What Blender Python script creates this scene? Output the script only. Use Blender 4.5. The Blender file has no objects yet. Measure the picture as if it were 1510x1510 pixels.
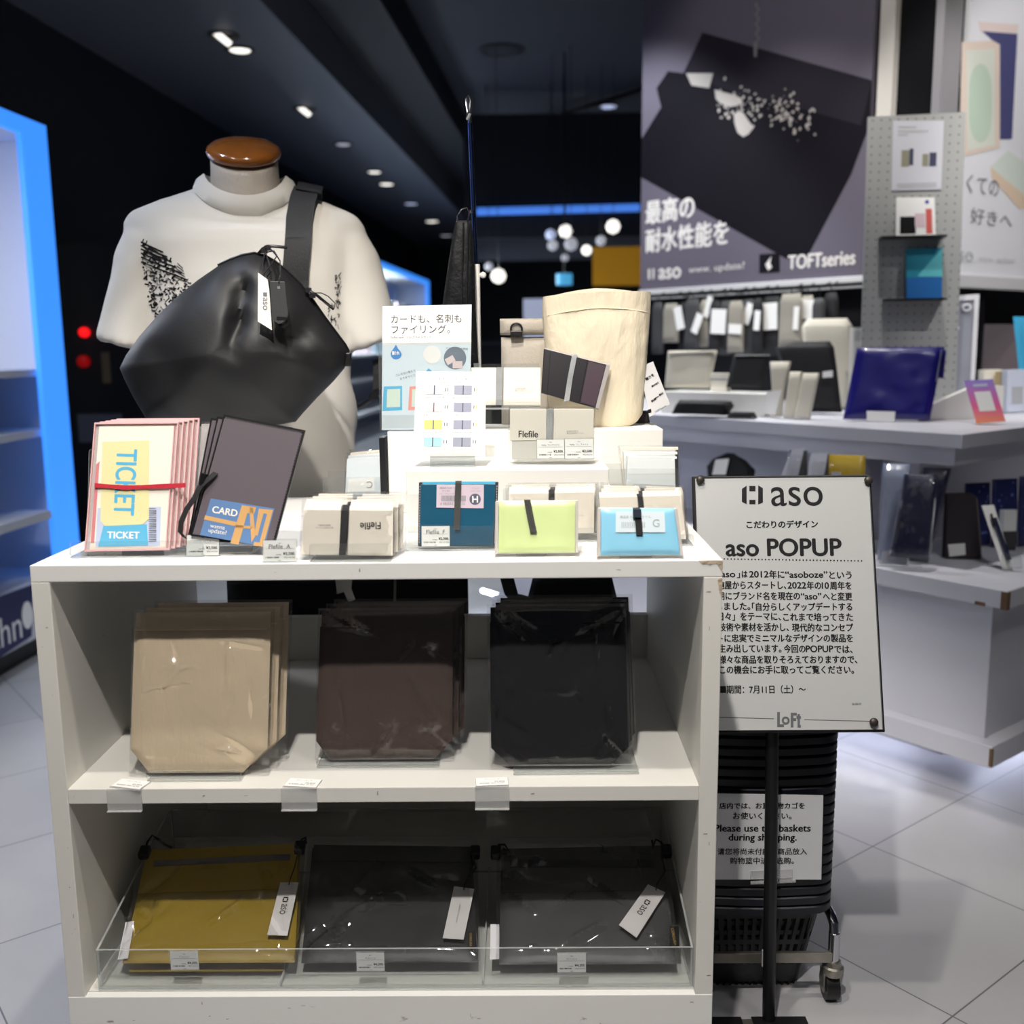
import bpy, bmesh, math, random
import numpy as np
from mathutils import Vector, Matrix, noise
from mathutils.bvhtree import BVHTree
from mathutils.geometry import tessellate_polygon
SC = bpy.context.scene
COL = SC.collection
sin, cos, PI = math.sin, math.cos, math.pi
rad = math.radians
ZV = Vector((0, 0, 1))

# ------------------------------------------------------------------ camera
PITCH, ROLL, YAW, EYE = .1631, -.0102, .0093, Vector((0, 0, 1.117))
FPX, CPX = 1500.0, 755.0
_f = Vector((0, cos(PITCH), -sin(PITCH))); _u = Vector((0, sin(PITCH), cos(PITCH))); _x = Vector((1, 0, 0))
_x, _u = cos(ROLL) * _x + sin(ROLL) * _u, -sin(ROLL) * _x + cos(ROLL) * _u
_rz = Matrix.Rotation(YAW, 3, 'Z')
CX, CU, CF = _rz @ _x, _rz @ _u, _rz @ _f
cam_data = bpy.data.cameras.new('camera')
cam = bpy.data.objects.new('camera', cam_data)
COL.objects.link(cam)
cam.matrix_world = Matrix(((CX.x, CU.x, -CF.x, EYE.x), (CX.y, CU.y, -CF.y, EYE.y), (CX.z, CU.z, -CF.z, EYE.z), (0, 0, 0, 1)))
cam_data.sensor_width = 36.0
cam_data.lens = 36.0 * FPX / 1510.0
cam_data.clip_end = 80
cam_data.dof.use_dof = True
cam_data.dof.focus_distance = 1.57
cam_data.dof.aperture_fstop = 3.4
SC.camera = cam

# ------------------------------------------------------------------ world, exposure, large lights
SC.view_settings.view_transform = 'Standard'
SC.view_settings.look = 'None'
SC.view_settings.gamma = 1.0
SC.view_settings.use_curve_mapping = False
SC.view_settings.exposure = 0.0
SC.cycles.transparent_max_bounces = 24
world = bpy.data.worlds.new('world'); SC.world = world
world.use_nodes = True
world.node_tree.nodes['Background'].inputs[0].default_value = (.75, .82, 1.0, 1)
world.node_tree.nodes['Background'].inputs[1].default_value = .035


def spot(name, loc, aim, watts, color=(1, .94, .86), cone=60, blend=.35, r=.03):
    d = bpy.data.lights.new(name, 'SPOT'); d.energy = watts; d.color = color
    d.spot_size = rad(cone); d.spot_blend = blend; d.shadow_soft_size = r
    o = bpy.data.objects.new(name, d); COL.objects.link(o); o.location = loc
    o.rotation_euler = (Vector(aim) - Vector(loc)).to_track_quat('-Z', 'Y').to_euler()
    return o


def area(name, loc, aim, watts, sx, sy, color=(1, 1, 1)):
    d = bpy.data.lights.new(name, 'AREA'); d.energy = watts; d.color = color; d.shape = 'RECTANGLE'; d.size = sx; d.size_y = sy
    o = bpy.data.objects.new(name, d); COL.objects.link(o); o.location = loc
    o.rotation_euler = (Vector(aim) - Vector(loc)).to_track_quat('-Z', 'Y').to_euler()
    return o


WARM, NEUT, COOL = (1, .93, .83), (1, .97, .94), (.90, .95, 1)
spot('table_spot', (-.15, .93, 2.66), (-.15, 1.5, .84), 84, WARM, 62)
spot('front_spot', (-.17, .05, 2.66), (-.19, 1.42, .58), 190, (1, .95, .89), 50)
spot('mannequin_spot', (-.95, .75, 2.66), (-.5, 2.0, 1.15), 24, NEUT, 50)
spot('riser_spot', (.12, 1.30, 2.66), (.05, 1.72, .95), 26, WARM, 50)
spot('sign_spot', (.95, .35, 2.66), (.62, 1.6, .45), 30, NEUT, 56, r=.12)
spot('island_spot', (.95, 2.65, 3.1), (1.3, 3.2, .9), 90, NEUT, 66)
spot('island_spot_far', (.3, 3.35, 3.1), (.65, 3.75, .95), 80, NEUT, 66)
spot('island_spot_front', (1.0, 1.2, 3.1), (1.35, 2.45, .45), 16, COOL, 60)
spot('poster_spot', (.6, 2.0, 3.1), (1.25, 3.6, 2.2), 70, WARM, 50)
spot('poster_spot_bright', (1.95, 1.9, 3.1), (2.15, 3.0, 2.0), 150, NEUT, 60)
spot('floor_spot_near', (1.2, 1.0, 2.9), (1.3, 1.6, 0), 14, NEUT, 80, r=.15)
spot('floor_spot_left', (-1.3, 1.6, 2.66), (-1.2, 2.2, 0), 44, (.66, .78, 1), 80)
spot('floor_spot_aisle', (.0, 4.0, 3.1), (.1, 4.4, 0), 190, COOL, 80)
area('store_fill_light', (-.2, -.8, 2.9), (0, 1.2, .5), 3.5, 3.0, 1.6, NEUT)  # unseen area lamp added as fill for the store's general lighting


# ------------------------------------------------------------------ pixel geometry of the photograph (1510 x 1510)
def ray(px, py):
    return CF + CX * ((px - CPX) / FPX) - CU * ((py - CPX) / FPX)


def onZ(px, py, z):
    d = ray(px, py); return EYE + d * ((z - EYE.z) / d.z)


def onY(px, py, y):
    d = ray(px, py); return EYE + d * (y / d.y)


def onP(px, py, p0, n):
    d = ray(px, py); return EYE + d * ((p0 - EYE).dot(n) / d.dot(n))


class Frame:
    """A leaning plane: origin on its foot, local x right, z up along the lean, front towards -y."""
    def __init__(s, loc, tilt=0, yaw=0, roll=0):
        s.loc = Vector(loc); s.tilt = tilt
        s.M = Matrix.Translation(s.loc) @ Matrix.Rotation(rad(yaw), 4, 'Z') @ Matrix.Rotation(-rad(tilt), 4, 'X') @ Matrix.Rotation(rad(roll), 4, 'Y')
        s.I = s.M.inverted()

    def uv(s, px, py, y=0.0):
        o = s.I @ EYE; d = s.I.to_3x3() @ ray(px, py)
        p = o + d * ((y - o.y) / d.y)
        return (p.x, p.z)

    def P(s, pts, y=0.0):
        return [s.uv(a, b, y) for a, b in pts]


def lean(px, py, z, tilt=0, yaw=0, T=0.0, up=.0008):
    """Frame whose foot stands on height z at the pixel; T = thickness whose back bottom edge must stay above z."""
    return Frame(onZ(px, py, z + T * sin(rad(tilt)) + up), tilt, yaw)


# ------------------------------------------------------------------ materials
def lin(c):
    c = c / 255.0
    return c / 12.92 if c <= .04045 else ((c + .055) / 1.055) ** 2.4


def rgb(*c):
    return (lin(c[0]), lin(c[1]), lin(c[2]), 1)


MATS = {}


def mat(name, c, rough=.55, metal=0, bump=None, spec=.5, var=0, emit=None, coat=0, trans=0, alpha=1, sheen=0, wave=None):
    if name in MATS:
        return MATS[name]
    m = bpy.data.materials.new(name); m.use_nodes = True
    nt = m.node_tree; b = nt.nodes['Principled BSDF']
    b.inputs['Base Color'].default_value = rgb(*c); b.inputs['Roughness'].default_value = rough
    b.inputs['Metallic'].default_value = metal; b.inputs['Specular IOR Level'].default_value = spec
    b.inputs['Coat Weight'].default_value = coat; b.inputs['Transmission Weight'].default_value = trans
    b.inputs['Alpha'].default_value = alpha; b.inputs['Sheen Weight'].default_value = sheen
    tc = nt.nodes.new('ShaderNodeTexCoord')
    if var:
        n = nt.nodes.new('ShaderNodeTexNoise'); n.inputs['Scale'].default_value = 18; n.inputs['Detail'].default_value = 6
        nt.links.new(tc.outputs['Object'], n.inputs['Vector'])
        mx = nt.nodes.new('ShaderNodeMix'); mx.data_type = 'RGBA'
        mx.inputs[6].default_value = rgb(*[v * (1 - var) for v in c]); mx.inputs[7].default_value = rgb(*[min(255, v * (1 + var)) for v in c])
        nt.links.new(n.outputs[0], mx.inputs[0]); nt.links.new(mx.outputs[2], b.inputs['Base Color'])
    if bump:
        n = nt.nodes.new('ShaderNodeTexNoise'); n.inputs['Scale'].default_value = bump[0]; n.inputs['Detail'].default_value = 5
        if len(bump) > 2:
            mp = nt.nodes.new('ShaderNodeMapping'); mp.inputs['Scale'].default_value = bump[2]
            nt.links.new(tc.outputs['Object'], mp.inputs['Vector']); nt.links.new(mp.outputs[0], n.inputs['Vector'])
        else:
            nt.links.new(tc.outputs['Object'], n.inputs['Vector'])
        bp = nt.nodes.new('ShaderNodeBump'); bp.inputs['Strength'].default_value = bump[1]; bp.inputs['Distance'].default_value = .004
        nt.links.new(n.outputs[0], bp.inputs['Height']); nt.links.new(bp.outputs[0], b.inputs['Normal'])
    if emit:
        b.inputs['Emission Color'].default_value = rgb(*emit[0]); b.inputs['Emission Strength'].default_value = emit[1]
    MATS[name] = m
    return m


def clear(name, tint=(255, 255, 255), haze=0.0, rough=.08, gloss=1.0, hazec=(255, 255, 255)):
    """Thin clear plastic: lets light straight through, reflects at the film and is a little milky."""
    if name in MATS:
        return MATS[name]
    m = bpy.data.materials.new(name); m.use_nodes = True
    nt = m.node_tree; nt.nodes.clear()
    out = nt.nodes.new('ShaderNodeOutputMaterial')
    tr = nt.nodes.new('ShaderNodeBsdfTransparent'); tr.inputs[0].default_value = rgb(*tint)
    df = nt.nodes.new('ShaderNodeBsdfDiffuse'); df.inputs[0].default_value = rgb(*hazec)
    gl = nt.nodes.new('ShaderNodeBsdfGlossy'); gl.inputs['Roughness'].default_value = rough
    m1 = nt.nodes.new('ShaderNodeMixShader'); m1.inputs[0].default_value = haze
    nt.links.new(tr.outputs[0], m1.inputs[1]); nt.links.new(df.outputs[0], m1.inputs[2])
    lw = nt.nodes.new('ShaderNodeLayerWeight'); lw.inputs[0].default_value = .5
    pw = nt.nodes.new('ShaderNodeMath'); pw.operation = 'POWER'; pw.inputs[1].default_value = 4
    nt.links.new(lw.outputs['Facing'], pw.inputs[0])
    mu = nt.nodes.new('ShaderNodeMath'); mu.operation = 'MULTIPLY_ADD'; mu.inputs[1].default_value = .7 * gloss; mu.inputs[2].default_value = .035 * gloss
    nt.links.new(pw.outputs[0], mu.inputs[0])
    m2 = nt.nodes.new('ShaderNodeMixShader')
    nt.links.new(mu.outputs[0], m2.inputs[0]); nt.links.new(m1.outputs[0], m2.inputs[1]); nt.links.new(gl.outputs[0], m2.inputs[2])
    nt.links.new(m2.outputs[0], out.inputs[0])
    MATS[name] = m
    return m


def painted(name, c, wear=(150, 145, 140), amount=.66, rough=.45):
    """White laminate with scuffs and small dark nicks."""
    m = mat(name, c, rough, bump=(60, .03))
    nt = m.node_tree; b = nt.nodes['Principled BSDF']
    tc = nt.nodes.new('ShaderNodeTexCoord')
    mp = nt.nodes.new('ShaderNodeMapping'); mp.inputs['Scale'].default_value = (1, 1, 2.2)
    nt.links.new(tc.outputs['Object'], mp.inputs[0])
    n = nt.nodes.new('ShaderNodeTexNoise'); n.inputs['Scale'].default_value = 21; n.inputs['Detail'].default_value = 9; n.inputs['Roughness'].default_value = .62
    nt.links.new(mp.outputs[0], n.inputs['Vector'])
    r = nt.nodes.new('ShaderNodeValToRGB'); r.color_ramp.elements[0].position = amount; r.color_ramp.elements[1].position = amount + .05
    nt.links.new(n.outputs[0], r.inputs[0])
    n2 = nt.nodes.new('ShaderNodeTexNoise'); n2.inputs['Scale'].default_value = 3.2; n2.inputs['Detail'].default_value = 4
    nt.links.new(tc.outputs['Object'], n2.inputs['Vector'])
    mx0 = nt.nodes.new('ShaderNodeMix'); mx0.data_type = 'RGBA'
    mx0.inputs[6].default_value = rgb(*[v * .965 for v in c]); mx0.inputs[7].default_value = rgb(*c)
    nt.links.new(n2.outputs[0], mx0.inputs[0])
    mx = nt.nodes.new('ShaderNodeMix'); mx.data_type = 'RGBA'
    nt.links.new(r.outputs[0], mx.inputs[0]); nt.links.new(mx0.outputs[2], mx.inputs[6]); mx.inputs[7].default_value = rgb(*wear)
    nt.links.new(mx.outputs[2], b.inputs['Base Color'])
    return m


WHITE = painted('white_laminate', (232, 231, 228))
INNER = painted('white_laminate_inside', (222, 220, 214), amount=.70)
ISLAND = painted('island_laminate', (214, 214, 222), amount=.70)
RISER = mat('white_riser_board', (238, 236, 230), .5)
PAPER = mat('white_paper', (240, 239, 236), .7)
CREAMPAPER = mat('cream_paper', (240, 234, 220), .75)
KRAFT = mat('pale_card', (226, 219, 206), .8, bump=(300, .05))
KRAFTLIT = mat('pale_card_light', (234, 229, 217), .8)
INK = mat('black_ink', (16, 15, 18), .7, spec=.2)
INKGREY = mat('grey_ink', (120, 122, 128), .7)
INKLIGHT = mat('pale_grey_ink', (176, 178, 182), .7)
BLACK = mat('black_plastic', (16, 16, 18), .4)
BLACKSATIN = mat('black_satin_metal', (18, 18, 20), .38)
ELASTIC = mat('black_elastic', (26, 26, 28), .75, bump=(700, .3))
GLITTER = mat('glitter_elastic', (62, 62, 60), .5, bump=(900, .7), var=.5)
SILVERBAND = mat('silver_elastic', (168, 170, 172), .4, metal=.5, bump=(900, .6), var=.25)
CHROME = mat('chrome', (205, 207, 212), .14, metal=1)
STEEL = mat('worn_steel', (150, 146, 138), .38, metal=.9, var=.3)
ACRYLIC = clear('clear_acrylic', (249, 250, 250), .015, .03)
EDGE = clear('acrylic_edge_glint', (238, 241, 241), .40, .1, hazec=(228, 231, 231))  # milky tone painted on edge faces to imitate acrylic's bright edge lines
FILM = clear('clear_film', (250, 250, 250), .010, .05, 1.9)
FILMHAZE = clear('milky_film', (246, 246, 246), .20, .12)
SLEEVE = clear('frosted_vinyl', (244, 242, 242), .42, .22, hazec=(236, 230, 228))


# ------------------------------------------------------------------ mesh helpers
_TX = {}


def text_geo(body):
    if body not in _TX:
        c = bpy.data.curves.new('lettering_curve', 'FONT'); c.body = body; c.resolution_u = 6 if len(body) < 11 and body.isascii() else 3 if len(body) < 12 else 2
        o = bpy.data.objects.new('lettering_curve', c)
        me = bpy.data.meshes.new_from_object(o)
        vs = [(v.co.x, v.co.y) for v in me.vertices]; fs = [tuple(p.vertices) for p in me.polygons]
        bpy.data.objects.remove(o); bpy.data.curves.remove(c); bpy.data.meshes.remove(me)
        xs = [v[0] for v in vs] or [0]; ys = [v[1] for v in vs] or [0]
        _TX[body] = (vs, fs, min(xs), max(xs), min(ys), max(ys))
    return _TX[body]


class MB:
    def __init__(s):
        s.bm = bmesh.new(); s.mi = 0

    def face(s, vs):
        try:
            f = s.bm.faces.new(vs); f.material_index = s.mi; return f
        except ValueError:
            return None

    def box(s, x0, x1, y0, y1, z0, z1, M=None, edge=None):
        co = [(x, y, z) for x in (x0, x1) for y in (y0, y1) for z in (z0, z1)]
        v = [s.bm.verts.new(M @ Vector(c) if M else c) for c in co]
        F = ((0, 1, 3, 2), (4, 6, 7, 5), (0, 4, 5, 1), (2, 3, 7, 6), (0, 2, 6, 4), (1, 5, 7, 3))
        dims = (x1 - x0, x1 - x0, y1 - y0, y1 - y0, z1 - z0, z1 - z0)
        mn = min(dims)
        for i, f in enumerate(F):
            g = s.face([v[k] for k in f])
            if edge is not None and g and dims[i] > mn * 1.01:
                g.material_index = edge
        return s

    def prism(s, pts, y0, y1, M=None, edge=None):
        """Outline in the x-z plane pushed along y."""
        n = len(pts)
        A = [s.bm.verts.new(M @ Vector((p[0], y0, p[1])) if M else (p[0], y0, p[1])) for p in pts]
        B = [s.bm.verts.new(M @ Vector((p[0], y1, p[1])) if M else (p[0], y1, p[1])) for p in pts]
        for tri in tessellate_polygon([[Vector((p[0], p[1], 0)) for p in pts]]):
            s.face([A[k] for k in tri]); s.face([B[k] for k in reversed(tri)])
        for i in range(n):
            g = s.face([A[i], B[i], B[(i + 1) % n], A[(i + 1) % n]])
            if edge is not None and g:
                g.material_index = edge
        return s

    def flat(s, pts, y, M=None):
        A = [s.bm.verts.new(M @ Vector((p[0], y, p[1])) if M else (p[0], y, p[1])) for p in pts]
        for tri in tessellate_polygon([[Vector((p[0], p[1], 0)) for p in pts]]):
            s.face([A[k] for k in tri])
        return s

    def tube(s, pts, r, n=8, closed=False, cap=True, r2=None):
        pts = [Vector(p) for p in pts]; N = len(pts); rings = []
        up = None
        for i, p in enumerate(pts):
            if closed:
                t = pts[(i + 1) % N] - pts[i - 1]
            else:
                t = pts[min(i + 1, N - 1)] - pts[max(i - 1, 0)]
            t.normalize()
            if up is None:
                up = t.orthogonal().normalized()
            up = (up - t * up.dot(t))
            if up.length < 1e-6:
                up = t.orthogonal()
            up.normalize(); w = t.cross(up)
            rr = r if r2 is None else r + (r2 - r) * i / max(1, N - 1)
            if callable(r):
                rr = r(i / max(1, N - 1))
            rings.append([s.bm.verts.new(p + (up * cos(2 * PI * k / n) + w * sin(2 * PI * k / n)) * rr) for k in range(n)])
        for i in range(N if closed else N - 1):
            a, b = rings[i], rings[(i + 1) % N]
            for k in range(n):
                s.face([a[k], a[(k + 1) % n], b[(k + 1) % n], b[k]])
        if cap and not closed:
            s.face(list(reversed(rings[0]))); s.face(rings[-1])
        return s

    def loft(s, rings, cap0=True, cap1=True, closed=True):
        R = [[s.bm.verts.new(p) for p in r] for r in rings]
        n = len(R[0])
        for a, b in zip(R, R[1:]):
            for k in range(n if closed else n - 1):
                s.face([a[k], a[(k + 1) % n], b[(k + 1) % n], b[k]])
        if cap0: s.face(list(reversed(R[0])))
        if cap1: s.face(R[-1])
        return s

    def lathe(s, prof, n=24, ex=1.0, ey=1.0, c=(0, 0, 0)):
        return s.loft([[(c[0] + r * ex * cos(2 * PI * k / n), c[1] + r * ey * sin(2 * PI * k / n), c[2] + z) for k in range(n)] for r, z in prof])

    def ribbon(s, pts, wid, th=.0012):
        """pts: centres; wid: one width vector or one per point."""
        R = []
        pts = [Vector(p) for p in pts]
        for i, p in enumerate(pts):
            w = Vector(wid[i] if isinstance(wid, list) else wid)
            t = (pts[min(i + 1, len(pts) - 1)] - pts[max(i - 1, 0)]).normalized()
            nn = t.cross(w)
            nn = nn.normalized() * th / 2 if nn.length > 1e-9 else Vector((0, th / 2, 0))
            R.append([p - w / 2 - nn, p + w / 2 - nn, p + w / 2 + nn, p - w / 2 + nn])
        return s.loft(R)

    def soft(s, prof, t, nx=18, nz=18, amp=0.0, freq=18, seed=0, yc=0.0, pw=4, ridged=False, bulge=None, lines=()):
        """Closed soft panel. prof: rows (z, xl, xr) bottom to top; t thickness; amp creases."""
        prof = sorted(prof); z0, z1 = prof[0][0], prof[-1][0]
        off = Vector((seed * 3.17, seed * 1.31, seed * 7.7))

        def row(z):
            for (a, al, ar), (b, bl, br) in zip(prof, prof[1:]):
                if z <= b + 1e-9:
                    k = (z - a) / (b - a) if b > a else 0
                    return al + (bl - al) * k, ar + (br - ar) * k
            return prof[-1][1], prof[-1][2]
        zs = sorted(set([z0 + (z1 - z0) * i / nz for i in range(nz + 1)] + [p[0] for p in prof]))
        sides = []
        for sg in (-1, 1):
            g = []
            for z in zs:
                xl, xr = row(z); r_ = []
                for i in range(nx + 1):
                    u = i / nx; v = (z - z0) / (z1 - z0)
                    e = (1 - abs(2 * u - 1) ** pw) * (1 - abs(2 * v - 1) ** pw)
                    y = sg * t / 2 * (e ** .5 if e > 0 else 0)
                    if bulge: y *= bulge(u, v)
                    p = Vector((xl + (xr - xl) * u, 0, z))
                    if amp:
                        q = p * freq + off + Vector((0, sg * 5, 0))
                        nn = noise.noise(q) + .5 * noise.noise(q * 2.1)
                        if ridged: nn = 1 - 2.6 * abs(nn)
                        y += amp * nn * min(1, e * 3)
                    for ax_, az_, bx_, bz_, lw_, la_ in lines:
                        vx, vz = bx_ - ax_, bz_ - az_
                        kk = max(0, min(1, ((p.x - ax_) * vx + (p.z - az_) * vz) / (vx * vx + vz * vz)))
                        dd = math.hypot(p.x - ax_ - vx * kk, p.z - az_ - vz * kk) / lw_
                        if dd < 2.2: y += la_ * math.exp(-dd * dd) * min(1, e * 3) * math.sin(PI * min(.92, max(.08, kk)))
                    r_.append((p.x, yc + y, p.z))
                g.append(r_)
            sides.append(g)
        V = [[[s.bm.verts.new(p) for p in r_] for r_ in g] for g in sides]
        A, B = V
        nr = len(zs)
        for j in range(nr - 1):
            for i in range(nx):
                s.face([A[j][i], A[j][i + 1], A[j + 1][i + 1], A[j + 1][i]])
                s.face([B[j][i + 1], B[j][i], B[j + 1][i], B[j + 1][i + 1]])
        rim = [(j, 0) for j in range(nr)] + [(nr - 1, i) for i in range(1, nx + 1)] + [(j, nx) for j in range(nr - 2, -1, -1)] + [(0, i) for i in range(nx - 1, 0, -1)]
        for a, b in zip(rim, rim[1:] + rim[:1]):
            s.face([A[a[0]][a[1]], A[b[0]][b[1]], B[b[0]][b[1]], B[a[0]][a[1]]])
        return s

    def text(s, body, x, z, w=None, h=None, y=-.0004, ang=0, align='C', bold=0, M=None, sx=None):
        """Lettering standing in the x-z plane, its box centred on (x, z) (align L: its left edge at x). w, h: size of the box."""
        vs, fs, x0, x1, y0, y1 = text_geo(body)
        if not vs: return s
        W, H = max(x1 - x0, 1e-6), max(y1 - y0, 1e-6)
        kx = w / W if w else h / H
        kz = h / H if h else kx
        if not w: kx = kz
        cx = (x0 + x1) / 2 if align == 'C' else x0
        cy = (y0 + y1) / 2
        ca, sa = cos(rad(ang)), sin(rad(ang))
        for dx, dz in (((0, 0),) if not bold else ((-bold, 0), (bold, 0), (0, bold * .7), (0, -bold * .7))):
            vv = []
            for a, b in vs:
                px, pz = (a - cx) * kx + dx, (b - cy) * kz + dz
                p = Vector((x + px * ca - pz * sa, y - (dx + 2 * dz) * .01, z + px * sa + pz * ca))
                vv.append(s.bm.verts.new(M @ p if M else p))
            for f in fs:
                s.face([vv[k] for k in f])
        return s

    def build(s, name, m, parent=None, smooth=False, bevel=0, seg=2, clean=True):
        if clean:
            bmesh.ops.remove_doubles(s.bm, verts=s.bm.verts, dist=1e-7)
        bmesh.ops.recalc_face_normals(s.bm, faces=s.bm.faces)
        me = bpy.data.meshes.new(name); s.bm.to_mesh(me); s.bm.free()
        for k in (m if isinstance(m, (list, tuple)) else [m]):
            me.materials.append(k)
        if smooth:
            for p in me.polygons: p.use_smooth = True
            me.set_sharp_from_angle(angle=rad(smooth if smooth > 1 else 40))
        o = bpy.data.objects.new(name, me); COL.objects.link(o)
        if bevel:
            bv = o.modifiers.new('soft_edges', 'BEVEL'); bv.width = bevel; bv.segments = seg; bv.limit_method = 'ANGLE'; bv.angle_limit = rad(40)
        if parent is not None: o.parent = parent
        return o


def tag(o, label=None, cat=None, group=None, kind=None):
    if label: o['label'] = label
    if cat: o['category'] = cat
    if group: o['group'] = group
    if kind: o['kind'] = kind
    return o


def thing(name, label, cat, frame=None, loc=None, yaw=0, group=None):
    o = bpy.data.objects.new(name, None); COL.objects.link(o); o.empty_display_size = .02
    if isinstance(frame, Frame): o.matrix_world = frame.M
    elif frame is not None: o.matrix_world = frame
    elif loc is not None: o.matrix_world = Matrix.Translation(Vector(loc)) @ Matrix.Rotation(rad(yaw), 4, 'Z')
    return tag(o, label, cat, group)


def dup(src, label, M=None, group=None, skip=()):
    r = src.copy(); COL.objects.link(r)
    if M is not None: r.matrix_world = M
    r['label'] = label
    if group: r['group'] = group
    for ch in list(src.children):
        if ch.name.split('.')[0] in skip: continue
        c = ch.copy(); COL.objects.link(c); c.parent = r
        for g in list(ch.children):
            d = g.copy(); COL.objects.link(d); d.parent = c
    return r


def structure(o):
    o['kind'] = 'structure'
    return o


def rect(x0, x1, z0, z1, r=0, n=5):
    if not r: return [(x0, z0), (x1, z0), (x1, z1), (x0, z1)]
    out = []
    for cx, cz, a0 in ((x1 - r, z0 + r, -90), (x1 - r, z1 - r, 0), (x0 + r, z1 - r, 90), (x0 + r, z0 + r, 180)):
        for k in range(n + 1):
            a = rad(a0 + 90 * k / n); out.append((cx + r * cos(a), cz + r * sin(a)))
    return out


def disc(cx, cz, r, n=24, rz=None):
    return [(cx + r * cos(2 * PI * k / n), cz + (rz or r) * sin(2 * PI * k / n)) for k in range(n)]


def grow(pts, d):
    cx = sum(p[0] for p in pts) / len(pts); cz = sum(p[1] for p in pts) / len(pts)
    out = []
    for x, z in pts:
        v = Vector((x - cx, z - cz)); v = v + v.normalized() * d
        out.append((cx + v.x, cz + v.y))
    return out


def lerp2(a, b, k):
    return (a[0] + (b[0] - a[0]) * k, a[1] + (b[1] - a[1]) * k)


def quadpt(q, u, v):
    """q = TL, TR, BR, BL; u to the right, v downward, both 0..1."""
    return lerp2(lerp2(q[0], q[1], u), lerp2(q[3], q[2], u), v)


def subquad(q, u0, u1, v0, v1):
    return [quadpt(q, u0, v0), quadpt(q, u1, v0), quadpt(q, u1, v1), quadpt(q, u0, v1)]


def qang(q):
    return math.degrees(math.atan2(q[1][1] - q[0][1], q[1][0] - q[0][0]))


def qprof(q, n=2):
    """Rows for soft() from a quad TL, TR, BR, BL."""
    return [((a[1] + b[1]) / 2, a[0], b[0]) for a, b in ((quadpt(q, 0, k / n), quadpt(q, 1, k / n)) for k in range(n + 1))]

# ================================================================== SETTING
BA = rad(3.6)                                    # the building's long axis
BM_ = Matrix.Rotation(-BA, 4, 'Z')               # building frame: local y runs down the shop
NAVY = mat('dark_navy_ceiling_paint', (96, 99, 112), .6, bump=(8, .05))
NAVY2 = mat('black_navy_paint', (56, 59, 72), .7)
DARKWALL = mat('dark_wall_paint', (24, 26, 36), .7)

fl = mat('floor_tile', (170, 170, 174), .38, bump=(40, .02))
nt = fl.node_tree; bs = nt.nodes['Principled BSDF']
tc = nt.nodes.new('ShaderNodeTexCoord'); mp = nt.nodes.new('ShaderNodeMapping'); mp.vector_type = 'POINT'
mp.inputs['Rotation'].default_value = (0, 0, rad(-38.6))
_p = Matrix.Rotation(rad(-38.6), 2) @ Vector((.78, 2.132))
mp.inputs['Location'].default_value = (-_p.x, -_p.y, 0)
nt.links.new(tc.outputs['Object'], mp.inputs[0])
bk = nt.nodes.new('ShaderNodeTexBrick'); bk.offset = 0; bk.inputs['Scale'].default_value = 1; bk.inputs['Mortar Size'].default_value = .0016
bk.inputs['Brick Width'].default_value = .415; bk.inputs['Row Height'].default_value = .415; bk.inputs['Mortar Smooth'].default_value = .2
bk.inputs['Color1'].default_value = rgb(172, 171, 174); bk.inputs['Color2'].default_value = rgb(164, 164, 168); bk.inputs['Mortar'].default_value = rgb(98, 98, 104)
nt.links.new(mp.outputs[0], bk.inputs['Vector'])
nz = nt.nodes.new('ShaderNodeTexNoise'); nz.inputs['Scale'].default_value = 4; nz.inputs['Detail'].default_value = 8
nt.links.new(tc.outputs['Object'], nz.inputs['Vector'])
mxn = nt.nodes.new('ShaderNodeMix'); mxn.data_type = 'RGBA'; mxn.blend_type = 'MULTIPLY'; mxn.inputs[0].default_value = .22
nt.links.new(bk.outputs['Color'], mxn.inputs[6]); nt.links.new(nz.outputs[0], mxn.inputs[7]); nt.links.new(mxn.outputs[2], bs.inputs['Base Color'])

b = MB(); b.box(-6, 9, -3, 17, -.05, 0); structure(b.build('floor', fl))
b = MB(); b.box(-6, 9, -3, 17, 3.2, 3.3); structure(b.build('ceiling', NAVY2))
b = MB(); b.box(-6, -1.5, -3, 17, 2.7, 3.2, BM_); structure(b.build('ceiling_soffit', NAVY))
b = MB(); b.box(-6, 9, 16.9, 17, 0, 3.2); structure(b.build('wall_back', DARKWALL))
b = MB(); b.box(-2.75, -2.65, -2.5, 16.5, 0, 2.7, BM_); structure(b.build('wall_left', DARKWALL))
b = MB(); b.box(8.9, 9, -3, 17, 0, 3.2); structure(b.build('wall_right', DARKWALL))
b = MB(); b.box(-1.3, 2.6, 11.6, 11.8, 2.05, 3.2, BM_); structure(b.build('trim_1', NAVY2))
b = MB(); b.box(-1.49, -1.1, -2, 16, 2.95, 3.2, BM_); structure(b.build('trim_2', DARKWALL))

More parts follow.
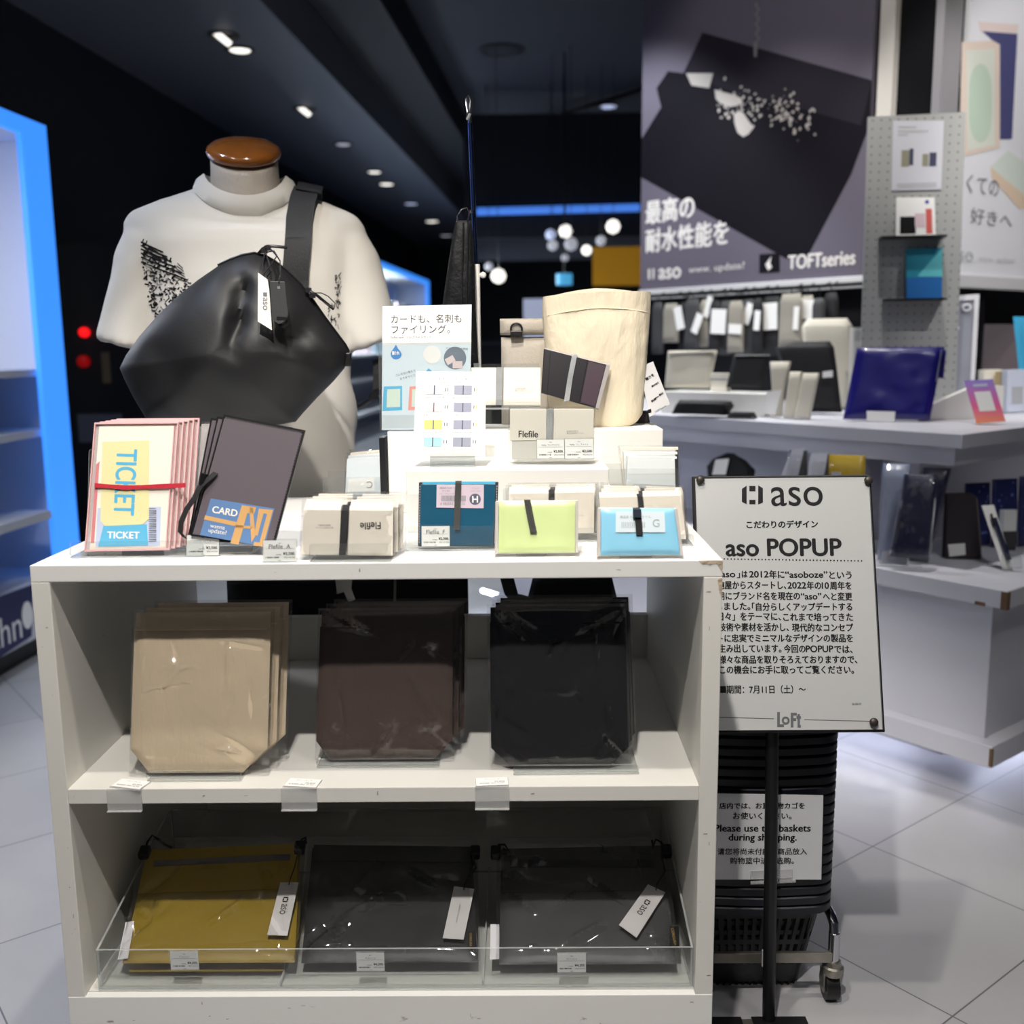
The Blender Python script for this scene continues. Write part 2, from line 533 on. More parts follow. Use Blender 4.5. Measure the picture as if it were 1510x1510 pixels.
# ================================================================== THE CART
XL, XR, Y0, DEP, ZT, ZM, ZB = -.640, .260, 1.288, .585, .840, .531, .224
Y1 = Y0 + DEP
cart = thing('display_cart', 'white laminate two-level display cart with open shelves and a chipped front corner', 'shelf', loc=((XL + XR) / 2, Y0, 0))
HW = (XR - XL) / 2
b = MB(); b.box(-HW, HW, 0, DEP, ZT - .0225, ZT); b.build('top_panel', WHITE, cart, bevel=.0012)
b = MB(); b.box(-HW, -HW + .0245, 0, DEP, .09, ZT - .0226); b.build('side_panel', INNER, cart, bevel=.001)
b = MB(); b.box(HW - .0245, HW, 0, DEP, .09, ZT - .0226); b.build('side_panel', INNER, cart, bevel=.001)
b = MB(); b.box(-HW + .0245, HW - .0245, 0.001, DEP - .02, ZM - .0215, ZM); b.build('shelf', INNER, cart, bevel=.001)
b = MB(); b.box(-HW + .0245, HW - .0245, 0.012, DEP - .02, ZB - .02, ZB); b.build('bottom_panel', INNER, cart)
b = MB(); b.box(-HW + .0003, HW - .0003, -.0006, .0115, .09, ZB - .0004); b.build('kick_panel', WHITE, cart, bevel=.001)
b = MB(); b.box(-HW + .0245, HW - .0245, DEP - .018, DEP, .09, ZM - .001); b.build('back_panel', INNER, cart)
b = MB(); b.box(-HW + .0245, HW - .0245, DEP - .018, DEP, ZM, ZM + .083); b.build('back_rail', INNER, cart)
for sx in (-1, 1):
    for yy in (.06, DEP - .06):
        b = MB(); b.tube([(sx * (HW - .06), yy - .012, .035), (sx * (HW - .06), yy + .012, .035)], .035, 16); b.box(sx * (HW - .06) - .02, sx * (HW - .06) + .02, yy - .02, yy + .02, .06, .09)
        b.build('caster', BLACK, cart, smooth=True)
CHIP = mat('chipped_board_core', (176, 160, 140), .9, bump=(120, .8), var=.25)
random.seed(4)
b = MB()
pt = [(HW - .031, ZT - .0006)] + [(HW - .026 + .0045 * k, ZT - .004 - random.uniform(0, .006)) for k in range(5)] + [(HW - .0003, ZT - .016), (HW - .0003, ZT - .0006)]
b.prism(pt, -.0007, .0005)
b.prism([(HW - .0005, ZT - .05), (HW - .004, ZT - .042), (HW - .0065, ZT - .026), (HW - .003, ZT - .0235), (HW - .0005, ZT - .0235)], -.0005, .0004)
b.build('chipped_corner', CHIP, cart)
SCUFF = mat('dark_scuff', (128, 122, 116), .9)
random.seed(11)
b = MB()
for k in range(46):
    side = random.random()
    if side < .45: x, z = random.uniform(-HW + .03, HW - .03), random.uniform(ZB - .12, ZB - .012)
    elif side < .62: x, z = random.uniform(-HW + .004, -HW + .022), random.uniform(.1, ZT - .03)
    elif side < .8: x, z = random.uniform(HW - .022, HW - .004), random.uniform(.1, ZT - .03)
    else: x, z = random.uniform(-HW + .03, HW - .03), random.choice((ZM - .011, ZT - .012))
    w, h = random.uniform(.001, .007), random.uniform(.0004, .0016)
    if random.random() < .3: w, h = h, w
    b.flat([(x, z), (x + w, z + random.uniform(-.0005, .001)), (x + w * .8, z + h), (x + w * .2, z + h * .8)], -.0008 if side < .45 else -.00025 if side < .8 or z > ZM else .0005)
b.build('scuff_marks', SCUFF, cart)


# ================================================================== SMALL MAKERS
def price_card(px0, px1, py0, py1, z, title, price, label, group='price cards along the table front', tilt=14, frame=None, y=0.0):
    """Paper price card in a clear easel holder."""
    fr = frame or lean((px0 + px1) / 2, py1, z, tilt)
    t = thing('price_card', label, 'price card', fr, group=group)
    a, b_ = fr.uv(px0, py0, y), fr.uv(px1, py1, y)
    x0, x1, z0, z1 = a[0], b_[0], max(b_[1], .0002), a[1]
    m = MB(); m.prism(rect(x0, x1, z0 + .0006, z1), y + .0012, y + .0016); m.build('card', PAPER, t)
    m = MB(); m.prism(rect(x0 - .0012, x1 + .0012, z0, z1 + .002), y, y + .0008, edge=1)
    if frame is None:
        m.box(x0 - .0012, x1 + .0012, y + .0008, y + .022, z0, z0 + .0006, edge=1)
    m.build('holder', [ACRYLIC, EDGE], t)
    w, h = x1 - x0, z1 - z0
    m = MB(); yy = y + .0010
    m.text('Flefile' if 'F' in title else 'aso', (x0 + x1) / 2, z1 - h * .13, h=h * .045, y=yy)
    m.text(title, (x0 + x1) / 2, z1 - h * .28, w=min(w * .66, len(title) * h * .10), y=yy)
    m.prism(rect(x0 + w * .06, x1 - w * .06, z1 - h * .385, z1 - h * .378), yy, yy + .0001)
    m.text(price, x1 - w * .21, z1 - h * .62, w=w * .36, y=yy, bold=h * .006)
    m.text('本体価格', x0 + w * .47, z1 - h * .66, w=w * .17, y=yy)
    m.text('(税込 ' + ('¥2,750' if '2' in price else '¥4,681') + ')', x1 - w * .2, z1 - h * .79, w=w * .34, y=yy)
    random.seed(label)
    for q in range(10):
        xx = x0 + w * (.08 + .044 * q); m.prism(rect(xx, xx + w * random.uniform(.012, .035), z1 - h * .82, z1 - h * .75), yy, yy + .0001)
    m.text('Loft', (x0 + x1) / 2, z1 - h * .92, h=h * .055, y=yy)
    m.build('lettering', INK, t, clean=False)
    return t


def acrylic_stand(fr, px0, px1, lip_y, back_h, depth, label, name='acrylic_stand', lipr=.004, group=None, gap=.0):
    """L-shaped clear stand in a leaning frame: base plate, leaning back and a low front lip with rounded corners."""
    x0 = fr.uv(px0, lip_y, -.004)[0]; x1, zl = fr.uv(px1, lip_y, -.004)
    t = thing(name, label, 'stand', fr, group=group)
    m = MB(); m.prism(rect(x0, x1, -.0005, max(zl, .008), min(lipr, .45 * max(zl, .008))), -.0062 - gap, -.0037 - gap, edge=1); m.build('front_lip', [ACRYLIC, EDGE], t)
    tt = rad(fr.tilt)
    m = MB(); m.box(x0, x1, -.0035 - gap, depth / cos(tt), -.0024, -.0004, Matrix.Rotation(tt, 4, 'X'), edge=1); m.build('base_plate', [ACRYLIC, EDGE], t)
    m = MB(); m.prism(rect(x0, x1, (depth + .0024) * math.tan(tt), back_h, .004), depth, depth + .0022, edge=1); m.build('back_plate', [ACRYLIC, EDGE], t)
    return t


def under(fr, z, dy=.004):
    """Frame for the clear stand below a leaning thing."""
    return Frame((fr.loc.x, fr.loc.y - dy, z + .003), fr.tilt)


def wrapper(parent, prof, t, seed, yc=0, amp=.0022, freq=26, m=None, nx=30, nz=30, name='clear_wrapper'):
    rng = random.Random(seed * 7 + 1)
    zs_ = [p[0] for p in prof]; xs = [p[1] for p in prof] + [p[2] for p in prof]
    z0, z1, x0, x1 = min(zs_), max(zs_), min(xs), max(xs); S = max(x1 - x0, z1 - z0)
    ln = []
    for k in range(24):
        ax, az = rng.uniform(x0, x1), rng.uniform(z0, z1); an = rng.uniform(0, 2 * PI); l = S * rng.uniform(.12, .5)
        if k < 5: ax, az = rng.choice(((x0, z0), (x1, z0), (x0, z1), (x1, z1))); an = math.atan2((z0 + z1) / 2 - az, (x0 + x1) / 2 - ax) + rng.uniform(-.5, .5)
        ln.append((ax, az, ax + l * cos(an), az + l * sin(an), S * rng.uniform(.010, .028), amp * rng.choice((-1, 1)) * rng.uniform(.7, 1.6)))
    b = MB(); b.soft(prof, t, nx, nz, amp * .35, freq * .5, seed, yc, pw=8, lines=ln)
    return b.build(name, m or FILM, parent, smooth=22)


# ================================================================== TRAVEL FILES
TL = 13
fr = lean(188, 812, ZT, TL, T=.034)
A_ = [(139, 623), (263, 622), (250, 811), (124, 813.5)]
q = fr.P(A_)
PINK = clear('pink_vinyl', (252, 236, 236), .45, .25, hazec=(246, 222, 220))
PINKEDGE = mat('pink_welded_edge', (236, 186, 186), .5)
YCARD = mat('pale_yellow_card', (233, 224, 168), .7)
BLUEPRINT = mat('light_blue_print', (86, 178, 218), .7)
t = thing('travel_file', 'clear pink travel file with a yellow TICKET card and a red band', 'file', fr, group='clear pink travel files')
m = MB(); m.prism(q, .0040, .0046); m.build('cover', SLEEVE, t)
m = MB(); m.prism(subquad(q, .055, .955, .03, .985), .0020, .0034); m.build('insert_sheet', CREAMPAPER, t)
m = MB()
for u0, u1, v0, v1 in ((0, 1, 0, .012), (0, 1, .985, 1), (0, .012, .012, .985), (.985, 1, .012, .985), (.945, .957, .03, .97)):
    m.prism(subquad(q, u0, u1, v0, v1), .0004, .0040)
m.build('welded_edge', PINKEDGE, t)
m = MB(); c4 = fr.P([(150.5, 651), (219.5, 649), (219, 765), (210, 773), (154, 775.5), (147.5, 768)]); m.prism(c4, .0012, .0018); tk = m.build('ticket_card', YCARD, t)
m = MB(); a, bb = fr.uv(184.5, 711); m.text('TICKET', a, bb, w=fr.uv(184, 663)[1] - fr.uv(184, 760)[1], h=fr.uv(200, 700)[0] - fr.uv(170, 700)[0], y=.0010, ang=-90 - 2, bold=.0006); m.build('lettering', BLUEPRINT, tk, clean=False)
m = MB(); m.prism(fr.P([(152, 775), (216, 773), (218, 804), (144, 806)]), .0013, .0017); t2 = m.build('blue_card', mat('blue_card', (96, 184, 222), .7), t)
m = MB(); a, bb = fr.uv(181.5, 789); m.text('TICKET', a, bb, w=fr.uv(205, 789)[0] - fr.uv(158, 789)[0], y=.0010, bold=.0005, ang=-1); m.build('lettering', PAPER, t2, clean=False)
m = MB(); random.seed(3)
for k in range(16):
    v = .0 + k / 16; y_ = 749 + v * 52; m.flat(fr.P([(219, y_), (230, y_), (230, y_ + random.choice((.8, 1.4, 2.2))), (219, y_ + 1.2)]), .0013)
m.build('barcode', INKGREY, t)
m = MB(); m.prism(fr.P([(143, 749), (237, 747), (235, 805), (140, 806)]), .00185, .00195); m.build('lilac_card', mat('pale_lilac_card', (196, 206, 232), .7), t)
RED = mat('red_elastic', (190, 26, 48), .6, bump=(600, .3))
pts = [fr.uv(x, y) for x, y in ((140, 715.5), (160, 717), (185, 719), (210, 718), (240, 717), (274, 715.5))]
m = MB(); m.ribbon([(p[0], -.0010, p[1]) for p in pts], [Vector((0, .0004 * math.sin(k * 1.4), .0062 - .0012 * (k in (1, 3)))) for k in range(6)], .0011); m.build('elastic_band', RED, t, smooth=True)
m = MB(); m.prism(fr.P([(141, 685), (146, 680), (138, 800), (133, 800)]), .0012, .0018); m.build('red_ribbon', mat('faded_red_ribbon', (214, 132, 136), .6), t)
src = t
for k, lab in enumerate(('clear pink travel file directly behind the TICKET card file', 'clear pink travel file in the middle of the leaning stack', 'clear pink travel file second from the back of the stack', 'rearmost clear pink travel file against the acrylic stand')):
    dup(src, lab, fr.M @ Matrix.Translation((.0052 * (k + 1), .0058 * (k + 1), .0022 * (k + 1))), 'clear pink travel files', skip=('ticket_card', 'blue_card', 'barcode', 'lilac_card', 'elastic_band', 'red_ribbon'))
acrylic_stand(under(fr, ZT), 104, 300, 797, .150, .048, 'clear acrylic stand holding the pink travel files')

# --- grey travel file, tilted
fr = lean(345, 812, ZT, TL, T=.032)
q = fr.P([(330, 610.7), (450, 634.5), (404, 806), (281, 790)])
GREYV = clear('smoky_vinyl', (150, 142, 148), .62, .25, hazec=(128, 119, 126))
t = thing('travel_file', 'smoky grey travel file leaning right, with orange and blue CARD insert', 'file', fr, group='smoky grey travel files')
m = MB(); m.prism(q, .0030, .0040); m.build('back_cover', mat('dark_grey_vinyl', (96, 88, 96), .45), t)
m = MB(); m.prism(subquad(q, .02, .985, .02, .985), -.0002, .0003); m.build('cover', GREYV, t)
m = MB()
for u0, u1, v0, v1 in ((0, 1, 0, .018), (0, 1, .985, 1), (0, .012, .018, .985), (.978, 1, .018, .985)):
    m.prism(subquad(q, u0, u1, v0, v1), -.0003, .0034)
m.build('stitched_edge', BLACKSATIN, t)
m = MB()
for k in range(40):
    m.prism(subquad(q, .02 + .024 * k, .032 + .024 * k, .022, .028), -.0006, -.0003)
    m.prism(subquad(q, .970, .976, .02 + .024 * k, .032 + .024 * k), -.0006, -.0003)
m.build('stitching', INK, t, clean=False)
m = MB(); m.prism(fr.P([(333, 622), (340, 624), (297, 782), (289, 781)]), .0008, .0028); m.build('spine_strip', mat('dusty_rose_strip', (176, 152, 152), .6), t)
CB, CO = mat('muted_blue_print', (92, 128, 176), .7), mat('orange_tan_print', (206, 160, 100), .7)
m = MB(); m.prism(fr.P([(311, 735), (405, 750), (390, 806), (295, 789)]), -.0008, -.0003); cd = m.build('card_insert', CB, t)
m = MB()
for pg in ([(303, 760), (350, 770), (348, 776), (301, 766)], [(357, 745), (378, 748), (375, 758), (365, 757), (352, 803), (340, 801)], [(368, 748), (373, 749), (377, 790), (371, 800)], [(348, 774), (372, 776), (371, 780), (347, 778)],
           [(382, 750), (403, 752), (388, 806), (374, 804), (375, 799), (383, 800), (394, 758), (389, 757), (380, 790), (375, 789)]):
    m.flat(fr.P(pg), -.0010)
m.build('orange_shape', CO, cd)
m = MB(); a, bb = fr.uv(332, 754); m.text('CARD', a, bb, w=fr.uv(350, 754)[0] - fr.uv(313, 754)[0], y=-.0010, ang=-10, bold=.0003)
a, bb = fr.uv(321, 777.5); m.text('wanna', a, bb, w=.020, y=-.0010, ang=-10); a, bb = fr.uv(321, 784.5); m.text('update?', a, bb, w=.0245, y=-.0010, ang=-10)
m.build('lettering', CREAMPAPER, cd, clean=False)
pts = [fr.uv(x, y, -.004) for x, y in ((318, 697), (312, 703), (303, 711), (296, 718), (288, 735), (276, 752), (268, 770), (266, 785), (272, 793))]
m = MB(); m.ribbon([(p[0], -.003 - .005 * math.sin(k / 8 * PI), p[1]) for k, p in enumerate(pts)], [Vector((.0062, 0, -.003)) for k in range(9)], .0016)
m.build('elastic_loop', ELASTIC, t, smooth=True)
m = MB(); a = fr.uv(299, 712); m.tube([(a[0] - .003, -.003, a[1] - .012), (a[0] + .004, -.006, a[1] + .012)], .0045, 8); m.build('cord_knot', BLACK, t, smooth=True)
for k, lab in enumerate(('smoky grey travel file just behind the tilted CARD file', 'rearmost smoky grey travel file on the acrylic stand')):
    dup(t, lab, fr.M @ Matrix.Translation((-.0035 * (k + 1), .006 * (k + 1), -.001)) @ Matrix.Rotation(rad(-2.2 * (k + 1)), 4, 'Y'), 'smoky grey travel files', skip=('card_insert', 'elastic_loop', 'cord_knot', 'stitching', 'spine_strip'))
# clear wrapped files between the two stacks
fr = lean(303, 808, ZT, TL, T=.03)
q = fr.P([(290, 622), (322, 620), (308, 806), (276, 806)])
t = thing('travel_file', 'white travel file in crumpled clear film squeezed between pink and grey files', 'file', fr)
m = MB(); m.prism(q, .021, .025); m.build('cover', SLEEVE, t)
wrapper(t, qprof(grow(q, .003)), .012, 5, yc=.0235, amp=.0015)
acrylic_stand(under(fr, ZT), 303, 373, 796, .150, .040, 'clear acrylic stand holding the grey travel files')

# price cards on the table front
price_card(131, 179, 789, 819, ZT, 'トラベルファイル', '¥2,500.', 'price card in front of the pink travel files')
price_card(275, 322, 789, 820, ZT, 'トラベルファイル', '¥2,500.', 'price card in front of the grey travel file')
price_card(388, 436, 797, 829, ZT, 'Flefile  A', '¥2,500.', 'tinted price card standing left of the beige card packs')


# ================================================================== CARD PACKS (beige sleeve, elastic band, clear bag)
def card_pack(fr, q, label, band=.5, bandw=.06, group=None, text=None, flip=False, t_=.010, bandmat=None, flap=.16, seed=1, wrap=True, mat_=None, small=True):
    t = thing('card_wallet_pack', label, 'card wallet', fr, group=group)
    mm = mat_ or KRAFT
    zf = 1 - flap
    f = subquad(q, 0, 1, flap, 1)
    m = MB(); m.prism(subquad(f, 0, band - bandw * .62, 0, 1), 0, t_ * .6); m.build('sleeve_half', mm, t, bevel=.0006)
    m = MB(); m.prism(subquad(f, band + bandw * .62, 1, 0, 1), 0, t_ * .6); m.build('sleeve_half', mm, t, bevel=.0006)
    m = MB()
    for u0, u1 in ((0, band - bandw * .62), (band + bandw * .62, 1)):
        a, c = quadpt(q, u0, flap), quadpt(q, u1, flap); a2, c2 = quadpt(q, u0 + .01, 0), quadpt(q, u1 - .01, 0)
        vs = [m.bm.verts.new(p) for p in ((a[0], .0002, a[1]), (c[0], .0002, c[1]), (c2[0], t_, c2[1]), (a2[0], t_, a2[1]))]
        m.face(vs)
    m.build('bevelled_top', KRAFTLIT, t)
    m = MB(); m.prism(subquad(q, .01, .99, flap * .6, .99), t_ * .62, t_); m.build('wallet', SLEEVE, t)
    m = MB(); p0, p1 = quadpt(q, band, flap * .5), quadpt(q, band - .012, 1)
    W = (q[1][0] - q[0][0]) * bandw
    m.ribbon([(p0[0], t_ * .5, p0[1]), (quadpt(q, band, flap)[0], -.0008, quadpt(q, band, flap)[1] - .001), (quadpt(q, band - .004, .55)[0], -.0018, quadpt(q, band, .55)[1]), (p1[0], -.0008, p1[1])], Vector((W, 0, 0)), .0010)
    m.build('elastic_band', bandmat or ELASTIC, t)
    if text:
        m = MB(); ct = quadpt(q, .75 if flip else .22, text[1]); w = (q[1][0] - q[0][0]) * .23
        m.text('Flefile', ct[0], ct[1], w=w, h=w * .34, y=-.0004, ang=(182 if flip else -1), bold=w * .006)
        m.build('lettering', INK, t, clean=False)
    if small:
        m = MB(); ct = quadpt(q, .24 if flip else .78, text[2] if text else .6); w = (q[1][0] - q[0][0]) * .2
        m.text('名刺や名刺も', ct[0] - (0 if flip else .004), ct[1] + .0016, w=w * .7, y=-.0004, ang=180 if flip else 0); m.text('薄さそのままファイル。', ct[0], ct[1] - .0016, w=w, y=-.0004, ang=180 if flip else 0)
        m.build('small_lettering', INKGREY, t, clean=False)
    if wrap:
        wrapper(t, qprof(grow(q, .005)), t_ + .0045, seed, yc=t_ * .5, amp=.0011, freq=34)
    return t


fr = lean(512, 820, ZT, 10, T=.028)
q = fr.P([(449, 736), (580, 737), (579, 819.5), (444, 818)])
t = card_pack(fr, q, 'beige card wallet pack with upside-down script and black band, front of its row', band=.462, bandw=.075, group='beige card wallet packs with black bands', text=(None, .47, .49), flip=True, flap=.19)
for k, lab in enumerate(('beige card wallet pack second in the row beside the grey file', 'rearmost beige card wallet pack in that row')):
    dup(t, lab, fr.M @ Matrix.Translation((.0045 * (k + 1), .0172 * (k + 1), .0042 * (k + 1))), 'beige card wallet packs with black bands', skip=('lettering', 'small_lettering'))
acrylic_stand(under(fr, ZT), 458, 577, 801, .06, .056, 'clear acrylic stand under the beige card packs', gap=.006)

# tray of silver-white cards behind it
SILVERCARD = mat('pale_silver_card', (218, 226, 230), .35)
fr = lean(537, 741, ZT, 8, T=.02)
t = thing('acrylic_tray', 'low clear acrylic tray behind the beige card packs', 'tray', fr)
x0, z1 = fr.uv(476, 704); x1, z0 = fr.uv(592, 741)
m = MB(); m.box(x0, x1, 0, .0022, 0, z1, edge=1); m.build('front_panel', [ACRYLIC, EDGE], t)
m = MB(); m.box(x0, x1, .0025, .05, -.0022, 0, edge=1); m.build('base_plate', [ACRYLIC, EDGE], t)
m = MB(); m.box(x0, x1, .0505, .0525, 0, z1 + .012, edge=1); m.build('back_panel', [ACRYLIC, EDGE], t)
for k in range(3):
    f2 = lean(546 + 6 * k, 731 - 5 * k, ZT, 12, T=.02, up=.004)
    f2 = Frame(fr.M @ Vector((.004 + .003 * k, .010 + .011 * k, .0045 + .002 * k)), 14, (-3, 2, 4)[k])
    hw = .040
    t = thing('white_card_wallet', ('pale silver card wallet with a C label in the low tray, front of three', 'pale silver card wallet second of three in the low tray', 'beige-backed card wallet rearmost in the low tray')[k], 'card wallet', f2, group='pale card wallets in the low tray')
    qq = [(-hw + .002, .074 + .004 * k), (hw, .079 + .005 * k), (hw, 0), (-hw, 0)]
    m = MB(); m.prism(qq, 0, .004); m.build('cover', SILVERCARD if k < 2 else KRAFT, t, bevel=.0008)
    m = MB(); m.ribbon([(hw - .004, -.001, .068), (hw - .005, -.0012, .03)], Vector((.006, 0, 0)), .001); m.build('elastic_band', ELASTIC, t)
    if k == 0:
        m = MB(); m.prism([(-hw + .006, .037), (.012, .041), (.013, .016), (-hw + .005, .014)], -.0008, -.0002); lb = m.build('paper_label', PAPER, t)
        m = MB(); m.text('C', .004, .027, h=.012, y=-.0012, ang=182); m.build('lettering', INKGREY, lb, clean=False)
    wrapper(t, qprof(grow(qq, .004)), .0065, 21 + k, yc=.002, amp=.0010, freq=40, nx=18, nz=18)

# ================================================================== TEAL FLEFILE
fr = lean(672, 806, ZT, 10, T=.022)
q = fr.P([(617, 710.5), (735, 710), (731, 806), (615.5, 806)])
TEAL = mat('teal_film', (32, 84, 110), .25, coat=.4); CYAN = mat('cyan_film_edge', (70, 182, 220), .4)
t = thing('card_wallet', 'dark teal card wallet with a barcode label and a cyan top edge', 'card wallet', fr)
m = MB(); m.prism(q, .006, .010); m.build('back_cover', mat('smoky_black_cover', (52, 46, 52), .4), t, bevel=.001)
m = MB(); m.prism(subquad(q, .03, .965, .035, .99), .0002, .0055); m.build('teal_pocket', TEAL, t, bevel=.0008)
m = MB(); m.prism(subquad(q, .05, .46, 0, .035), .0005, .0050); m.prism(subquad(q, .54, .96, 0, .035), .0005, .0050); m.build('cyan_edge', CYAN, t)
m = MB()
for k in range(22):
    m.prism(subquad(q, .012, .020, .06 + .041 * k, .085 + .041 * k), .0055, .006); m.prism(subquad(q, .978, .988, .06 + .041 * k, .085 + .041 * k), .0055, .006)
m.build('stitching', INKLIGHT, t, clean=False)
ql = fr.P([(644, 714.6), (713.5, 715), (713, 749.5), (643.5, 748.5)])
m = MB(); m.prism(ql, -.0006, .0001); lb = m.build('paper_label', mat('pinkish_label', (206, 190, 202), .7), t)
m = MB()
c0 = quadpt(ql, .30, .14); m.text('商品名 Flefile ファイル', c0[0], c0[1], w=.030, y=-.0008); c0 = quadpt(ql, .2, .27); m.text('サイズ F', c0[0], c0[1], w=.011, y=-.0008); c0 = quadpt(ql, .3, .40); m.text('カラー ブラック×クリアスカイ', c0[0], c0[1], w=.031, y=-.0008)
c0 = quadpt(ql, .83, .15); m.text('ブラック・', c0[0], c0[1], w=.012, y=-.0008); c0 = quadpt(ql, .83, .27); m.text('クリアスカイ', c0[0], c0[1], w=.014, y=-.0008)
random.seed(8)
u = .1
while u < .62:
    w = random.choice((.004, .008, .012)); m.flat(subquad(ql, u, u + w, .47, .72), -.0008); u += w + random.choice((.005, .009))
c0 = quadpt(ql, .34, .82); m.text('4 582552 090132', c0[0], c0[1], w=.034, y=-.0008)
cc = quadpt(ql, .82, .62)
m.build('lettering', INKGREY, lb, clean=False)
m = MB(); m.flat(disc(cc[0], cc[1], .0078), -.0008); m.build('round_badge', mat('slate_badge', (84, 90, 112), .7), lb)
m = MB(); m.text('H', cc[0], cc[1], h=.0088, y=-.0012, bold=.0003); m.build('badge_letter', PAPER, lb, clean=False)
m = MB(); a, c = quadpt(q, .50, -.01), quadpt(q, .495, .74); m.ribbon([(a[0], .002, a[1]), (a[0], -.0016, a[1] - .003), (c[0], -.0018, c[1])], Vector((.0086, 0, 0)), .0011); m.build('elastic_band', GLITTER, t)
acrylic_stand(under(fr, ZT), 598, 731, 775, .075, .026, 'clear acrylic stand with a high lip in front of the teal wallet')
f2 = lean(642, 807, ZT, 10, T=.0)
price_card(621.5, 663, 776, 806, ZT, 'Flefile  F', '¥2,500.', 'price card on the acrylic lip below the teal wallet', frame=Frame(under(fr, ZT).M @ Vector((0, -.0085, 0)), 10), y=0)

# ================================================================== LIME and SKY-BLUE FLEFILES
def coloured_wallet(px, base, label, film, bandpx, seed, lab=None):
    fr = lean(base[0], base[1], ZT, 12, T=.016)
    q = fr.P(px)
    t = thing('card_wallet', label, 'card wallet', fr, group=None)
    m = MB(); m.prism(q, .008, .012); m.build('back_cover', mat('white_vinyl_cover', (232, 234, 228), .4), t, bevel=.001)
    m = MB(); m.soft(qprof(subquad(q, .04, .97, .01, .985)), .0065, 16, 16, .0004, 40, seed, yc=.0042, pw=10); m.build('pocket', film, t, smooth=True)
    for u0, u1 in ((-.005, .035), (.972, 1.005)):
        m = MB(); m.prism(subquad(q, u0, u1, .02, 1), .0, .0125); m.build('frosted_edge', SLEEVE, t)
    if lab:
        ql = fr.P(lab); m = MB(); m.prism(ql, .0000, .0006); l_ = m.build('paper_label', mat('washed_out_label', (222, 236, 242), .7), t)
        m = MB(); c0 = quadpt(ql, .4, .25); m.text('商品名 Flefile ファイル', c0[0], c0[1], w=.04, y=-.0003)
        u = .12
        while u < .6: m.flat(subquad(ql, u, u + .015, .5, .78), -.0003); u += .035
        c0 = quadpt(ql, .82, .55); m.text('G', c0[0], c0[1], h=.010, y=-.0003); m.build('lettering', INKLIGHT, l_, clean=False)
    bp = [fr.uv(*p) for p in bandpx]
    m = MB(); m.ribbon([(bp[0][0], .004, bp[0][1] + .001)] + [(p[0], -.0012, p[1]) for p in bp], Vector((.0088, 0, 0)), .0011); m.build('elastic_band', GLITTER if seed == 2 else ELASTIC, t)
    return t, fr


LIME = mat('lime_film', (214, 231, 164), .35, trans=0, coat=.2); SKY = mat('sky_blue_film', (146, 211, 240), .35, coat=.2)
coloured_wallet([(731, 738), (852, 737), (852, 815), (730, 817)], (790, 818), 'lime green card wallet with a slanting black band', LIME, [(777.5, 738), (782, 762), (787, 786)], 2)
t, fr = coloured_wallet([(882, 748), (998, 749), (1007.5, 819), (881, 820)], (943, 821), 'sky blue card wallet with a black band at the table corner', SKY, [(938.5, 750), (941, 765), (943, 789)], 3, lab=[(908, 754.5), (980, 754.5), (981, 785), (908, 785)])
m = MB(); a = fr.uv(939, 757); m.box(a[0] - .0055, a[0] + .0055, -.0045, -.0020, a[1] - .006, a[1] + .006); m.build('band_clasp', mat('dark_steel_clasp', (70, 80, 96), .3, metal=.6), t, bevel=.0008)
price_card(762, 804.5, 785.5, 818.5, ZT, 'Flefile  E', '¥2,500.', 'price card in front of the lime green wallet', tilt=8)
price_card(915, 960, 787, 822, ZT, 'Flefile  G', '¥2,500.', 'tinted price card in front of the sky blue wallet', tilt=8)

# beige packs behind lime and blue
fr = lean(812, 793, ZT, 10, T=.02)
q = fr.P([(750, 718), (877, 716), (876, 786), (750, 788)])
t = card_pack(fr, q, 'beige card pack in clear film standing behind the lime wallet', band=.5, bandw=.06, flap=.14, seed=8, group='beige packs behind the coloured wallets')
dup(t, 'second beige card pack behind the lime wallet, next to the white riser', fr.M @ Matrix.Translation((.003, .018, .004)), 'beige packs behind the coloured wallets', skip=('lettering', 'small_lettering'))
acrylic_stand(under(fr, ZT), 741, 890, 778, .075, .052, 'clear acrylic stand behind the lime wallet', gap=.006)
fr = lean(952, 798, ZT, 13, T=.02)
q = fr.P([(883, 725), (1003, 722), (1012, 795), (888, 798)])
t = card_pack(fr, q, 'beige card pack in shiny film right behind the sky blue wallet', band=.5, bandw=.06, flap=.12, seed=9, group='beige packs behind the coloured wallets', small=False)
for k, lab in enumerate(('middle beige card pack of the fan behind the sky blue wallet', 'rearmost beige card pack of the fan behind the sky blue wallet')):
    dup(t, lab, fr.M @ Matrix.Translation((.003 * (k + 1), .018 * (k + 1), .005 * (k + 1))) @ Matrix.Rotation(rad(1.5 * (k + 1)), 4, 'Y'), 'beige packs behind the coloured wallets')
acrylic_stand(under(fr, ZT), 893, 1021, 788, .05, .076, 'clear acrylic stand at the right table corner', gap=.006)
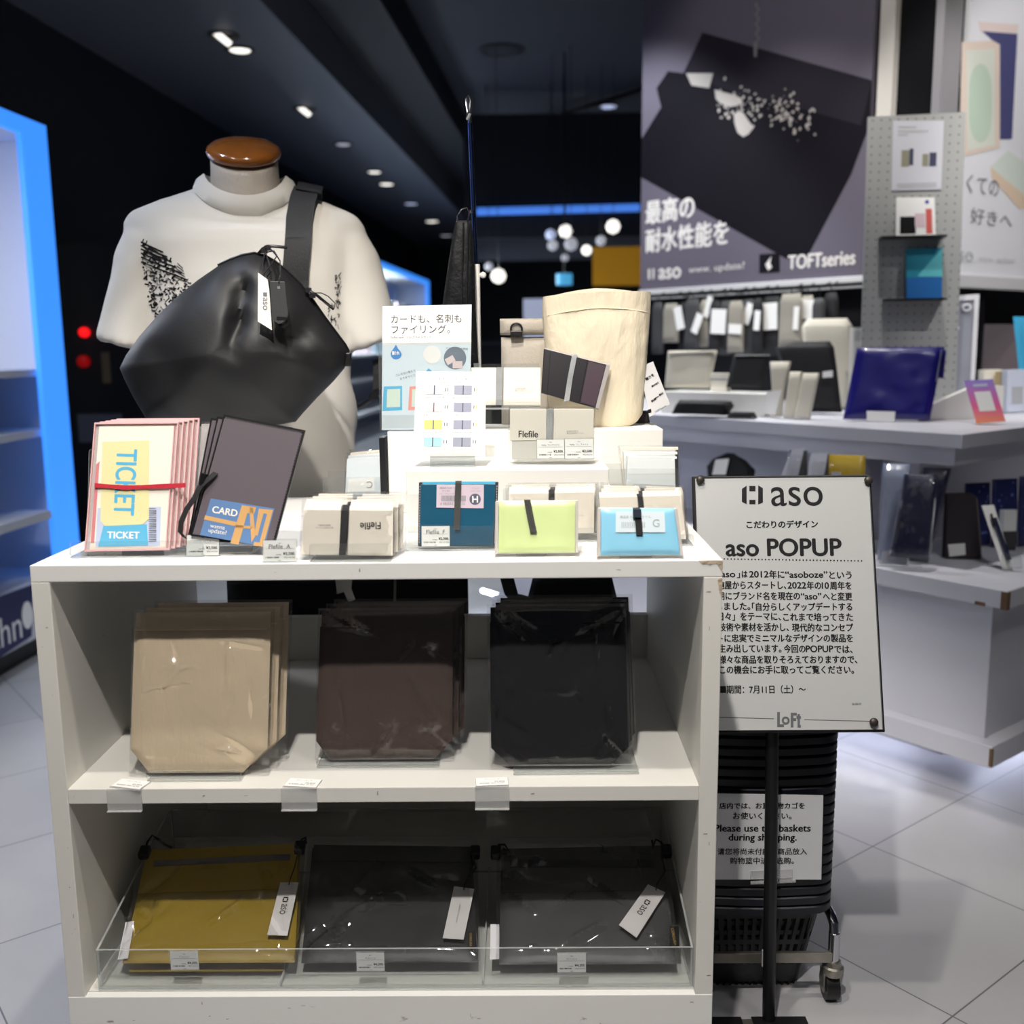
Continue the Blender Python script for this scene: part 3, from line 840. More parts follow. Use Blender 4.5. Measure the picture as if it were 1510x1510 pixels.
# white wallets at the right, behind
fr = lean(950, 764, ZT, 8, up=.003)
for k in range(3):
    f2 = Frame(fr.M @ Vector((.004 + .002 * k, .005 + .0125 * k, .008 + .004 * k)), 10, 0)
    q = f2.P([(926 - 6 * k, 673 - 7 * k), (998 + k, 673 - 7 * k), (1000, 735), (922, 735)])
    t = thing('white_card_wallet', ('white card wallet with a black edge in the clear tray, front of three', 'white card wallet second of three in the right-hand tray', 'rearmost white card wallet by the riser side')[k], 'card wallet', f2, group='white card wallets in the right-hand tray')
    m = MB(); m.prism(q, 0, .005); m.build('cover', mat('cool_white_cover', (236, 240, 240), .4) if k < 2 else KRAFTLIT, t, bevel=.0008)
    m = MB(); m.prism(subquad(q, .955, 1.0, .06, .9), -.0012, -.0001); m.build('elastic_band', ELASTIC, t)
    wrapper(t, qprof(grow(q, .004)), .0075, 31 + k, yc=.0025, amp=.0010, freq=40, nx=18, nz=18)
t = thing('acrylic_tray', 'clear acrylic tray with white card wallets beside the riser', 'tray', fr)
x0, z1 = fr.uv(892, 692); x1, _ = fr.uv(999, 692)
m = MB(); m.box(x0, x1, -.004, -.0018, 0, z1, edge=1); m.build('front_panel', [ACRYLIC, EDGE], t)
m = MB(); m.box(x0, x1, -.0016, .040, -.0002, .0018, Matrix.Rotation(rad(8), 4, 'X'), edge=1); m.build('base_plate', [ACRYLIC, EDGE], t)
m = MB(); m.box(x0, x1, .0405, .0425, .006, z1 + .01, edge=1); m.build('back_panel', [ACRYLIC, EDGE], t)

# ================================================================== WHITE RISER AND WHAT STANDS ON IT
ZR1, ZR2 = .934, .977
t = thing('stepped_riser', 'white two-step display riser in the middle of the table top', 'riser', loc=(0, 1.5, ZT))
a, c = onY(598, 694, 1.5), onY(898, 690, 1.5)
m = MB(); m.box(a.x, c.x, 0, .180, .0003, ZR1 - ZT); m.build('lower_step', RISER, t, bevel=.0015)
a, c = onY(571, 641, 1.68), onY(978, 633, 1.68)
m = MB(); m.box(a.x, c.x, .181, .325, .0003, ZR2 - ZT); m.build('upper_step', RISER, t, bevel=.0015)
RX0, RX1 = a.x, c.x

# small black block by the riser's left end
m = MB(); p = onY(566, 653, 1.69); m.box(p.x - .006, p.x + .004, 1.675, 1.71, ZT + .0005, ZT + .128); o = m.build('sign_post', BLACK, bevel=.001)
tag(o, 'small black post at the left end of the white riser', 'post')

# clear acrylic shelf on the riser
t = thing('acrylic_shelf', 'clear acrylic two-level shelf standing on the white riser', 'shelf', loc=(0, 1.684, ZR2 + .0004))
a0, a1 = onY(560, 637, 1.684), onY(796, 590, 1.69)
m = MB(); m.box(RX0 + .157, a1.x, .004, .034, .034, .0365, edge=1); m.build('shelf_plate', [ACRYLIC, EDGE], t)
m = MB(); m.box(RX0 + .157, RX0 + .1595, .004, .034, 0, .0335, edge=1); m.build('end_panel', [ACRYLIC, EDGE], t)
m = MB(); m.box(a1.x - .0025, a1.x, .004, .034, 0, .0335, edge=1); m.build('end_panel', [ACRYLIC, EDGE], t)
m = MB(); m.box(onY(698, 600, 1.684).x, a1.x, .0345, .037, 0, .108, edge=1); m.build('back_panel', [ACRYLIC, EDGE], t)
m = MB(); m.box(onY(698, 600, 1.684).x, a1.x, .0042, .0062, .0368, .050, edge=1); m.build('front_lip', [ACRYLIC, EDGE], t)

# tall poster card
ZSH = ZR2 + .0375
fr = lean(628, 634, ZR2, 7, T=.006)
fr = Frame((onY(628, 634, 1.684).x, 1.684, ZR2 + .0015), 5)
q = fr.P([(564, 451.5), (695.5, 449), (693, 636), (563, 637)])
q[2] = (q[2][0], .001); q[3] = (q[3][0], .001)
t = thing('poster_card', 'white and pale blue A5 poster card with a water drop, standing on the riser', 'sign', fr)
m = MB(); m.prism(q, 0, .0008); m.build('card', PAPER, t)
m = MB(); m.flat(subquad(q, .0, 1, .315, 1), -.0003); m.build('blue_panel', mat('pale_blue_print', (216, 229, 237), .7), t)
m = MB(); m.flat(subquad(q, .0, .44, .88, .985), -.0005); m.build('grey_table_print', mat('pale_grey_print', (198, 208, 214), .7), t)
m = MB()
c0 = fr.uv(628.5, 470); m.text('カードも、名刺も', c0[0], c0[1], w=fr.uv(681, 470)[0] - fr.uv(577, 470)[0], y=-.0005)
c0 = fr.uv(577.5, 486); m.text('ファイリング。', c0[0], c0[1], w=fr.uv(663, 486)[0] - fr.uv(577, 486)[0], y=-.0005, align='L')
c0 = fr.uv(576, 497.5); m.text('FleFile card（フレファイルカード）', c0[0], c0[1], w=fr.uv(638, 497)[0] - fr.uv(576, 497)[0], y=-.0005, align='L')
c0 = fr.uv(598, 550); m.text('ゴムを付け替えて', c0[0], c0[1], w=.034, y=-.0006, ang=14); c0 = fr.uv(601, 556); m.text('カスタマイズ', c0[0], c0[1], w=.026, y=-.0006, ang=14)
c0 = fr.uv(674, 514); m.text('とじてレベッカ配信', c0[0], c0[1], w=.036, y=-.0006, ang=-3)
m.build('lettering', mat('dark_grey_ink', (84, 84, 90), .7), t, clean=False)
m = MB(); m.flat(fr.P([(584, 508), (587, 514), (591, 519), (592.5, 523), (591, 527), (588, 529), (584, 530), (580, 529), (577, 526), (576, 522), (577.5, 518), (581, 513)]), -.0006); dr = m.build('water_drop', mat('drop_blue', (60, 140, 208), .6), t)
m = MB(); c0 = fr.uv(584, 520.5); m.text('耐水', c0[0], c0[1], w=.0125, y=-.0010, bold=.0002); m.build('lettering', PAPER, dr, clean=False)
m = MB(); c0 = fr.uv(637, 523); m.flat(disc(c0[0], c0[1], .0148), -.0006); m.build('white_circle', PAPER, t)
c0 = fr.uv(671, 528); m = MB(); m.flat(disc(c0[0], c0[1], .0185), -.0006); ph = m.build('round_photo', mat('photo_slate', (112, 124, 138), .7), t)
m = MB(); m.flat([(c0[0] - .017, c0[1] - .002), (c0[0] - .004, c0[1] + .005), (c0[0] + .001, c0[1] - .004), (c0[0] - .012, c0[1] - .012)], -.0009); m.flat(rect(c0[0] - .004, c0[0] + .012, c0[1] - .017, c0[1] - .005), -.0009); m.build('photo_cards', mat('photo_cards_print', (222, 206, 206), .7), ph)
m = MB(); m.flat(fr.P([(632, 543), (638, 548), (640, 556), (626, 556), (627, 549)]), -.0006); m.build('blue_splash', mat('splash_blue', (110, 178, 220), .7), t)
for qq, cc in (([(566, 570), (593, 569), (593, 605), (564, 606)], (92, 184, 222)), ([(604, 570), (625, 569), (625, 604), (602, 605)], (238, 160, 150))):
    pq = fr.P(qq); m = MB(); m.flat(pq, -.0006); x = m.build('wallet_picture', mat('wallet_picture_%d' % cc[0], cc, .7), t)
    m = MB(); m.flat(subquad(pq, .2, .9, .12, .86), -.0009); m.build('picture_card', mat('mint_print', (212, 228, 214), .7), x)
m = MB(); x0, x1 = q[3][0] - .003, q[2][0] + .003
m.box(x0, x1, -.003, -.001, 0, fr.uv(600, 505)[1], edge=1); m.box(x0, x1, .0012, .0032, 0, fr.uv(600, 505)[1], edge=1)
m.build('clear_holder', [ACRYLIC, EDGE], t)

# white wallet pack on the acrylic shelf
fr = Frame((onY(739, 586, 1.6935).x, 1.6935, ZSH + .0025), 8)
q = fr.P([(681, 527), (797, 527), (797, 584), (680, 583)])
dz = -min(p[1] for p in q); q = [(x, z + dz) for x, z in q]
t = card_pack(fr, q, 'white open card wallet pack with a silver band on the acrylic shelf', band=.485, bandw=.075, bandmat=SILVERBAND, flap=.02, wrap=False, mat_=KRAFTLIT)

# dark wallet tilted
fr = Frame((onY(846, 603, 1.688).x, 1.688, ZR2 + .001), 12)
q = fr.P([(802, 514), (900, 539), (883, 603), (798, 579)])
dz = .0008 - min(p[1] for p in q); q = [(x, z + max(dz, 0)) for x, z in q]
PLUM = mat('black_plum_film', (24, 20, 26), .32, coat=.15); PLUM2 = mat('plum_film', (64, 48, 58), .35, coat=.1)
t = thing('card_wallet', 'black plum card wallet tilted right with a silver band before the tall cream pouch', 'card wallet', fr)
m = MB(); m.prism(q, 0, .006); m.build('cover', PLUM, t, bevel=.001)
m = MB(); m.flat(subquad(q, .68, .93, .03, .97), -.0004); m.build('plum_pocket', PLUM2, t)
m = MB(); m.flat(subquad(q, .655, .662, .0, 1), -.0005); m.flat(subquad(q, .1, .105, .0, 1), -.0005); m.build('fold_line', INK, t)
m = MB(); m.prism(subquad(q, .94, 1, .0, 1), -.0012, .007); m.prism(subquad(q, .02, 1, -.035, .0), .001, .004); m.build('frosted_edge', SLEEVE, t)
m = MB(); a, c, d = quadpt(q, .455, -.05), quadpt(q, .445, .5), quadpt(q, .445, 1.02); m.ribbon([(a[0], .003, a[1]), (a[0], -.0015, a[1] - .003), (c[0], -.002, c[1]), (d[0], -.0012, d[1]), (d[0], .003, d[1])], Vector((.0088, 0, .002)), .0012); m.build('elastic_band', SILVERBAND, t)

# Flefile pack with two price labels on the lower step
fr = lean(812, 682, ZR1, 8, T=.018)
q = fr.P([(752, 602), (876, 602), (875, 648), (752, 650)])
t = card_pack(fr, [(x, z) for x, z in q], 'beige card pack with upright script and silver band on the lower step', band=.478, bandw=.07, bandmat=SILVERBAND, flap=.03, text=(None, .80, .76), wrap=False)
m = MB(); w0 = fr.P([(750, 600), (878, 600), (876.5, 678), (748, 679)]); m.prism([(x, max(z, .0003)) for x, z in w0], -.0052, -.0044, edge=1); m.prism([(x, max(z, .0003)) for x, z in w0], .016, .0168, edge=1)
m.prism([(w0[3][0], .0003), (w0[2][0], .0003), (w0[2][0], .0011), (w0[3][0], .0011)], -.0043, .0159); m.build('clear_box', [ACRYLIC, EDGE], t)
m = MB(); m.prism([(x, max(z, .0015)) for x, z in fr.P([(755, 650), (876, 649), (875, 676), (755, 677)])], .001, .012); m.build('lower_wallet', mat('milky_grey_wallet', (206, 202, 194), .5), t)
f2 = Frame(fr.M @ Vector((0, -.0078, 0)), 8)
price_card(792, 832, 648.5, 676.5, ZR1, 'Flefile  フレファイル', '¥2,500.', 'left price label of the pair below the upright script pack', 'price labels on the riser pack', frame=f2)
price_card(833, 875, 647.5, 676.5, ZR1, 'Flefile  フレファイル', '¥2,500.', 'right price label of the pair below the upright script pack', 'price labels on the riser pack', frame=f2)

# colour variation sheet
fr = lean(662, 686, ZR1, 11, T=.012)
q = fr.P([(614, 547.5), (717, 548), (715, 673), (609, 672.5)])
t = thing('colour_chart_card', 'white colour chart card with eight small wallet pictures in two columns', 'sign', fr)
m = MB(); m.prism(q, 0, .0008); m.build('card', PAPER, t)
m = MB(); c0 = quadpt(q, .55, .085); m.text('カラーバリエーション', c0[0], c0[1], w=.048, y=-.0004); c0 = quadpt(q, .55, .125); m.text('全８種類のカラーからお選びください', c0[0], c0[1], w=.044, y=-.0004)
m.build('lettering', INKLIGHT, t, clean=False)
cols = (((226, 214, 222), (168, 170, 188)), ((236, 220, 222), (164, 166, 186)), ((232, 228, 130), (166, 168, 188)), ((170, 220, 234), (160, 164, 180)))
names = (('A ホワイト・ブラック', 'B ブラック・ブラック'), ('C ホワイト・シルバー', 'D ブラック・シルバー'), ('E ホワイト・クリアグリーン', 'F ブラック・クリアグリーン'), ('G ホワイト・クリアスカイ', 'H ブラック・クリアスカイ'))
mt = MB(); mg = MB(); my = MB()
for r_ in range(4):
    for c_ in range(2):
        u0 = (.14, .55)[c_]; v0 = .165 + .205 * r_; sq = subquad(q, u0, u0 + .25, v0, v0 + .105)
        m = MB(); m.flat(sq, -.0004); w = m.build('wallet_picture', mat('chart_swatch_%d%d' % (r_, c_), cols[r_][c_], .7), t)
        mg.flat(subquad(sq, .48, .54, 0, 1.02), -.0007)
        for j in range(2): (my if c_ == 1 and j == 1 and r_ < 3 else mg).flat(subquad(q, u0 + .28 + .035 * j, u0 + .29 + .035 * j, v0 + .03, v0 + .07), -.0005)
        c0 = quadpt(q, u0 - .01, v0 + .145); mt.text(names[r_][c_], c0[0], c0[1], w=.030 if r_ < 2 else .038, y=-.0004, align='L')
mt.build('caption_lettering', INKGREY, t, clean=False); mg.build('band_pictures', mat('band_print', (96, 98, 112), .7), t); my.build('yellow_band_pictures', mat('yellow_print', (224, 214, 90), .7), t)
zc = min(q[2][1], q[3][1]) - .0006
st_ = acrylic_stand(fr, 634, 700, 664, .05, .006, 'small clear stand holding the colour chart card')
m = MB(); a, c = fr.uv(634, 680), fr.uv(700, 680); m.box(a[0], c[0], -.003, .0058, 0, zc, edge=1); m.build('base_block', [ACRYLIC, EDGE], st_)

# tall cream pouch: open tube
PARCH = mat('cream_washed_paper', (233, 220, 194), .85, bump=(60, 1.0, (1, 1, .4)), var=.04)
p0 = Vector((onY(879, 600, 1.765).x, 1.765, ZR2 + .0006)); s_ = 1.70 / 1500 * 1.0
t = thing('tall_pouch', 'tall cream crinkled pouch standing open on the white riser', 'pouch', loc=p0, yaw=0)
KP = 1.765 / 1.70
rows = [(0, .060, .030), (.006, .068, .033), (.018, .0765, .036), (.028, .078, .037)] + [(z_, .079 + .0095 * (z_ - .04) / .145, .038 + .009 * (z_ - .04) / .145) for z_ in (.04, .052, .064, .076, .088, .1, .112, .124, .136, .148, .160, .172)] + [(.182, .0880, .046), (.194, .0884, .047), (.205, .0885, .048), (.216, .0885, .049)]
m = MB(); R = []
N = 56
for zz, ax, ay in rows:
    ring = []
    for k in range(N):
        a = 2 * PI * k / N
        x = ax * math.copysign(abs(cos(a)) ** .8, cos(a)); y = ay * math.copysign(abs(sin(a)) ** .8, sin(a))
        d = (.0022 * noise.noise(Vector((x * 30, y * 30, zz * 14))) + .0012 * noise.noise(Vector((x * 80, y * 80, zz * 30)))) if 0 < zz else 0
        tz = (.010 * (1 - (x / ax) ** 2) * (.5 + .5 * sin(a)) - .006 * (x / ax < 0) * (abs(x / ax))) if zz > .17 else 0
        if zz <= .03: x = max(x, -ax)
        ring.append((x * (1 + d * 6), y + d, zz + tz * (zz - .17) / .046))
    R.append([(x * KP, y, z * KP) for x, y, z in ring])
inner = [[(x * .975, y * .95, z) for x, y, z in ring] for ring in reversed(R)]
m.loft(R + inner[:-1] + [[(x * .96, y * .9, z + .004) for x, y, z in inner[-1]]]); m.build('body', PARCH, t, smooth=50)
m = MB()
def yf(x, ax, ay): return -ay * max(0.0, 1 - abs(x / ax) ** 2.5) ** .4
pts = []
for k in range(25):
    x = -.0865 + .173 * k / 24; pts.append((x, yf(x, .088, .0455) - .0014, .1825 + .008 * (1 - (x / .0865) ** 2) - (.004 if x < 0 else 0) * abs(x / .0865)))
m.tube([(x * KP, y + .0006, z * KP) for x, y, z in pts], .0007, 6); m.build('hem_seam', PARCH, t, smooth=True)
# hang tag of the pouch
fr = Frame((onY(972, 612, 1.745).x, 1.745, ZR2 + .0012), 6)
q = fr.P([(943, 541), (963, 533), (988, 596), (958, 615)])
q = [(x, max(z, .0005)) for x, z in q]
t = thing('hang_tag', 'grey leaning information tag at the right of the tall cream pouch', 'tag', fr)
m = MB(); m.prism(q, 0, .0008); m.build('card', mat('light_grey_card', (206, 205, 206), .7), t)
m = MB(); an = qang(q) + 0
an = math.degrees(math.atan2(q[2][1] - q[3][1], q[2][0] - q[3][0]))
for px_, py_, s, w in ((958, 556, '軽さを', .016), (966, 567, '撥水加工', .014), (972, 583, 'eco 素材', .016), (964, 590, '防臭', .009)):
    c0 = fr.uv(px_, py_); m.text(s, c0[0], c0[1], w=w, y=-.0005, ang=an, bold=.0002)
c0 = fr.uv(974, 603); m.text('TOFTseries', c0[0], c0[1], w=.022, y=-.0005, ang=an); c0 = fr.uv(959, 607); m.flat([(c0[0] - .004, c0[1] - .003), (c0[0] + .002, c0[1] - .001), (c0[0] + .001, c0[1] + .005), (c0[0] - .005, c0[1] + .003)], -.0005)
m.build('lettering', INK, t, clean=False)
m = MB(); p = onY(949, 606, 1.78); m.soft([(0, -.012, .014), (.022, -.006, .010)], .014, 10, 8); o = m.build('strap_end', mat('dark_plum_cloth', (48, 36, 42), .7), None, smooth=True); o.location = (p.x, 1.80, ZR2 + .001)
tag(o, 'dark folded strap end lying behind the grey information tag', 'strap')

# greige pouch with ring behind
GREIGE = mat('greige_cloth', (176, 168, 156), .8, bump=(250, .25))
p = onY(772, 600, 1.80)
fr = Frame((p.x, 1.80, ZR2 + .001), 2)
t = thing('flap_pouch', 'greige pouch with a black D-ring behind the white wallet pack', 'pouch', fr)
a, c = fr.uv(738, 470), fr.uv(812, 470)
m = MB(); m.soft([(0, a[0], c[0]), (fr.uv(770, 497)[1], a[0] + .001, c[0])], .03, 16, 16, .001, 20, 4); m.build('body', GREIGE, t, smooth=True)
m = MB(); m.soft([(fr.uv(770, 494)[1], a[0] - .001, c[0] + .001), (a[1], a[0] - .001, c[0])], .034, 14, 8, .0008, 20, 5); m.build('flap', GREIGE, t, smooth=True)
m = MB(); c0 = fr.uv(761.5, 486); m.tube([(c0[0] + .0098 * cos(2 * PI * k / 20), -.020, c0[1] + .0098 * sin(2 * PI * k / 20)) for k in range(20)], .0017, 8, closed=True); m.build('ring', BLACK, t, smooth=True)
m = MB(); m.box(c0[0] - .0105, c0[0] + .0105, -.0235, -.0165, c0[1] - .013, c0[1] - .003); m.build('ring_tab', BLACK, t, bevel=.0015)

# ================================================================== POLE STAND WITH HOOK, BLACK BAG ON IT
PY = 1.852
pb, pm, ptp = onY(704, 560, PY), onY(702, 390, PY), onY(691, 142, PY)
pole = thing('pole_stand', 'thin chrome hook pole rising from a white tube on the table', 'stand', loc=(pb.x, PY, ZT + .0004))
L = lambda p: (p.x - pb.x, p.y - PY, p.z - ZT)
m = MB(); m.box(-.05, .05, -.012, .012, 0, .006); m.build('base_plate', mat('white_metal', (226, 224, 218), .4), pole, bevel=.001)
zm_ = pm.z - ZT
m = MB(); m.tube([(0, 0, .006), (L(pm)[0], 0, zm_)], .0068, 14); m.build('outer_tube', mat('white_metal', (226, 224, 218), .4), pole, smooth=True)
m = MB(); k_ = onY(711.5, 406, PY); m.tube([(L(k_)[0] - .010, 0, L(k_)[2]), (L(k_)[0] - .003, 0, L(k_)[2])], .003, 8); m.lathe([(0.0001, -.0058), (.0045, -.004), (.006, 0), (.0045, .004), (.0001, .0058)], 12, c=(L(k_)[0] + .001, 0, L(k_)[2])); m.build('lock_knob', mat('white_metal', (226, 224, 218), .4), pole, smooth=True)
BLUECHROME = mat('dark_blue_steel', (74, 96, 150), .22, metal=1)
pt_ = onY(693, 182, PY)
m = MB(); m.tube([(L(pm)[0], 0, zm_ - .02), (L(pt_)[0], 0, L(pt_)[2])], .0042, 12); m.build('pole', BLUECHROME, pole, smooth=True)
hp = [L(pt_), (L(pt_)[0] - .001, 0, L(pt_)[2] + .02), (L(ptp)[0] + .004, .002, L(ptp)[2] - .008), (L(ptp)[0], .004, L(ptp)[2]), (L(ptp)[0] - .005, .004, L(ptp)[2] - .006), (L(ptp)[0] - .003, 0, L(ptp)[2] - .03), (L(ptp)[0] - .002, -.008, L(ptp)[2] - .038), (L(ptp)[0] + .002, -.014, L(ptp)[2] - .03)]
m = MB(); m.tube(hp, .0034, 10); m.build('hook', CHROME, pole, smooth=True)
pr = onY(697, 312, PY)
m = MB(); m.tube([(L(pr)[0], -.004, L(pr)[2]), (L(pr)[0] - .002, -.03, L(pr)[2] - .004)], .003, 8); m.build('side_peg', CHROME, pole, smooth=True)
NYLON = mat('black_nylon', (11, 12, 16), .6, bump=(160, .35), spec=.3)
fr = Frame((onY(680, 480, 1.815).x, 1.815, 1.085), 0)
t = thing('hanging_tote', 'folded black nylon bag hanging edge-on from the chrome hook pole', 'bag', fr)
ys = [(325, 672, 695), (350, 667, 698), (390, 661, 700), (430, 655, 701), (470, 650, 702)]
pr_ = [(fr.uv(680, y)[1], fr.uv(a, y)[0], fr.uv(b_, y)[0]) for y, a, b_ in ys]; pr_ = [(.0, pr_[-1][1] - .003, pr_[-1][2] + .003)] + pr_
m = MB(); m.soft(pr_, .030, 12, 40, .004, 24, 3); m.build('body', NYLON, t, smooth=True)
m = MB(); zt = fr.uv(685, 325)[1]; c0 = fr.uv(684, 318)
m.tube([(c0[0] - .011, -.003, zt - .004), (c0[0] - .012, -.004, zt + .008), (c0[0] - .004, -.006, zt + .018), (c0[0] + .006, -.007, zt + .021), (c0[0] + .010, -.006, zt + .012), (c0[0] + .006, -.004, zt - .004)], .0012, 8); m.build('wire_loop', CHROME, t, smooth=True)
m = MB()
for x_ in (684, 691):
    m.tube([(fr.uv(x_ - (y - 330) * .02, y)[0], -.0165, fr.uv(x_, y)[1]) for y in (330, 370, 420, 470)], .0018, 6)
m.build('seam_piping', NYLON, t, smooth=True)

# ================================================================== MANNEQUIN WITH T-SHIRT
MY = 2.10
MXc = onY(361, 250, MY).x
LINEN = mat('linen_weave', (196, 186, 174), .9, bump=(420, .5, (1, 1, .25)), var=.06)
TEE = mat('white_cotton', (214, 210, 203), .85, bump=(500, .12))
man = thing('mannequin', 'linen neck mannequin in a white printed T-shirt behind the cart', 'mannequin', loc=(MXc, MY, 0), yaw=13)
m = MB(); m.loft([[(r * cos(2 * PI * k / 40), r * .96 * sin(2 * PI * k / 40), z + tl * r * sin(2 * PI * k / 40)) for k in range(40)] for r, z, tl in ((.058, 1.36, 0), (.062, 1.385, .05), (.066, 1.41, .15), (.067, 1.44, .35), (.0655, 1.465, .52), (.0655, 1.482, .62), (.064, 1.490, .64))]); m.build('neck', LINEN, man, smooth=60)
WOOD = mat('varnished_wood', (150, 88, 34), .18, coat=.8, bump=(30, .05, (1, 6, 1)), var=.2)
Mc = Matrix.Translation((0, 0, 1.492)) @ Matrix.Rotation(rad(28), 4, 'X')
m = MB()
prof = [(.0665, -.0035), (.0715, .001), (.0730, .007), (.0715, .0125), (.064, .0185), (.045, .0240), (.020, .0265), (.0005, .0270)]
m.loft([[Mc @ Vector((r * cos(2 * PI * k / 40), r * .96 * sin(2 * PI * k / 40), z)) for k in range(40)] for r, z in prof]); m.build('neck_cap', WOOD, man, smooth=60)
m = MB(); m.tube([(0, .02, .012), (0, .02, .78)], .014, 12); m.build('stand_pole', CHROME, man, smooth=True)
m = MB(); m.lathe([(.16, 0.001), (.16, .008), (.03, .014), (.001, .016)], 32, c=(0, .02, 0)); m.build('stand_base', BLACKSATIN, man, smooth=True)


def srow(a, bf, bb, z, n=36, p=2.6, cx=0):
    out = []
    for k in range(n):
        t_ = 2 * PI * k / n; c_, s_ = cos(t_), sin(t_)
        r = (abs(c_) ** p + abs(s_) ** p) ** (-1 / p)
        out.append((cx + a * r * c_, (bb if s_ > 0 else bf) * r * s_, z))
    return out


m = MB()
m.loft([srow(.200, .112, .108, .70), srow(.202, .116, .11, .85), srow(.198, .120, .112, 1.0), srow(.197, .126, .114, 1.15), srow(.205, .122, .112, 1.25), srow(.222, .108, .104, 1.32), srow(.236, .092, .094, 1.356, p=2.3), srow(.222, .082, .086, 1.378, p=2.2), srow(.165, .080, .082, 1.402, p=2.1), srow(.110, .078, .079, 1.422, p=2), srow(.080, .072, .073, 1.436, p=2)])
for sx in (-1, 1):
    R = []
    for k, (x, z, rx, ry) in enumerate(((.140, 1.325, .045, .066), (.185, 1.315, .056, .074), (.203, 1.270, .062, .078), (.213, 1.22, .064, .080), (.224, 1.165, .066, .082), (.234, 1.118, .068, .084))):
        d = Vector((1, 0, -.15)).normalized() if k == 0 else Vector((.55, 0, -.85)).normalized() if k < 3 else Vector((.26, 0, -.97)).normalized()
        w = Vector((d.z, 0, -d.x))
        R.append([Vector((sx * x, .0, z)) + Vector((sx * w.x, 0, w.z)) * rx * cos(2 * PI * j / 24) + Vector((0, ry * sin(2 * PI * j / 24), 0)) for j in range(24)])
    m.loft(R)
raw = m.build('t_shirt', TEE, None)
md = raw.modifiers.new('r', 'REMESH'); md.mode = 'VOXEL'; md.voxel_size = .0075
md = raw.modifiers.new('s', 'SMOOTH'); md.iterations = 7; md.factor = .6
dg = bpy.context.evaluated_depsgraph_get(); dg.update()
shirt_me = bpy.data.meshes.new_from_object(raw.evaluated_get(dg))
bpy.data.objects.remove(raw)
for v in shirt_me.vertices:
    c = v.co; n = v.normal
    ax = abs(c.x)
    f = 0.0
    if c.z > 1.34 and c.y < 0:
        kk = min(1, (c.z - 1.34) / .08); c.z -= .056 * kk * min(1, -c.y / .075) ** 1.1 * max(0, 1 - (ax / .16) ** 2)
    k = max(0, min(1, (1.30 - c.z) / .15))
    f += .0055 * k * math.sin((c.x * 1.0 + .5 * (c.z - 1.0)) * 46 + 3 * noise.noise(Vector((c.x * 4, 1, c.z * 3)))) * (.4 + .6 * abs(noise.noise(Vector((c.x * 6, 4, c.z * 4)))))
    if ax > .17:
        s_ = min(1, (ax - .17) / .06)
        f += .0085 * s_ * math.sin((c.z * .8 + ax * 1.1) * 62 + c.y * 14 + (2 if c.x > 0 else 0)) * max(0, noise.noise(Vector((c.x * 7, c.y * 6, c.z * 7 + 2))) + .35)
    f += .0030 * noise.noise(Vector((c.x * 9, c.y * 9, c.z * 9)))
    v.co = c + n * f * (0 if c.z > 1.43 else 1)
for p in shirt_me.polygons: p.use_smooth = True
shirt_me.materials.clear(); shirt_me.materials.append(TEE); shirt_me.name = 't_shirt'
shirt = bpy.data.objects.new('t_shirt', shirt_me); COL.objects.link(shirt); shirt.parent = man
bvh = BVHTree.FromPolygons([v.co[:] for v in shirt_me.vertices], [tuple(p.vertices) for p in shirt_me.polygons])
ro, rm, rt, ri = [], [], [], []
for k in range(56):
    a = 2 * PI * k / 56; fr_ = max(0, -sin(a)) ** 1.25
    T = Vector((.080 * cos(a), .0765 * sin(a), 1.456 - .050 * fr_))
    h = bvh.find_nearest(Vector((.104 * cos(a), .098 * sin(a), 1.438 - .062 * fr_)))
    B_ = h[0] + h[1] * .0035
    ro.append(B_); rm.append((B_ + T) / 2 + Vector((cos(a), sin(a), .6)) * .0035); rt.append(T); ri.append(Vector((T.x * .965, T.y * .965, T.z - .001)))
rb = [p - Vector((0, 0, .006)) + Vector((-p.x * .06, -p.y * .06, 0)) for p in ro]
m = MB(); m.loft([rb, ro, rm, rt, ri, [p - Vector((0, 0, .02)) for p in ri]], False, False)
m.build('collar', TEE, shirt, smooth=60)
MI = man.matrix_world.inverted()


def on_shirt(px, py, off=.0012):
    o = MI @ EYE; d = (MI.to_3x3() @ ray(px, py)).normalized()
    h = bvh.ray_cast(o, d)
    return (h[0] + h[1] * off) if h[0] is not None else None


random.seed(7)
m = MB()


def stroke(a, b_, w):
    n = 4; L_ = []
    for k in range(n + 1):
        p = on_shirt(a[0] + (b_[0] - a[0]) * k / n, a[1] + (b_[1] - a[1]) * k / n)
        if p is None: return
        L_.append(p)
    dx, dy = b_[0] - a[0], b_[1] - a[1]; l = math.hypot(dx, dy) or 1
    wv = Vector((-dy / l * w, 0, -dx / l * w))
    for p, q_ in zip(L_, L_[1:]):
        m.face([m.bm.verts.new(p - wv), m.bm.verts.new(q_ - wv), m.bm.verts.new(q_ + wv), m.bm.verts.new(p + wv)])


def intri(p, T):
    def s(a, b_, c): return (a[0] - c[0]) * (b_[1] - c[1]) - (b_[0] - c[0]) * (a[1] - c[1])
    d = [s(p, T[0], T[1]), s(p, T[1], T[2]), s(p, T[2], T[0])]
    return not (min(d) < 0 < max(d))


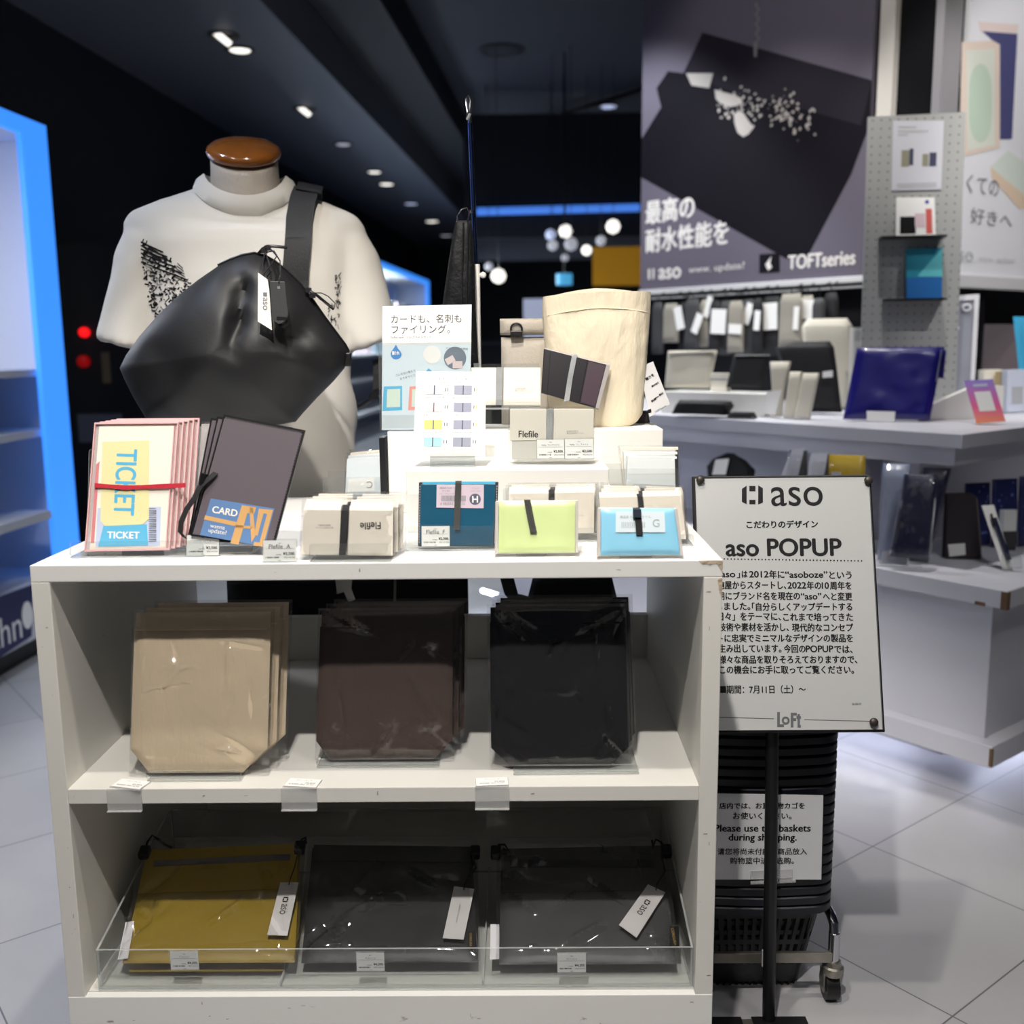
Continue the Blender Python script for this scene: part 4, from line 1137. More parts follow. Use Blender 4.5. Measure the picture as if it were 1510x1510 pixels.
T1 = [(207, 353), (262, 393), (212, 420)]; T2 = [(209, 390), (284, 416), (226, 470)]; T3 = [(214, 430), (252, 438), (225, 468)]
for k in range(620):
    x, y = random.uniform(205, 285), random.uniform(352, 470)
    if not (intri((x, y), T1) or intri((x, y), T2) or intri((x, y), T3)): continue
    if y < 385:
        a_ = random.choice((.62, .62, -1.25)); l = random.uniform(4, 12) if a_ > 0 else random.uniform(3, 6)
    else: a_ = random.uniform(-1.4, 1.4); l = random.uniform(2, 7)
    stroke((x, y), (x + l * cos(a_), y + l * sin(a_)), random.uniform(.0005, .0017))
for y in (357, 362, 367, 373, 379, 386): stroke((208, y), (208 + (y - 345) * 1.25 + 18, y + 12 + (y - 350) * .42), .0012)
for k in range(6): stroke((262 - k, 388 + k * 4), (270 + k, 396 + k * 4), .0007)
prt = m.build('line_print', INK, shirt, clean=False)
m = MB()
for k in range(60):
    y = random.uniform(405, 480); x = 497 + random.uniform(-4, 4) - (y - 405) * .04 + (random.uniform(-14, 2) if y > 450 else 0)
    a_ = random.uniform(-1.7, 1.7); l = random.uniform(3, 9)
    stroke((x, y), (x + l * cos(a_) * .5, y + l * sin(a_)), random.uniform(.0004, .0009))
m.build('line_print', INK, shirt, clean=False)

# ================================================================== BLACK SLING BAG
LEATH = mat('matte_black_coated_cloth', (26, 26, 28), .52, bump=(260, .05), spec=.4)
BY = 1.80
fr = Frame(onY(345, 520, BY), 0, 6)
out = [(177, 543), (186, 524), (205, 497), (232, 466), (262, 437), (293, 412), (322, 392), (341, 383), (358, 377), (376, 374), (392, 378), (406, 386), (424, 400), (444, 420), (462, 443), (480, 469), (497, 492), (509, 508), (514, 517), (513, 530), (508, 543), (492, 562), (468, 586), (446, 610), (436, 622), (400, 628), (330, 631), (262, 627), (216, 618), (198, 588), (184, 560)]
O = fr.P(out)
dense = []
for i in range(len(O)):
    for k in range(3): dense.append(lerp2(O[i], O[(i + 1) % len(O)], k / 3))
cx, cz = fr.uv(345, 520)


def seg(p, a, b_):
    vx, vz = b_[0] - a[0], b_[1] - a[1]; k = max(0, min(1, ((p[0] - a[0]) * vx + (p[1] - a[1]) * vz) / (vx * vx + vz * vz)))
    return math.hypot(p[0] - a[0] - vx * k, p[1] - a[1] - vz * k), k


def U(*p): return fr.uv(*p)


CR = [(U(349, 392), U(352, 432), .016, .020), (U(352, 432), U(366, 452), .013, -.014), (U(366, 430), U(363, 478), .010, .030), (U(363, 478), U(354, 520), .010, .022), (U(366, 432), U(398, 470), .018, .020), (U(352, 520), U(300, 535), .016, -.010), (U(250, 530), U(225, 590), .018, .010), (U(235, 590), U(270, 600), .012, -.010), (U(462, 470), U(440, 500), .014, .016), (U(440, 500), U(482, 538), .010, .026), (U(455, 530), U(490, 548), .010, -.012), (U(400, 470), U(440, 520), .016, -.010), (U(250, 520), U(330, 585), .022, .012), (U(330, 585), U(430, 600), .016, .008)]
m = MB(); rings = []
SS = [1, .985, .96, .92, .86, .79, .71, .62, .53, .44, .35, .26, .17, .09]
for s in SS:
    ring = []
    for x, z in dense:
        X, Z = cx + (x - cx) * s, cz + (z - cz) * s
        y = -.105 * (1 - s ** 2.2) ** .62
        for a, b_, w, d in CR:
            dd, _k = seg((X, Z), a, b_); y += .62 * d * math.exp(-(dd / (1.45 * w)) ** 2) * min(1, (1 - s) * 6)
        y += .004 * noise.noise(Vector((X * 9, 2, Z * 9))) * min(1, (1 - s) * 5)
        ring.append((X, y, Z))
    rings.append(ring)
back = [[(cx + (x - cx) * s, .055 * (1 - s * s) ** .5, cz + (z - cz) * s) for x, z in dense] for s in (.08, .3, .55, .8, .94)]
m.loft(list(reversed(rings)) + list(reversed(back)))
t = thing('sling_bag', 'large matte black sling bag hanging across the white T-shirt', 'bag', fr)
m.build('body', LEATH, t, smooth=50)
m = MB(); top = [dense[i] for i in range(6 * 3, 20 * 3)]
m.tube([(x, -.006, z + .0004) for x, z in top], .0024, 6); m.build('zipper', BLACK, t, smooth=True)
WEB = mat('black_webbing', (30, 30, 32), .6, bump=(900, .4, (1, 1, .2)))
sp = [(433, 420, 1.93), (434, 395, 1.958), (437, 360, 1.972), (440, 330, 1.982), (443.5, 300, 1.994), (445, 284, 2.02)]
P3 = [fr.I @ onY(a, b_, c) for a, b_, c in sp]
top3 = [fr.I @ Vector((onY(446, 281, 2.06).x, 2.06, onY(446, 278, 2.06).z + .003)), fr.I @ Vector((onY(447, 280, 2.10).x, 2.13, onY(446, 281, 2.10).z - .002)), fr.I @ Vector((onY(447, 280, 2.10).x + .004, 2.215, onY(446, 281, 2.10).z - .09)), fr.I @ Vector((onY(440, 280, 2.10).x - .03, 2.265, onY(446, 281, 2.10).z - .30))]
MW = man.matrix_world
pl = [(fr.I @ Vector((onY(432, 440, 1.87).x, 1.880, onY(432, 430, 1.87).z)), None)]
for k_, (a, b_) in enumerate(((433, 418), (435, 395), (437, 372), (439, 350), (441.5, 330), (444.5, 312), (448, 300), (450.5, 292))):
    h = on_shirt(a, b_, .013 + .0012 * k_)
    if h is not None: pl.append((fr.I @ (MW @ h), Vector((.0505, .006, .010 - .003 * max(0, k_ - 2)))))
xs_ = (MI @ (fr.M @ pl[-1][0])).x
for yy_ in (-.042, -.034, -.026, -.018, -.01, 0, .01, .02, .03, .04, .05, .06, .068, .076):
    h = bvh.ray_cast(Vector((xs_, yy_, 1.7)), Vector((0, 0, -1)))
    if h[0] is not None: pl.append((fr.I @ (MW @ (h[0] + h[1] * .0225)), Vector((.049, 0, -.010))))
for zz_ in (1.35, 1.33, 1.30, 1.27, 1.23, 1.18, 1.12):
    h = bvh.ray_cast(Vector((xs_ - .02 * (1.36 - zz_) / .1, .5, zz_)), Vector((0, -1, 0)))
    if h[0] is not None: pl.append((fr.I @ (MW @ (h[0] + h[1] * .019)), None))
m = MB(); m.ribbon([p for p, _ in pl], [Vector((.0505, .006, .010)) if k_ is None else k_ for _, k_ in pl], .0026); sw = m.build('shoulder_strap', WEB, t, smooth=30)
m = MB()
for k in range(14):
    u = -.5 + k / 13; p = fr.I @ (MW @ on_shirt(438 + 31 * u, 355.5 + 3 * u, .0167)); m.box(p.x - .0012, p.x + .0008, p.y - .0016, p.y - .0004, p.z - .0006, p.z + .0006)
m.build('stitching', mat('grey_thread', (70, 70, 72), .8), sw, clean=False)
# tags and pulls
yT = -.118


def tagq(px, y): return fr.P(px, y)


q = tagq([(380.5, 402), (396, 413), (401, 487), (380, 474)], yT)
m = MB(); m.prism(q, yT, yT + .0012); ht = m.build('hang_tag', PAPER, t)
m = MB(); c0 = fr.uv(391, 448, yT); m.text('aso', c0[0], c0[1], w=.020, y=yT - .0005, ang=-93); c0 = fr.uv(391, 434, yT); m.prism([(c0[0] - .003, c0[1] - .003), (c0[0] + .003, c0[1] - .003), (c0[0] + .003, c0[1] + .003), (c0[0] - .003, c0[1] + .003)], yT - .0006, yT - .0004); m.build('lettering', INKGREY, ht, clean=False)
yL = -.124
m = MB(); m.prism(fr.P([(397.5, 414), (420, 415), (425, 463), (423, 470), (417, 476), (410, 478), (404, 474), (401, 467)], yL), yL, yL + .005); lt = m.build('leather_tag', mat('charcoal_leather', (58, 58, 60), .5, bump=(300, .1)), t, bevel=.001)
m = MB(); m.prism(fr.P([(408, 467), (423, 467.5), (423, 472), (408, 472)], yL), yL - .0004, yL - .0001); m.build('stamped_plate', BLACK, lt)
m = MB(); c0 = fr.uv(411, 424, yL); m.prism(rect(c0[0] - .0022, c0[0] + .0022, c0[1] - .0022, c0[1] + .0022), yL - .0006, yL); m.build('rivet', mat('grey_rivet', (150, 152, 156), .4, metal=.5), lt)
m = MB(); m.prism(fr.P([(394, 412), (401, 416), (408, 478), (418, 484), (425, 478), (424, 470), (417, 478), (404, 476)], yL), yL + .0056, yL + .010); m.build('backing_tag', BLACK, lt)
CORD = mat('black_cord', (24, 24, 26), .6)
m = MB()
for pp in ([(391, 372, -.02), (387, 385, -.06), (388, 398, -.10), (394, 408, -.122), (400, 400, -.115), (396, 385, -.07), (392, 373, -.02)], [(392, 372, -.02), (404, 370, -.05), (413, 385, -.09), (414, 405, -.122), (411, 416, -.126)], [(388, 405, -.119), (398, 392, -.1), (408, 378, -.06), (400, 368, -.02)]):
    m.tube([(fr.uv(a, b_, c)[0], c, fr.uv(a, b_, c)[1]) for a, b_, c in pp], .0011, 6)
m.build('cord_loop', CORD, t, smooth=True)
m = MB(); pp = [(381, 374, -.012), (387, 367, -.016), (394, 363, -.018), (402, 363, -.018), (412, 364, -.016), (423, 365, -.010)]
m.tube([(fr.uv(a, b_, c)[0], c, fr.uv(a, b_, c)[1]) for a, b_, c in pp], .0026, 8)
for a, b_ in ((390, 370), (395, 366)): p = fr.uv(a, b_, -.016); m.box(p[0] - .005, p[0] + .005, -.022, -.012, p[1] - .004, p[1] + .004)
m.build('zipper_pull', BLACK, t, smooth=True)
m = MB(); pp = [(450, 424, -.016), (458, 430, -.022), (468, 436, -.02), (480, 446, -.014), (492, 456, -.008)]
m.tube([(fr.uv(a, b_, c)[0], c, fr.uv(a, b_, c)[1]) for a, b_, c in pp], .0026, 8)
for a, b_ in ((455, 428), (461, 436)): p = fr.uv(a, b_, -.018); m.box(p[0] - .005, p[0] + .005, -.024, -.014, p[1] - .004, p[1] + .004)
m.tube([(fr.uv(a, b_, -.016)[0], -.016, fr.uv(a, b_, -.016)[1]) for a, b_ in ((462, 432), (474, 432), (484, 437), (494, 447), (493, 455), (482, 449), (470, 440))], .0009, 6)
m.build('zipper_pull', BLACK, t, smooth=True)
m = MB(); m.ribbon([fr.I @ onY(a, b_, c) for a, b_, c in ((556, 530, 2.14), (557, 552, 2.13), (556, 572, 2.13), (549, 588, 2.15), (530, 600, 2.19), (505, 600, 2.24))], Vector((.018, .0, .006)), .006); m.build('strap_tail', WEB, t)
m = MB(); p = fr.uv(513, 530); m.box(p[0] - .006, p[0] + .006, -.012, .012, p[1] - .012, p[1] + .012); m.build('side_buckle', BLACK, t, bevel=.002)

# ================================================================== POUCHES ON THE MIDDLE SHELF
YB = Y0


def shelf_pouch(px, foot, seam_y, m_, label, group, layers, seed, labs, tilt=10, dx=.0062):
    """Pouch with cut lower corners, a hem band, in a clear bag; copies behind it."""
    th = .010
    fr = lean(foot[0], foot[1], ZM, tilt, T=th + .002 + .012)
    q8 = fr.P(px)                                     # TL TR R-chamfer-top R-chamfer-bottom L-chamfer-bottom L-chamfer-top
    z0 = min(p[1] for p in q8); q8 = [(x, z - z0 + .0012) for x, z in q8]
    t = thing('flat_pouch', label, 'pouch', fr, group=group)
    rows = [(q8[3][1] * .5 + q8[4][1] * .5, q8[4][0], q8[3][0]), (q8[2][1] * .5 + q8[5][1] * .5, q8[5][0], q8[2][0]), (q8[0][1] * .5 + q8[1][1] * .5, q8[0][0], q8[1][0])]
    sz = fr.uv(foot[0], seam_y)[1] - z0
    k = (sz - rows[1][0]) / (rows[2][0] - rows[1][0])
    xl, xr = rows[1][1] + (rows[2][1] - rows[1][1]) * k, rows[1][2] + (rows[2][2] - rows[1][2]) * k
    m = MB(); m.soft([rows[0], rows[1], (sz + .006, xl, xr)], th, 20, 26, .0007, 30, seed, yc=.001, pw=14); m.build('body', m_, t, smooth=True)
    m = MB(); m.soft([(sz, xl + .001, xr - .001), (rows[2][0], rows[2][1] + .001, rows[2][2] - .001)], th * .75, 20, 6, .0004, 30, seed + 1, yc=.0028, pw=14); m.build('hem_band', m_, t, smooth=True)
    m = MB(); m.tube([(xl + .004 + (xr - xl - .008) * k_ / 6, -th / 2 - .0003, sz + .0045) for k_ in range(7)], .0009, 6); m.build('hem_seam', m_, t, smooth=True)
    m = MB(); m.prism(rect(rows[0][1] + .004, rows[0][2] - .004, .0005, .020), .006, .0066); m.build('care_card', PAPER, t)
    wr = [(max(.0006, rows[0][0] - .0006), rows[1][1] - .002, rows[1][2] + .002), (rows[2][0] + .004, rows[2][1] - .004, rows[2][2] + .005)]
    wrapper(t, wr, th + .006, seed, yc=.001, amp=.0030, freq=25, nx=60, nz=60)
    for i in range(layers):
        dup(t, labs[i], fr.M @ Matrix.Translation((dx * (i + 1), .0228 * (i + 1), .0048 * (i + 1))), group)
    return t, fr


PB = mat('beige_washed_cloth', (212, 194, 166), .85, bump=(60, .5, (1, 1, .4)), var=.03)
PBR = mat('brown_washed_cloth', (72, 56, 50), .8, bump=(60, .45, (1, 1, .4)), var=.05)
PBK = mat('black_navy_washed_cloth', (8, 8, 13), .75, bump=(60, .35, (1, 1, .4)), spec=.25)
PF = []
LBL = ('{} pouch second in its stack on the middle shelf', '{} pouch at the back of its stack on the middle shelf')
PF.append(shelf_pouch([(199, 903.5), (400, 902), (394, 1103), (358, 1139), (220, 1140), (192, 1105)], (289, 1141), 931, PB, 'beige washed pouch in clear film at the left of the middle shelf', 'beige pouches on the middle shelf', 2, 3, [s.format('beige') for s in LBL], dx=.0072)[1])
PF.append(shelf_pouch([(473, 899), (668, 897), (667, 1088), (641, 1117), (486, 1117), (466, 1092)], (563, 1121), 926, PBR, 'dark brown washed pouch in clear film in the middle of the shelf', 'brown pouches on the middle shelf', 2, 4, [s.format('dark brown') for s in LBL], dx=.0072)[1])
PF.append(shelf_pouch([(722, 896.5), (919, 893), (928, 1100), (900, 1128), (752, 1130), (724, 1104)], (828, 1131), 922, PBK, 'black navy pouch in clear film at the right of the middle shelf', 'black pouches on the middle shelf', 2, 5, [s.format('black navy') for s in LBL], dx=.0066)[1])
for x0, x1, ly, fy, fx, lab in ((220, 358, 1133, 1144, 289, 'clear stand with a very low lip under the beige pouches'), (469, 648, 1117, 1138, 560, 'clear stand with a rounded lip under the brown pouches'), (757, 941, 1125, 1144, 849, 'clear stand with a rounded lip under the black pouches')):
    f0 = under(PF.pop(0), ZM, .003)
    acrylic_stand(f0, x0, x1, ly, .15, .080, lab, lipr=.006, gap=.009)

# price tags taped over the shelf edge
for x0, x1, yb, ang, lab in ((161, 208, 1195, 14, 'clear price tag flap on the shelf edge below the beige pouch'), (417, 465, 1196, 8, 'clear price tag flap on the shelf edge below the brown pouch'), (703, 749, 1190, -4, 'clear price tag flap on the shelf edge below the black pouch')):
    p = onZ((x0 + x1) / 2, 1163, ZM)
    t = thing('price_tag', lab, 'price tag', loc=(p.x, YB - .0008, ZM), group='price tags on the middle shelf edge')
    w = (x1 - x0) / 1500 * 1.40 / 2
    R_ = Matrix.Rotation(rad(-ang), 4, 'Z')
    m = MB(); m.box(-w, w, .002, .026, .0016, .0021, R_); m.build('card', PAPER, t)
    m = MB(); m.box(-w - .001, w + .001, -.0005, .027, .0004, .0014, R_); m.box(-w - .002, w + .001, -.0018, -.0004, -.0300, .0012, edge=1); m.box(-w - .002, w + .001, -.006, -.0018, -.0300, -.0292, edge=1); m.build('holder', [FILMHAZE, EDGE], t)
    m = MB(); Mt = R_ @ Matrix.Translation((0, .014, .0022)) @ Matrix.Rotation(-PI / 2, 4, 'X')
    m.text('フラットポーチ', 0, .007, w=w * 1.0, M=Mt, y=0); m.text('¥5,800.', w * .5, -.001, w=w * .7, M=Mt, y=0); m.text('本体価格 (税込 ¥6,380)', 0, -.006, w=w * 1.6, M=Mt, y=0)
    m.build('lettering', INK, t, clean=False)

# ================================================================== LOWER TRAY WITH SACOCHES
t = thing('acrylic_tray', 'wide clear acrylic tray on the bottom shelf of the cart', 'tray', loc=(0, 1.300, ZB + .0006))
a, c = onY(148, 1402, 1.300), onY(1019, 1404, 1.300)
x0, x1 = max(a.x - .007, XL + .026), XR - .026; zl = a.z - ZB
DY = .320
m = MB(); m.box(x0, x1, 0, .003, 0, zl, edge=1); m.build('front_panel', [ACRYLIC, EDGE], t)
m = MB(); m.box(x0, x1, .0032, DY, 0, .003, edge=1); m.build('base_plate', [ACRYLIC, EDGE], t)
zb_ = .118
for x in (x0, x1 - .003):
    M2 = Matrix(((0, 1, 0, x), (1, 0, 0, 0), (0, 0, 1, 0), (0, 0, 0, 1)))
    m = MB(); m.prism([(.0032, .0032), (DY, .0032), (DY, zb_), (DY - .03, zb_), (.0032, zl)], 0, .003, M2, edge=1); m.build('side_panel', [ACRYLIC, EDGE], t)
m = MB(); m.box(x0 + .0032, x1 - .0032, DY - .003, DY, .0032, zb_, edge=1); m.build('back_panel', [ACRYLIC, EDGE], t)
for px in (436, 715):
    p = onY(px, 1440, 1.40)
    M2 = Matrix(((0, 1, 0, p.x), (1, 0, 0, 0), (0, 0, 1, 0), (0, 0, 0, 1)))
    m = MB(); m.prism([(.0034, .0034), (DY - .0034, .0034), (DY - .0034, .012), (.0034, .010)], 0, .0025, M2, edge=1); m.build('divider', [ACRYLIC, EDGE], t)

OLIVE = mat('olive_yellow_nylon', (146, 122, 22), .5, bump=(40, .25), var=.05); OLIVE2 = mat('olive_band', (166, 138, 24), .55)
CHAR = mat('black_nylon_shiny', (34, 34, 36), .48, bump=(30, .3)); GRAPH = mat('graphite_nylon', (62, 61, 62), .5, bump=(30, .25)); GRAPH2 = mat('graphite_band', (54, 53, 54), .55)
ZIPGREY = mat('grey_zip_tape', (110, 104, 104), .6)


def sacoche(px, foot, m_, m2, zipq, zipm, label, seed, hang, lefts, rights, logo, corner=None, strip=None):
    fr = lean(foot[0], foot[1], ZB + .0065 + (.006 if seed == 1 else 0), 66, T=.002)
    q = fr.P(px); z0 = min(p[1] for p in q); q = [(x, z - z0 + .001) for x, z in q]
    t = thing('drawstring_sacoche', label, 'bag', fr.M @ Matrix.Translation((0, -.0125, 0)))
    t.matrix_world = Matrix.Translation((0, .019, 0)) @ t.matrix_world
    rows = [(q[3][1] * .5 + q[2][1] * .5, q[3][0], q[2][0]), (q[0][1] * .5 + q[1][1] * .5, q[0][0], q[1][0])]
    m = MB(); m.soft(rows, .012, 30, 30, .0016, 14, seed, pw=10); m.build('body', m_, t, smooth=True)
    def Z(pts, y): return [(a, b - z0 + .001) for a, b in fr.P(pts, y)]
    m = MB(); hz = subquad(q, .012, .988, 0.012, .42 if seed != 2 else .16); m.prism(hz, -.0072, -.0064); m.build('top_band', m2, t)
    if zipq: m = MB(); m.prism(Z(zipq, -.0085), -.0085, -.0073); m.build('zip_tape', zipm, t)
    for side, pts in (('l', lefts), ('r', rights)):
        if not pts: continue
        p = Z(pts, -.008)
        m = MB(); m.box(p[0][0] - .008, p[0][0] + .008, -.018, -.004, p[0][1] - .010, p[0][1] + .010); lk = m.build('cord_lock', BLACK, t, bevel=.003)
        m = MB(); m.tube([(a, -.012 - .004 * math.sin(i), b) for i, (a, b) in enumerate(p)], .0019, 8); m.build('cord', CORD, lk, smooth=True)
    hq = Z(hang, -.017)
    m = MB(); m.prism(hq, -.017, -.0162); h = m.build('hang_tag', mat('grey_white_card', (214, 211, 210), .7), t)
    m = MB(); ax = math.degrees(math.atan2(hq[0][1] - hq[3][1], hq[0][0] - hq[3][0])); c0 = quadpt(hq, .5, .52)
    if logo:
        m.text('aso', c0[0], c0[1], w=.017, h=.0085, y=-.0174, ang=ax - 180); c1 = quadpt(hq, .5, .34)
        for s in (1,):
            R2 = Matrix.Translation((c1[0], 0, c1[1])) @ Matrix.Rotation(-rad(ax - 180), 4, 'Y')
            for pg in ([(-.0045, -.003), (-.0025, -.0042), (-.0025, .0042), (-.0045, .003)], [(.0045, -.003), (.0025, -.0042), (.0025, .0042), (.0045, .003)], [(-.0018, .002), (.0018, .002), (.0018, .0042), (-.0018, .0042)], [(-.0018, -.0042), (.0018, -.0042), (.0018, -.002), (-.0018, -.002)]): m.flat(pg, -.0174, R2)
    else: m.text('outdoor aso series', c0[0], c0[1], w=.030, y=-.0174, ang=ax - 180)
    m.build('lettering', INKGREY if not logo else INK, h, clean=False)
    c0 = quadpt(hq, .5, .03); kp = quadpt(q, .985, .12)
    m = MB(); m.tube([(c0[0], -.0178, c0[1] - .002), (c0[0] + .001, -.020, c0[1] + .006), (kp[0] + .002, -.017, (kp[1] + c0[1]) / 2), (kp[0], -.010, kp[1])], .0009, 6); m.build('tag_string', CORD, t, smooth=True)
    if corner:
        cq = Z(corner, -.010); m = MB(); m.prism(cq, -.0105, -.0096); bt = m.build('fabric_label', BLACK, t)
        m = MB(); c0 = quadpt(cq, .45, .5); m.text('CORDURA', c0[0], c0[1], w=(cq[0][1] - cq[3][1]) * .8, y=-.0108, ang=-88); m.build('lettering', mat('gold_thread', (196, 160, 80), .6), bt, clean=False)
    if strip:
        sq_ = Z(strip, -.006); m = MB(); m.prism(sq_, -.0062, -.0056); m.build('barcode_strip', mat('pale_strip', (226, 224, 228), .6), t)
    gx = .007
    wrapper(t, [(.0006, rows[0][1] - gx * .6, rows[0][2] + gx * .6), (rows[1][0] + .016, rows[1][1] - gx, rows[1][2] + gx)], .028, 60 + seed, yc=-.007, amp=.0058, freq=12, nx=48, nz=48)
    return t, fr


sacoche([(212, 1272), (442, 1262), (432, 1438), (176, 1440)], (302, 1441), OLIVE, OLIVE2, [(223, 1285), (426, 1275), (425, 1284), (222, 1294)], ZIPGREY, 'olive yellow drawstring pouch with a grey zip in the left of the tray', 1,
        [(411, 1318), (438, 1318), (421, 1398), (391, 1397)], [(210, 1275), (215, 1262), (222, 1252), (230, 1256), (240, 1262), (250, 1266)], [(440, 1268), (444, 1258), (449, 1255), (450, 1262), (447, 1256)], True, strip=[(181, 1378), (194, 1376), (184, 1432), (169, 1434)])
sacoche([(459, 1264), (696, 1267), (704, 1440), (442, 1438)], (562, 1442), CHAR, CHAR, None, None, 'black drawstring pouch with crumpled film in the middle of the tray', 2,
        [(669, 1324), (699, 1328), (683, 1404), (652, 1402)], None, [(700, 1275), (697, 1285), (702, 1300), (693, 1312), (697, 1290)], False, corner=[(689, 1392), (700, 1392), (700, 1418), (688, 1417)])
sacoche([(739, 1270), (977, 1265), (1000, 1440), (736, 1442)], (868, 1443), GRAPH, GRAPH2, [(752, 1284), (966, 1284), (967, 1295), (752, 1295)], BLACK, 'graphite drawstring pouch with a tilted white hang tag in the right of the tray', 3,
        [(957, 1321), (983, 1333), (940, 1401), (914, 1382)], [(731, 1275), (736, 1266), (744, 1266), (750, 1272), (742, 1268)], [(984, 1273), (976, 1262), (968, 1258), (964, 1268), (963, 1256)], True, corner=[(989, 1384), (1003, 1384), (1004, 1417), (989, 1416)], strip=[(723, 1381), (736, 1381), (736, 1433), (722, 1434)])
# folded olive pouches beneath the front one
fr = lean(300, 1446, ZB + .0040, 80, T=.005); fr = Frame(fr.loc + Vector((0, .019, 0)), 80)
t = thing('drawstring_sacoche', 'second olive yellow pouch lying under the zip pouch in the tray', 'bag', fr)
q = fr.P([(212, 1330), (418, 1330), (416, 1443), (184, 1446)]); m = MB(); m.soft([(max(z, .0012), a, c) for z, a, c in qprof(q)], .004, 14, 8, .0003, 20, 9); m.build('body', OLIVE2, t, smooth=True)
wrapper(t, [(.001, q[3][0] - .006, q[2][0] + .006), (q[0][1] + .004, q[0][0] - .006, q[1][0] + .006)], .0065, 77, amp=.0004)
# price labels on the tray front
for x0_, x1_, y0_, y1_, lab in ((250, 293, 1404, 1431, 'price label on the tray front below the olive pouch'), (525, 567, 1406, 1433, 'price label on the tray front below the black pouch'), (822, 864, 1407, 1435, 'price label on the tray front below the graphite pouch')):
    p = onY((x0_ + x1_) / 2, y1_, 1.2975)
    price_card(x0_, x1_, y0_, y1_, ZB, 'サコッシュ', '¥4,255.', lab, 'price labels on the tray front', frame=Frame((p.x, 1.2972, p.z)))

# ================================================================== BLACK TOTES BEHIND THE CART
for nm, lab, prof, yy, extra in (('tote_bag', 'wide black tote with a white patch seen through the open cart back', [(875 + 90, 338, 692), (850, 334, 690)], 1.905, 1), ('tote_bag', 'narrower black tote with a loop handle seen through the cart back', [(965, 770, 918), (905, 772, 915), (850, 786, 902)], 1.905, 2)):
    fr = Frame((onY((prof[0][1] + prof[0][2]) / 2, prof[0][0], yy).x, yy, onY(500, prof[0][0], yy).z))
    t = thing(nm, lab, 'bag', fr)
    m = MB(); m.soft([(max(0, fr.uv(a, y)[1]), fr.uv(a, y)[0], fr.uv(c, y)[0]) for y, a, c in prof], .035, 20, 14, .002, 16, extra, pw=8); m.build('body', NYLON, t, smooth=True)
    if extra == 1:
        m = MB(); m.flat(fr.P([(494, 848), (520, 848), (518, 868), (524, 884), (514, 888), (507, 873), (497, 876)], -.019), -.019); m.build('white_patch', PAPER, t)
        m = MB(); m.prism(fr.P([(581, 848), (584.5, 848), (584, 890), (580, 890)], -.019), -.0195, -.0185); m.build('piping', mat('grey_piping', (120, 118, 114), .6), t)
        m = MB(); top = fr.uv(512, 852)[1]; m.tube([(-.12, 0, top - .01), (-.115, 0, top + .02), (.115, 0, top + .02), (.12, 0, top - .01)], .006, 8); m.build('handle', NYLON, t, smooth=True)
    else:
        m = MB(); m.ribbon([(fr.uv(a, y, -.022)[0], -.022, fr.uv(a, y, -.022)[1]) for a, y in ((746, 846), (750, 862), (754, 876), (764, 884), (776, 888))], [Vector((.026, 0, 0))] * 3 + [Vector((.018, 0, .018))] * 2, .003); m.build('strap', WEB, t)

# ================================================================== SIGN STAND
SY = 1.50
foot = onY(1141, 1492, SY)
fr = Frame((onY(1163, 1081, SY).x, SY, onY(1163, 1081, SY).z), 17, 0)
t = thing('sign_stand', 'black floor stand with a framed silver-white popup sign beside the cart', 'sign', fr)
q = fr.P([(1021, 699), (1288, 702), (1304, 1083), (1028, 1075)])
hw = (q[1][0] - q[0][0]) / 2; cxm = (q[0][0] + q[1][0]) / 2
xR = (q[1][0] + q[2][0]) / 2; xL = max(q[0][0], XR + .006 - fr.loc.x)
zT = (q[0][1] + q[1][1]) / 2
brd = [(xL, 0), (xR, 0), (xR, zT), (xL, zT)]
m = MB(); m.prism(brd, .003, .011); m.build('board', BLACK, t, bevel=.0015)
SHEET = mat('satin_silver_sheet', (190, 191, 191), .42, metal=.15, bump=(3, .02))
pin = .0046
sh = [(xL + pin, pin), (xR - pin, pin), (xR - pin, zT - pin), (xL + pin, zT - pin)]
m = MB(); m.prism(sh, .0016, .0030); st = m.build('printed_sheet', SHEET, t)
T_ = lambda x, y: fr.uv(x, y, .0012)
def W(x0, x1, y): return fr.uv(x1, y)[0] - fr.uv(x0, y)[0]
m = MB(); yy = .0012
c0 = T_(1175, 732); m.text('aso', c0[0], c0[1], w=W(1136, 1212, 732), h=fr.uv(1175, 717)[1] - fr.uv(1175, 745)[1], y=yy, bold=.0002)
for pg in ([(1094, 721), (1101, 716), (1101, 743.5), (1094, 740)], [(1125, 720), (1118, 715.5), (1118, 744), (1125, 741)], [(1105, 716.5), (1114, 716.5), (1114, 724.5), (1105, 724.5)], [(1105, 737), (1114, 737), (1114, 743.5), (1105, 743.5)]):
    m.flat([T_(*p) for p in pg], yy)
c0 = T_(1153.5, 773); m.text('こだわりのデザイン', c0[0], c0[1], w=W(1101, 1206, 773), y=yy, bold=.0005, ang=0)
c0 = T_(1155.5, 807); m.text('aso POPUP', c0[0], c0[1], w=W(1071, 1240.5, 807), y=yy, bold=.0011, ang=-.3)
for k in range(43):
    c0 = T_(1058 + k * 5.06, 824 + k * .075); m.flat(disc(c0[0], c0[1], .0012, 10), yy)
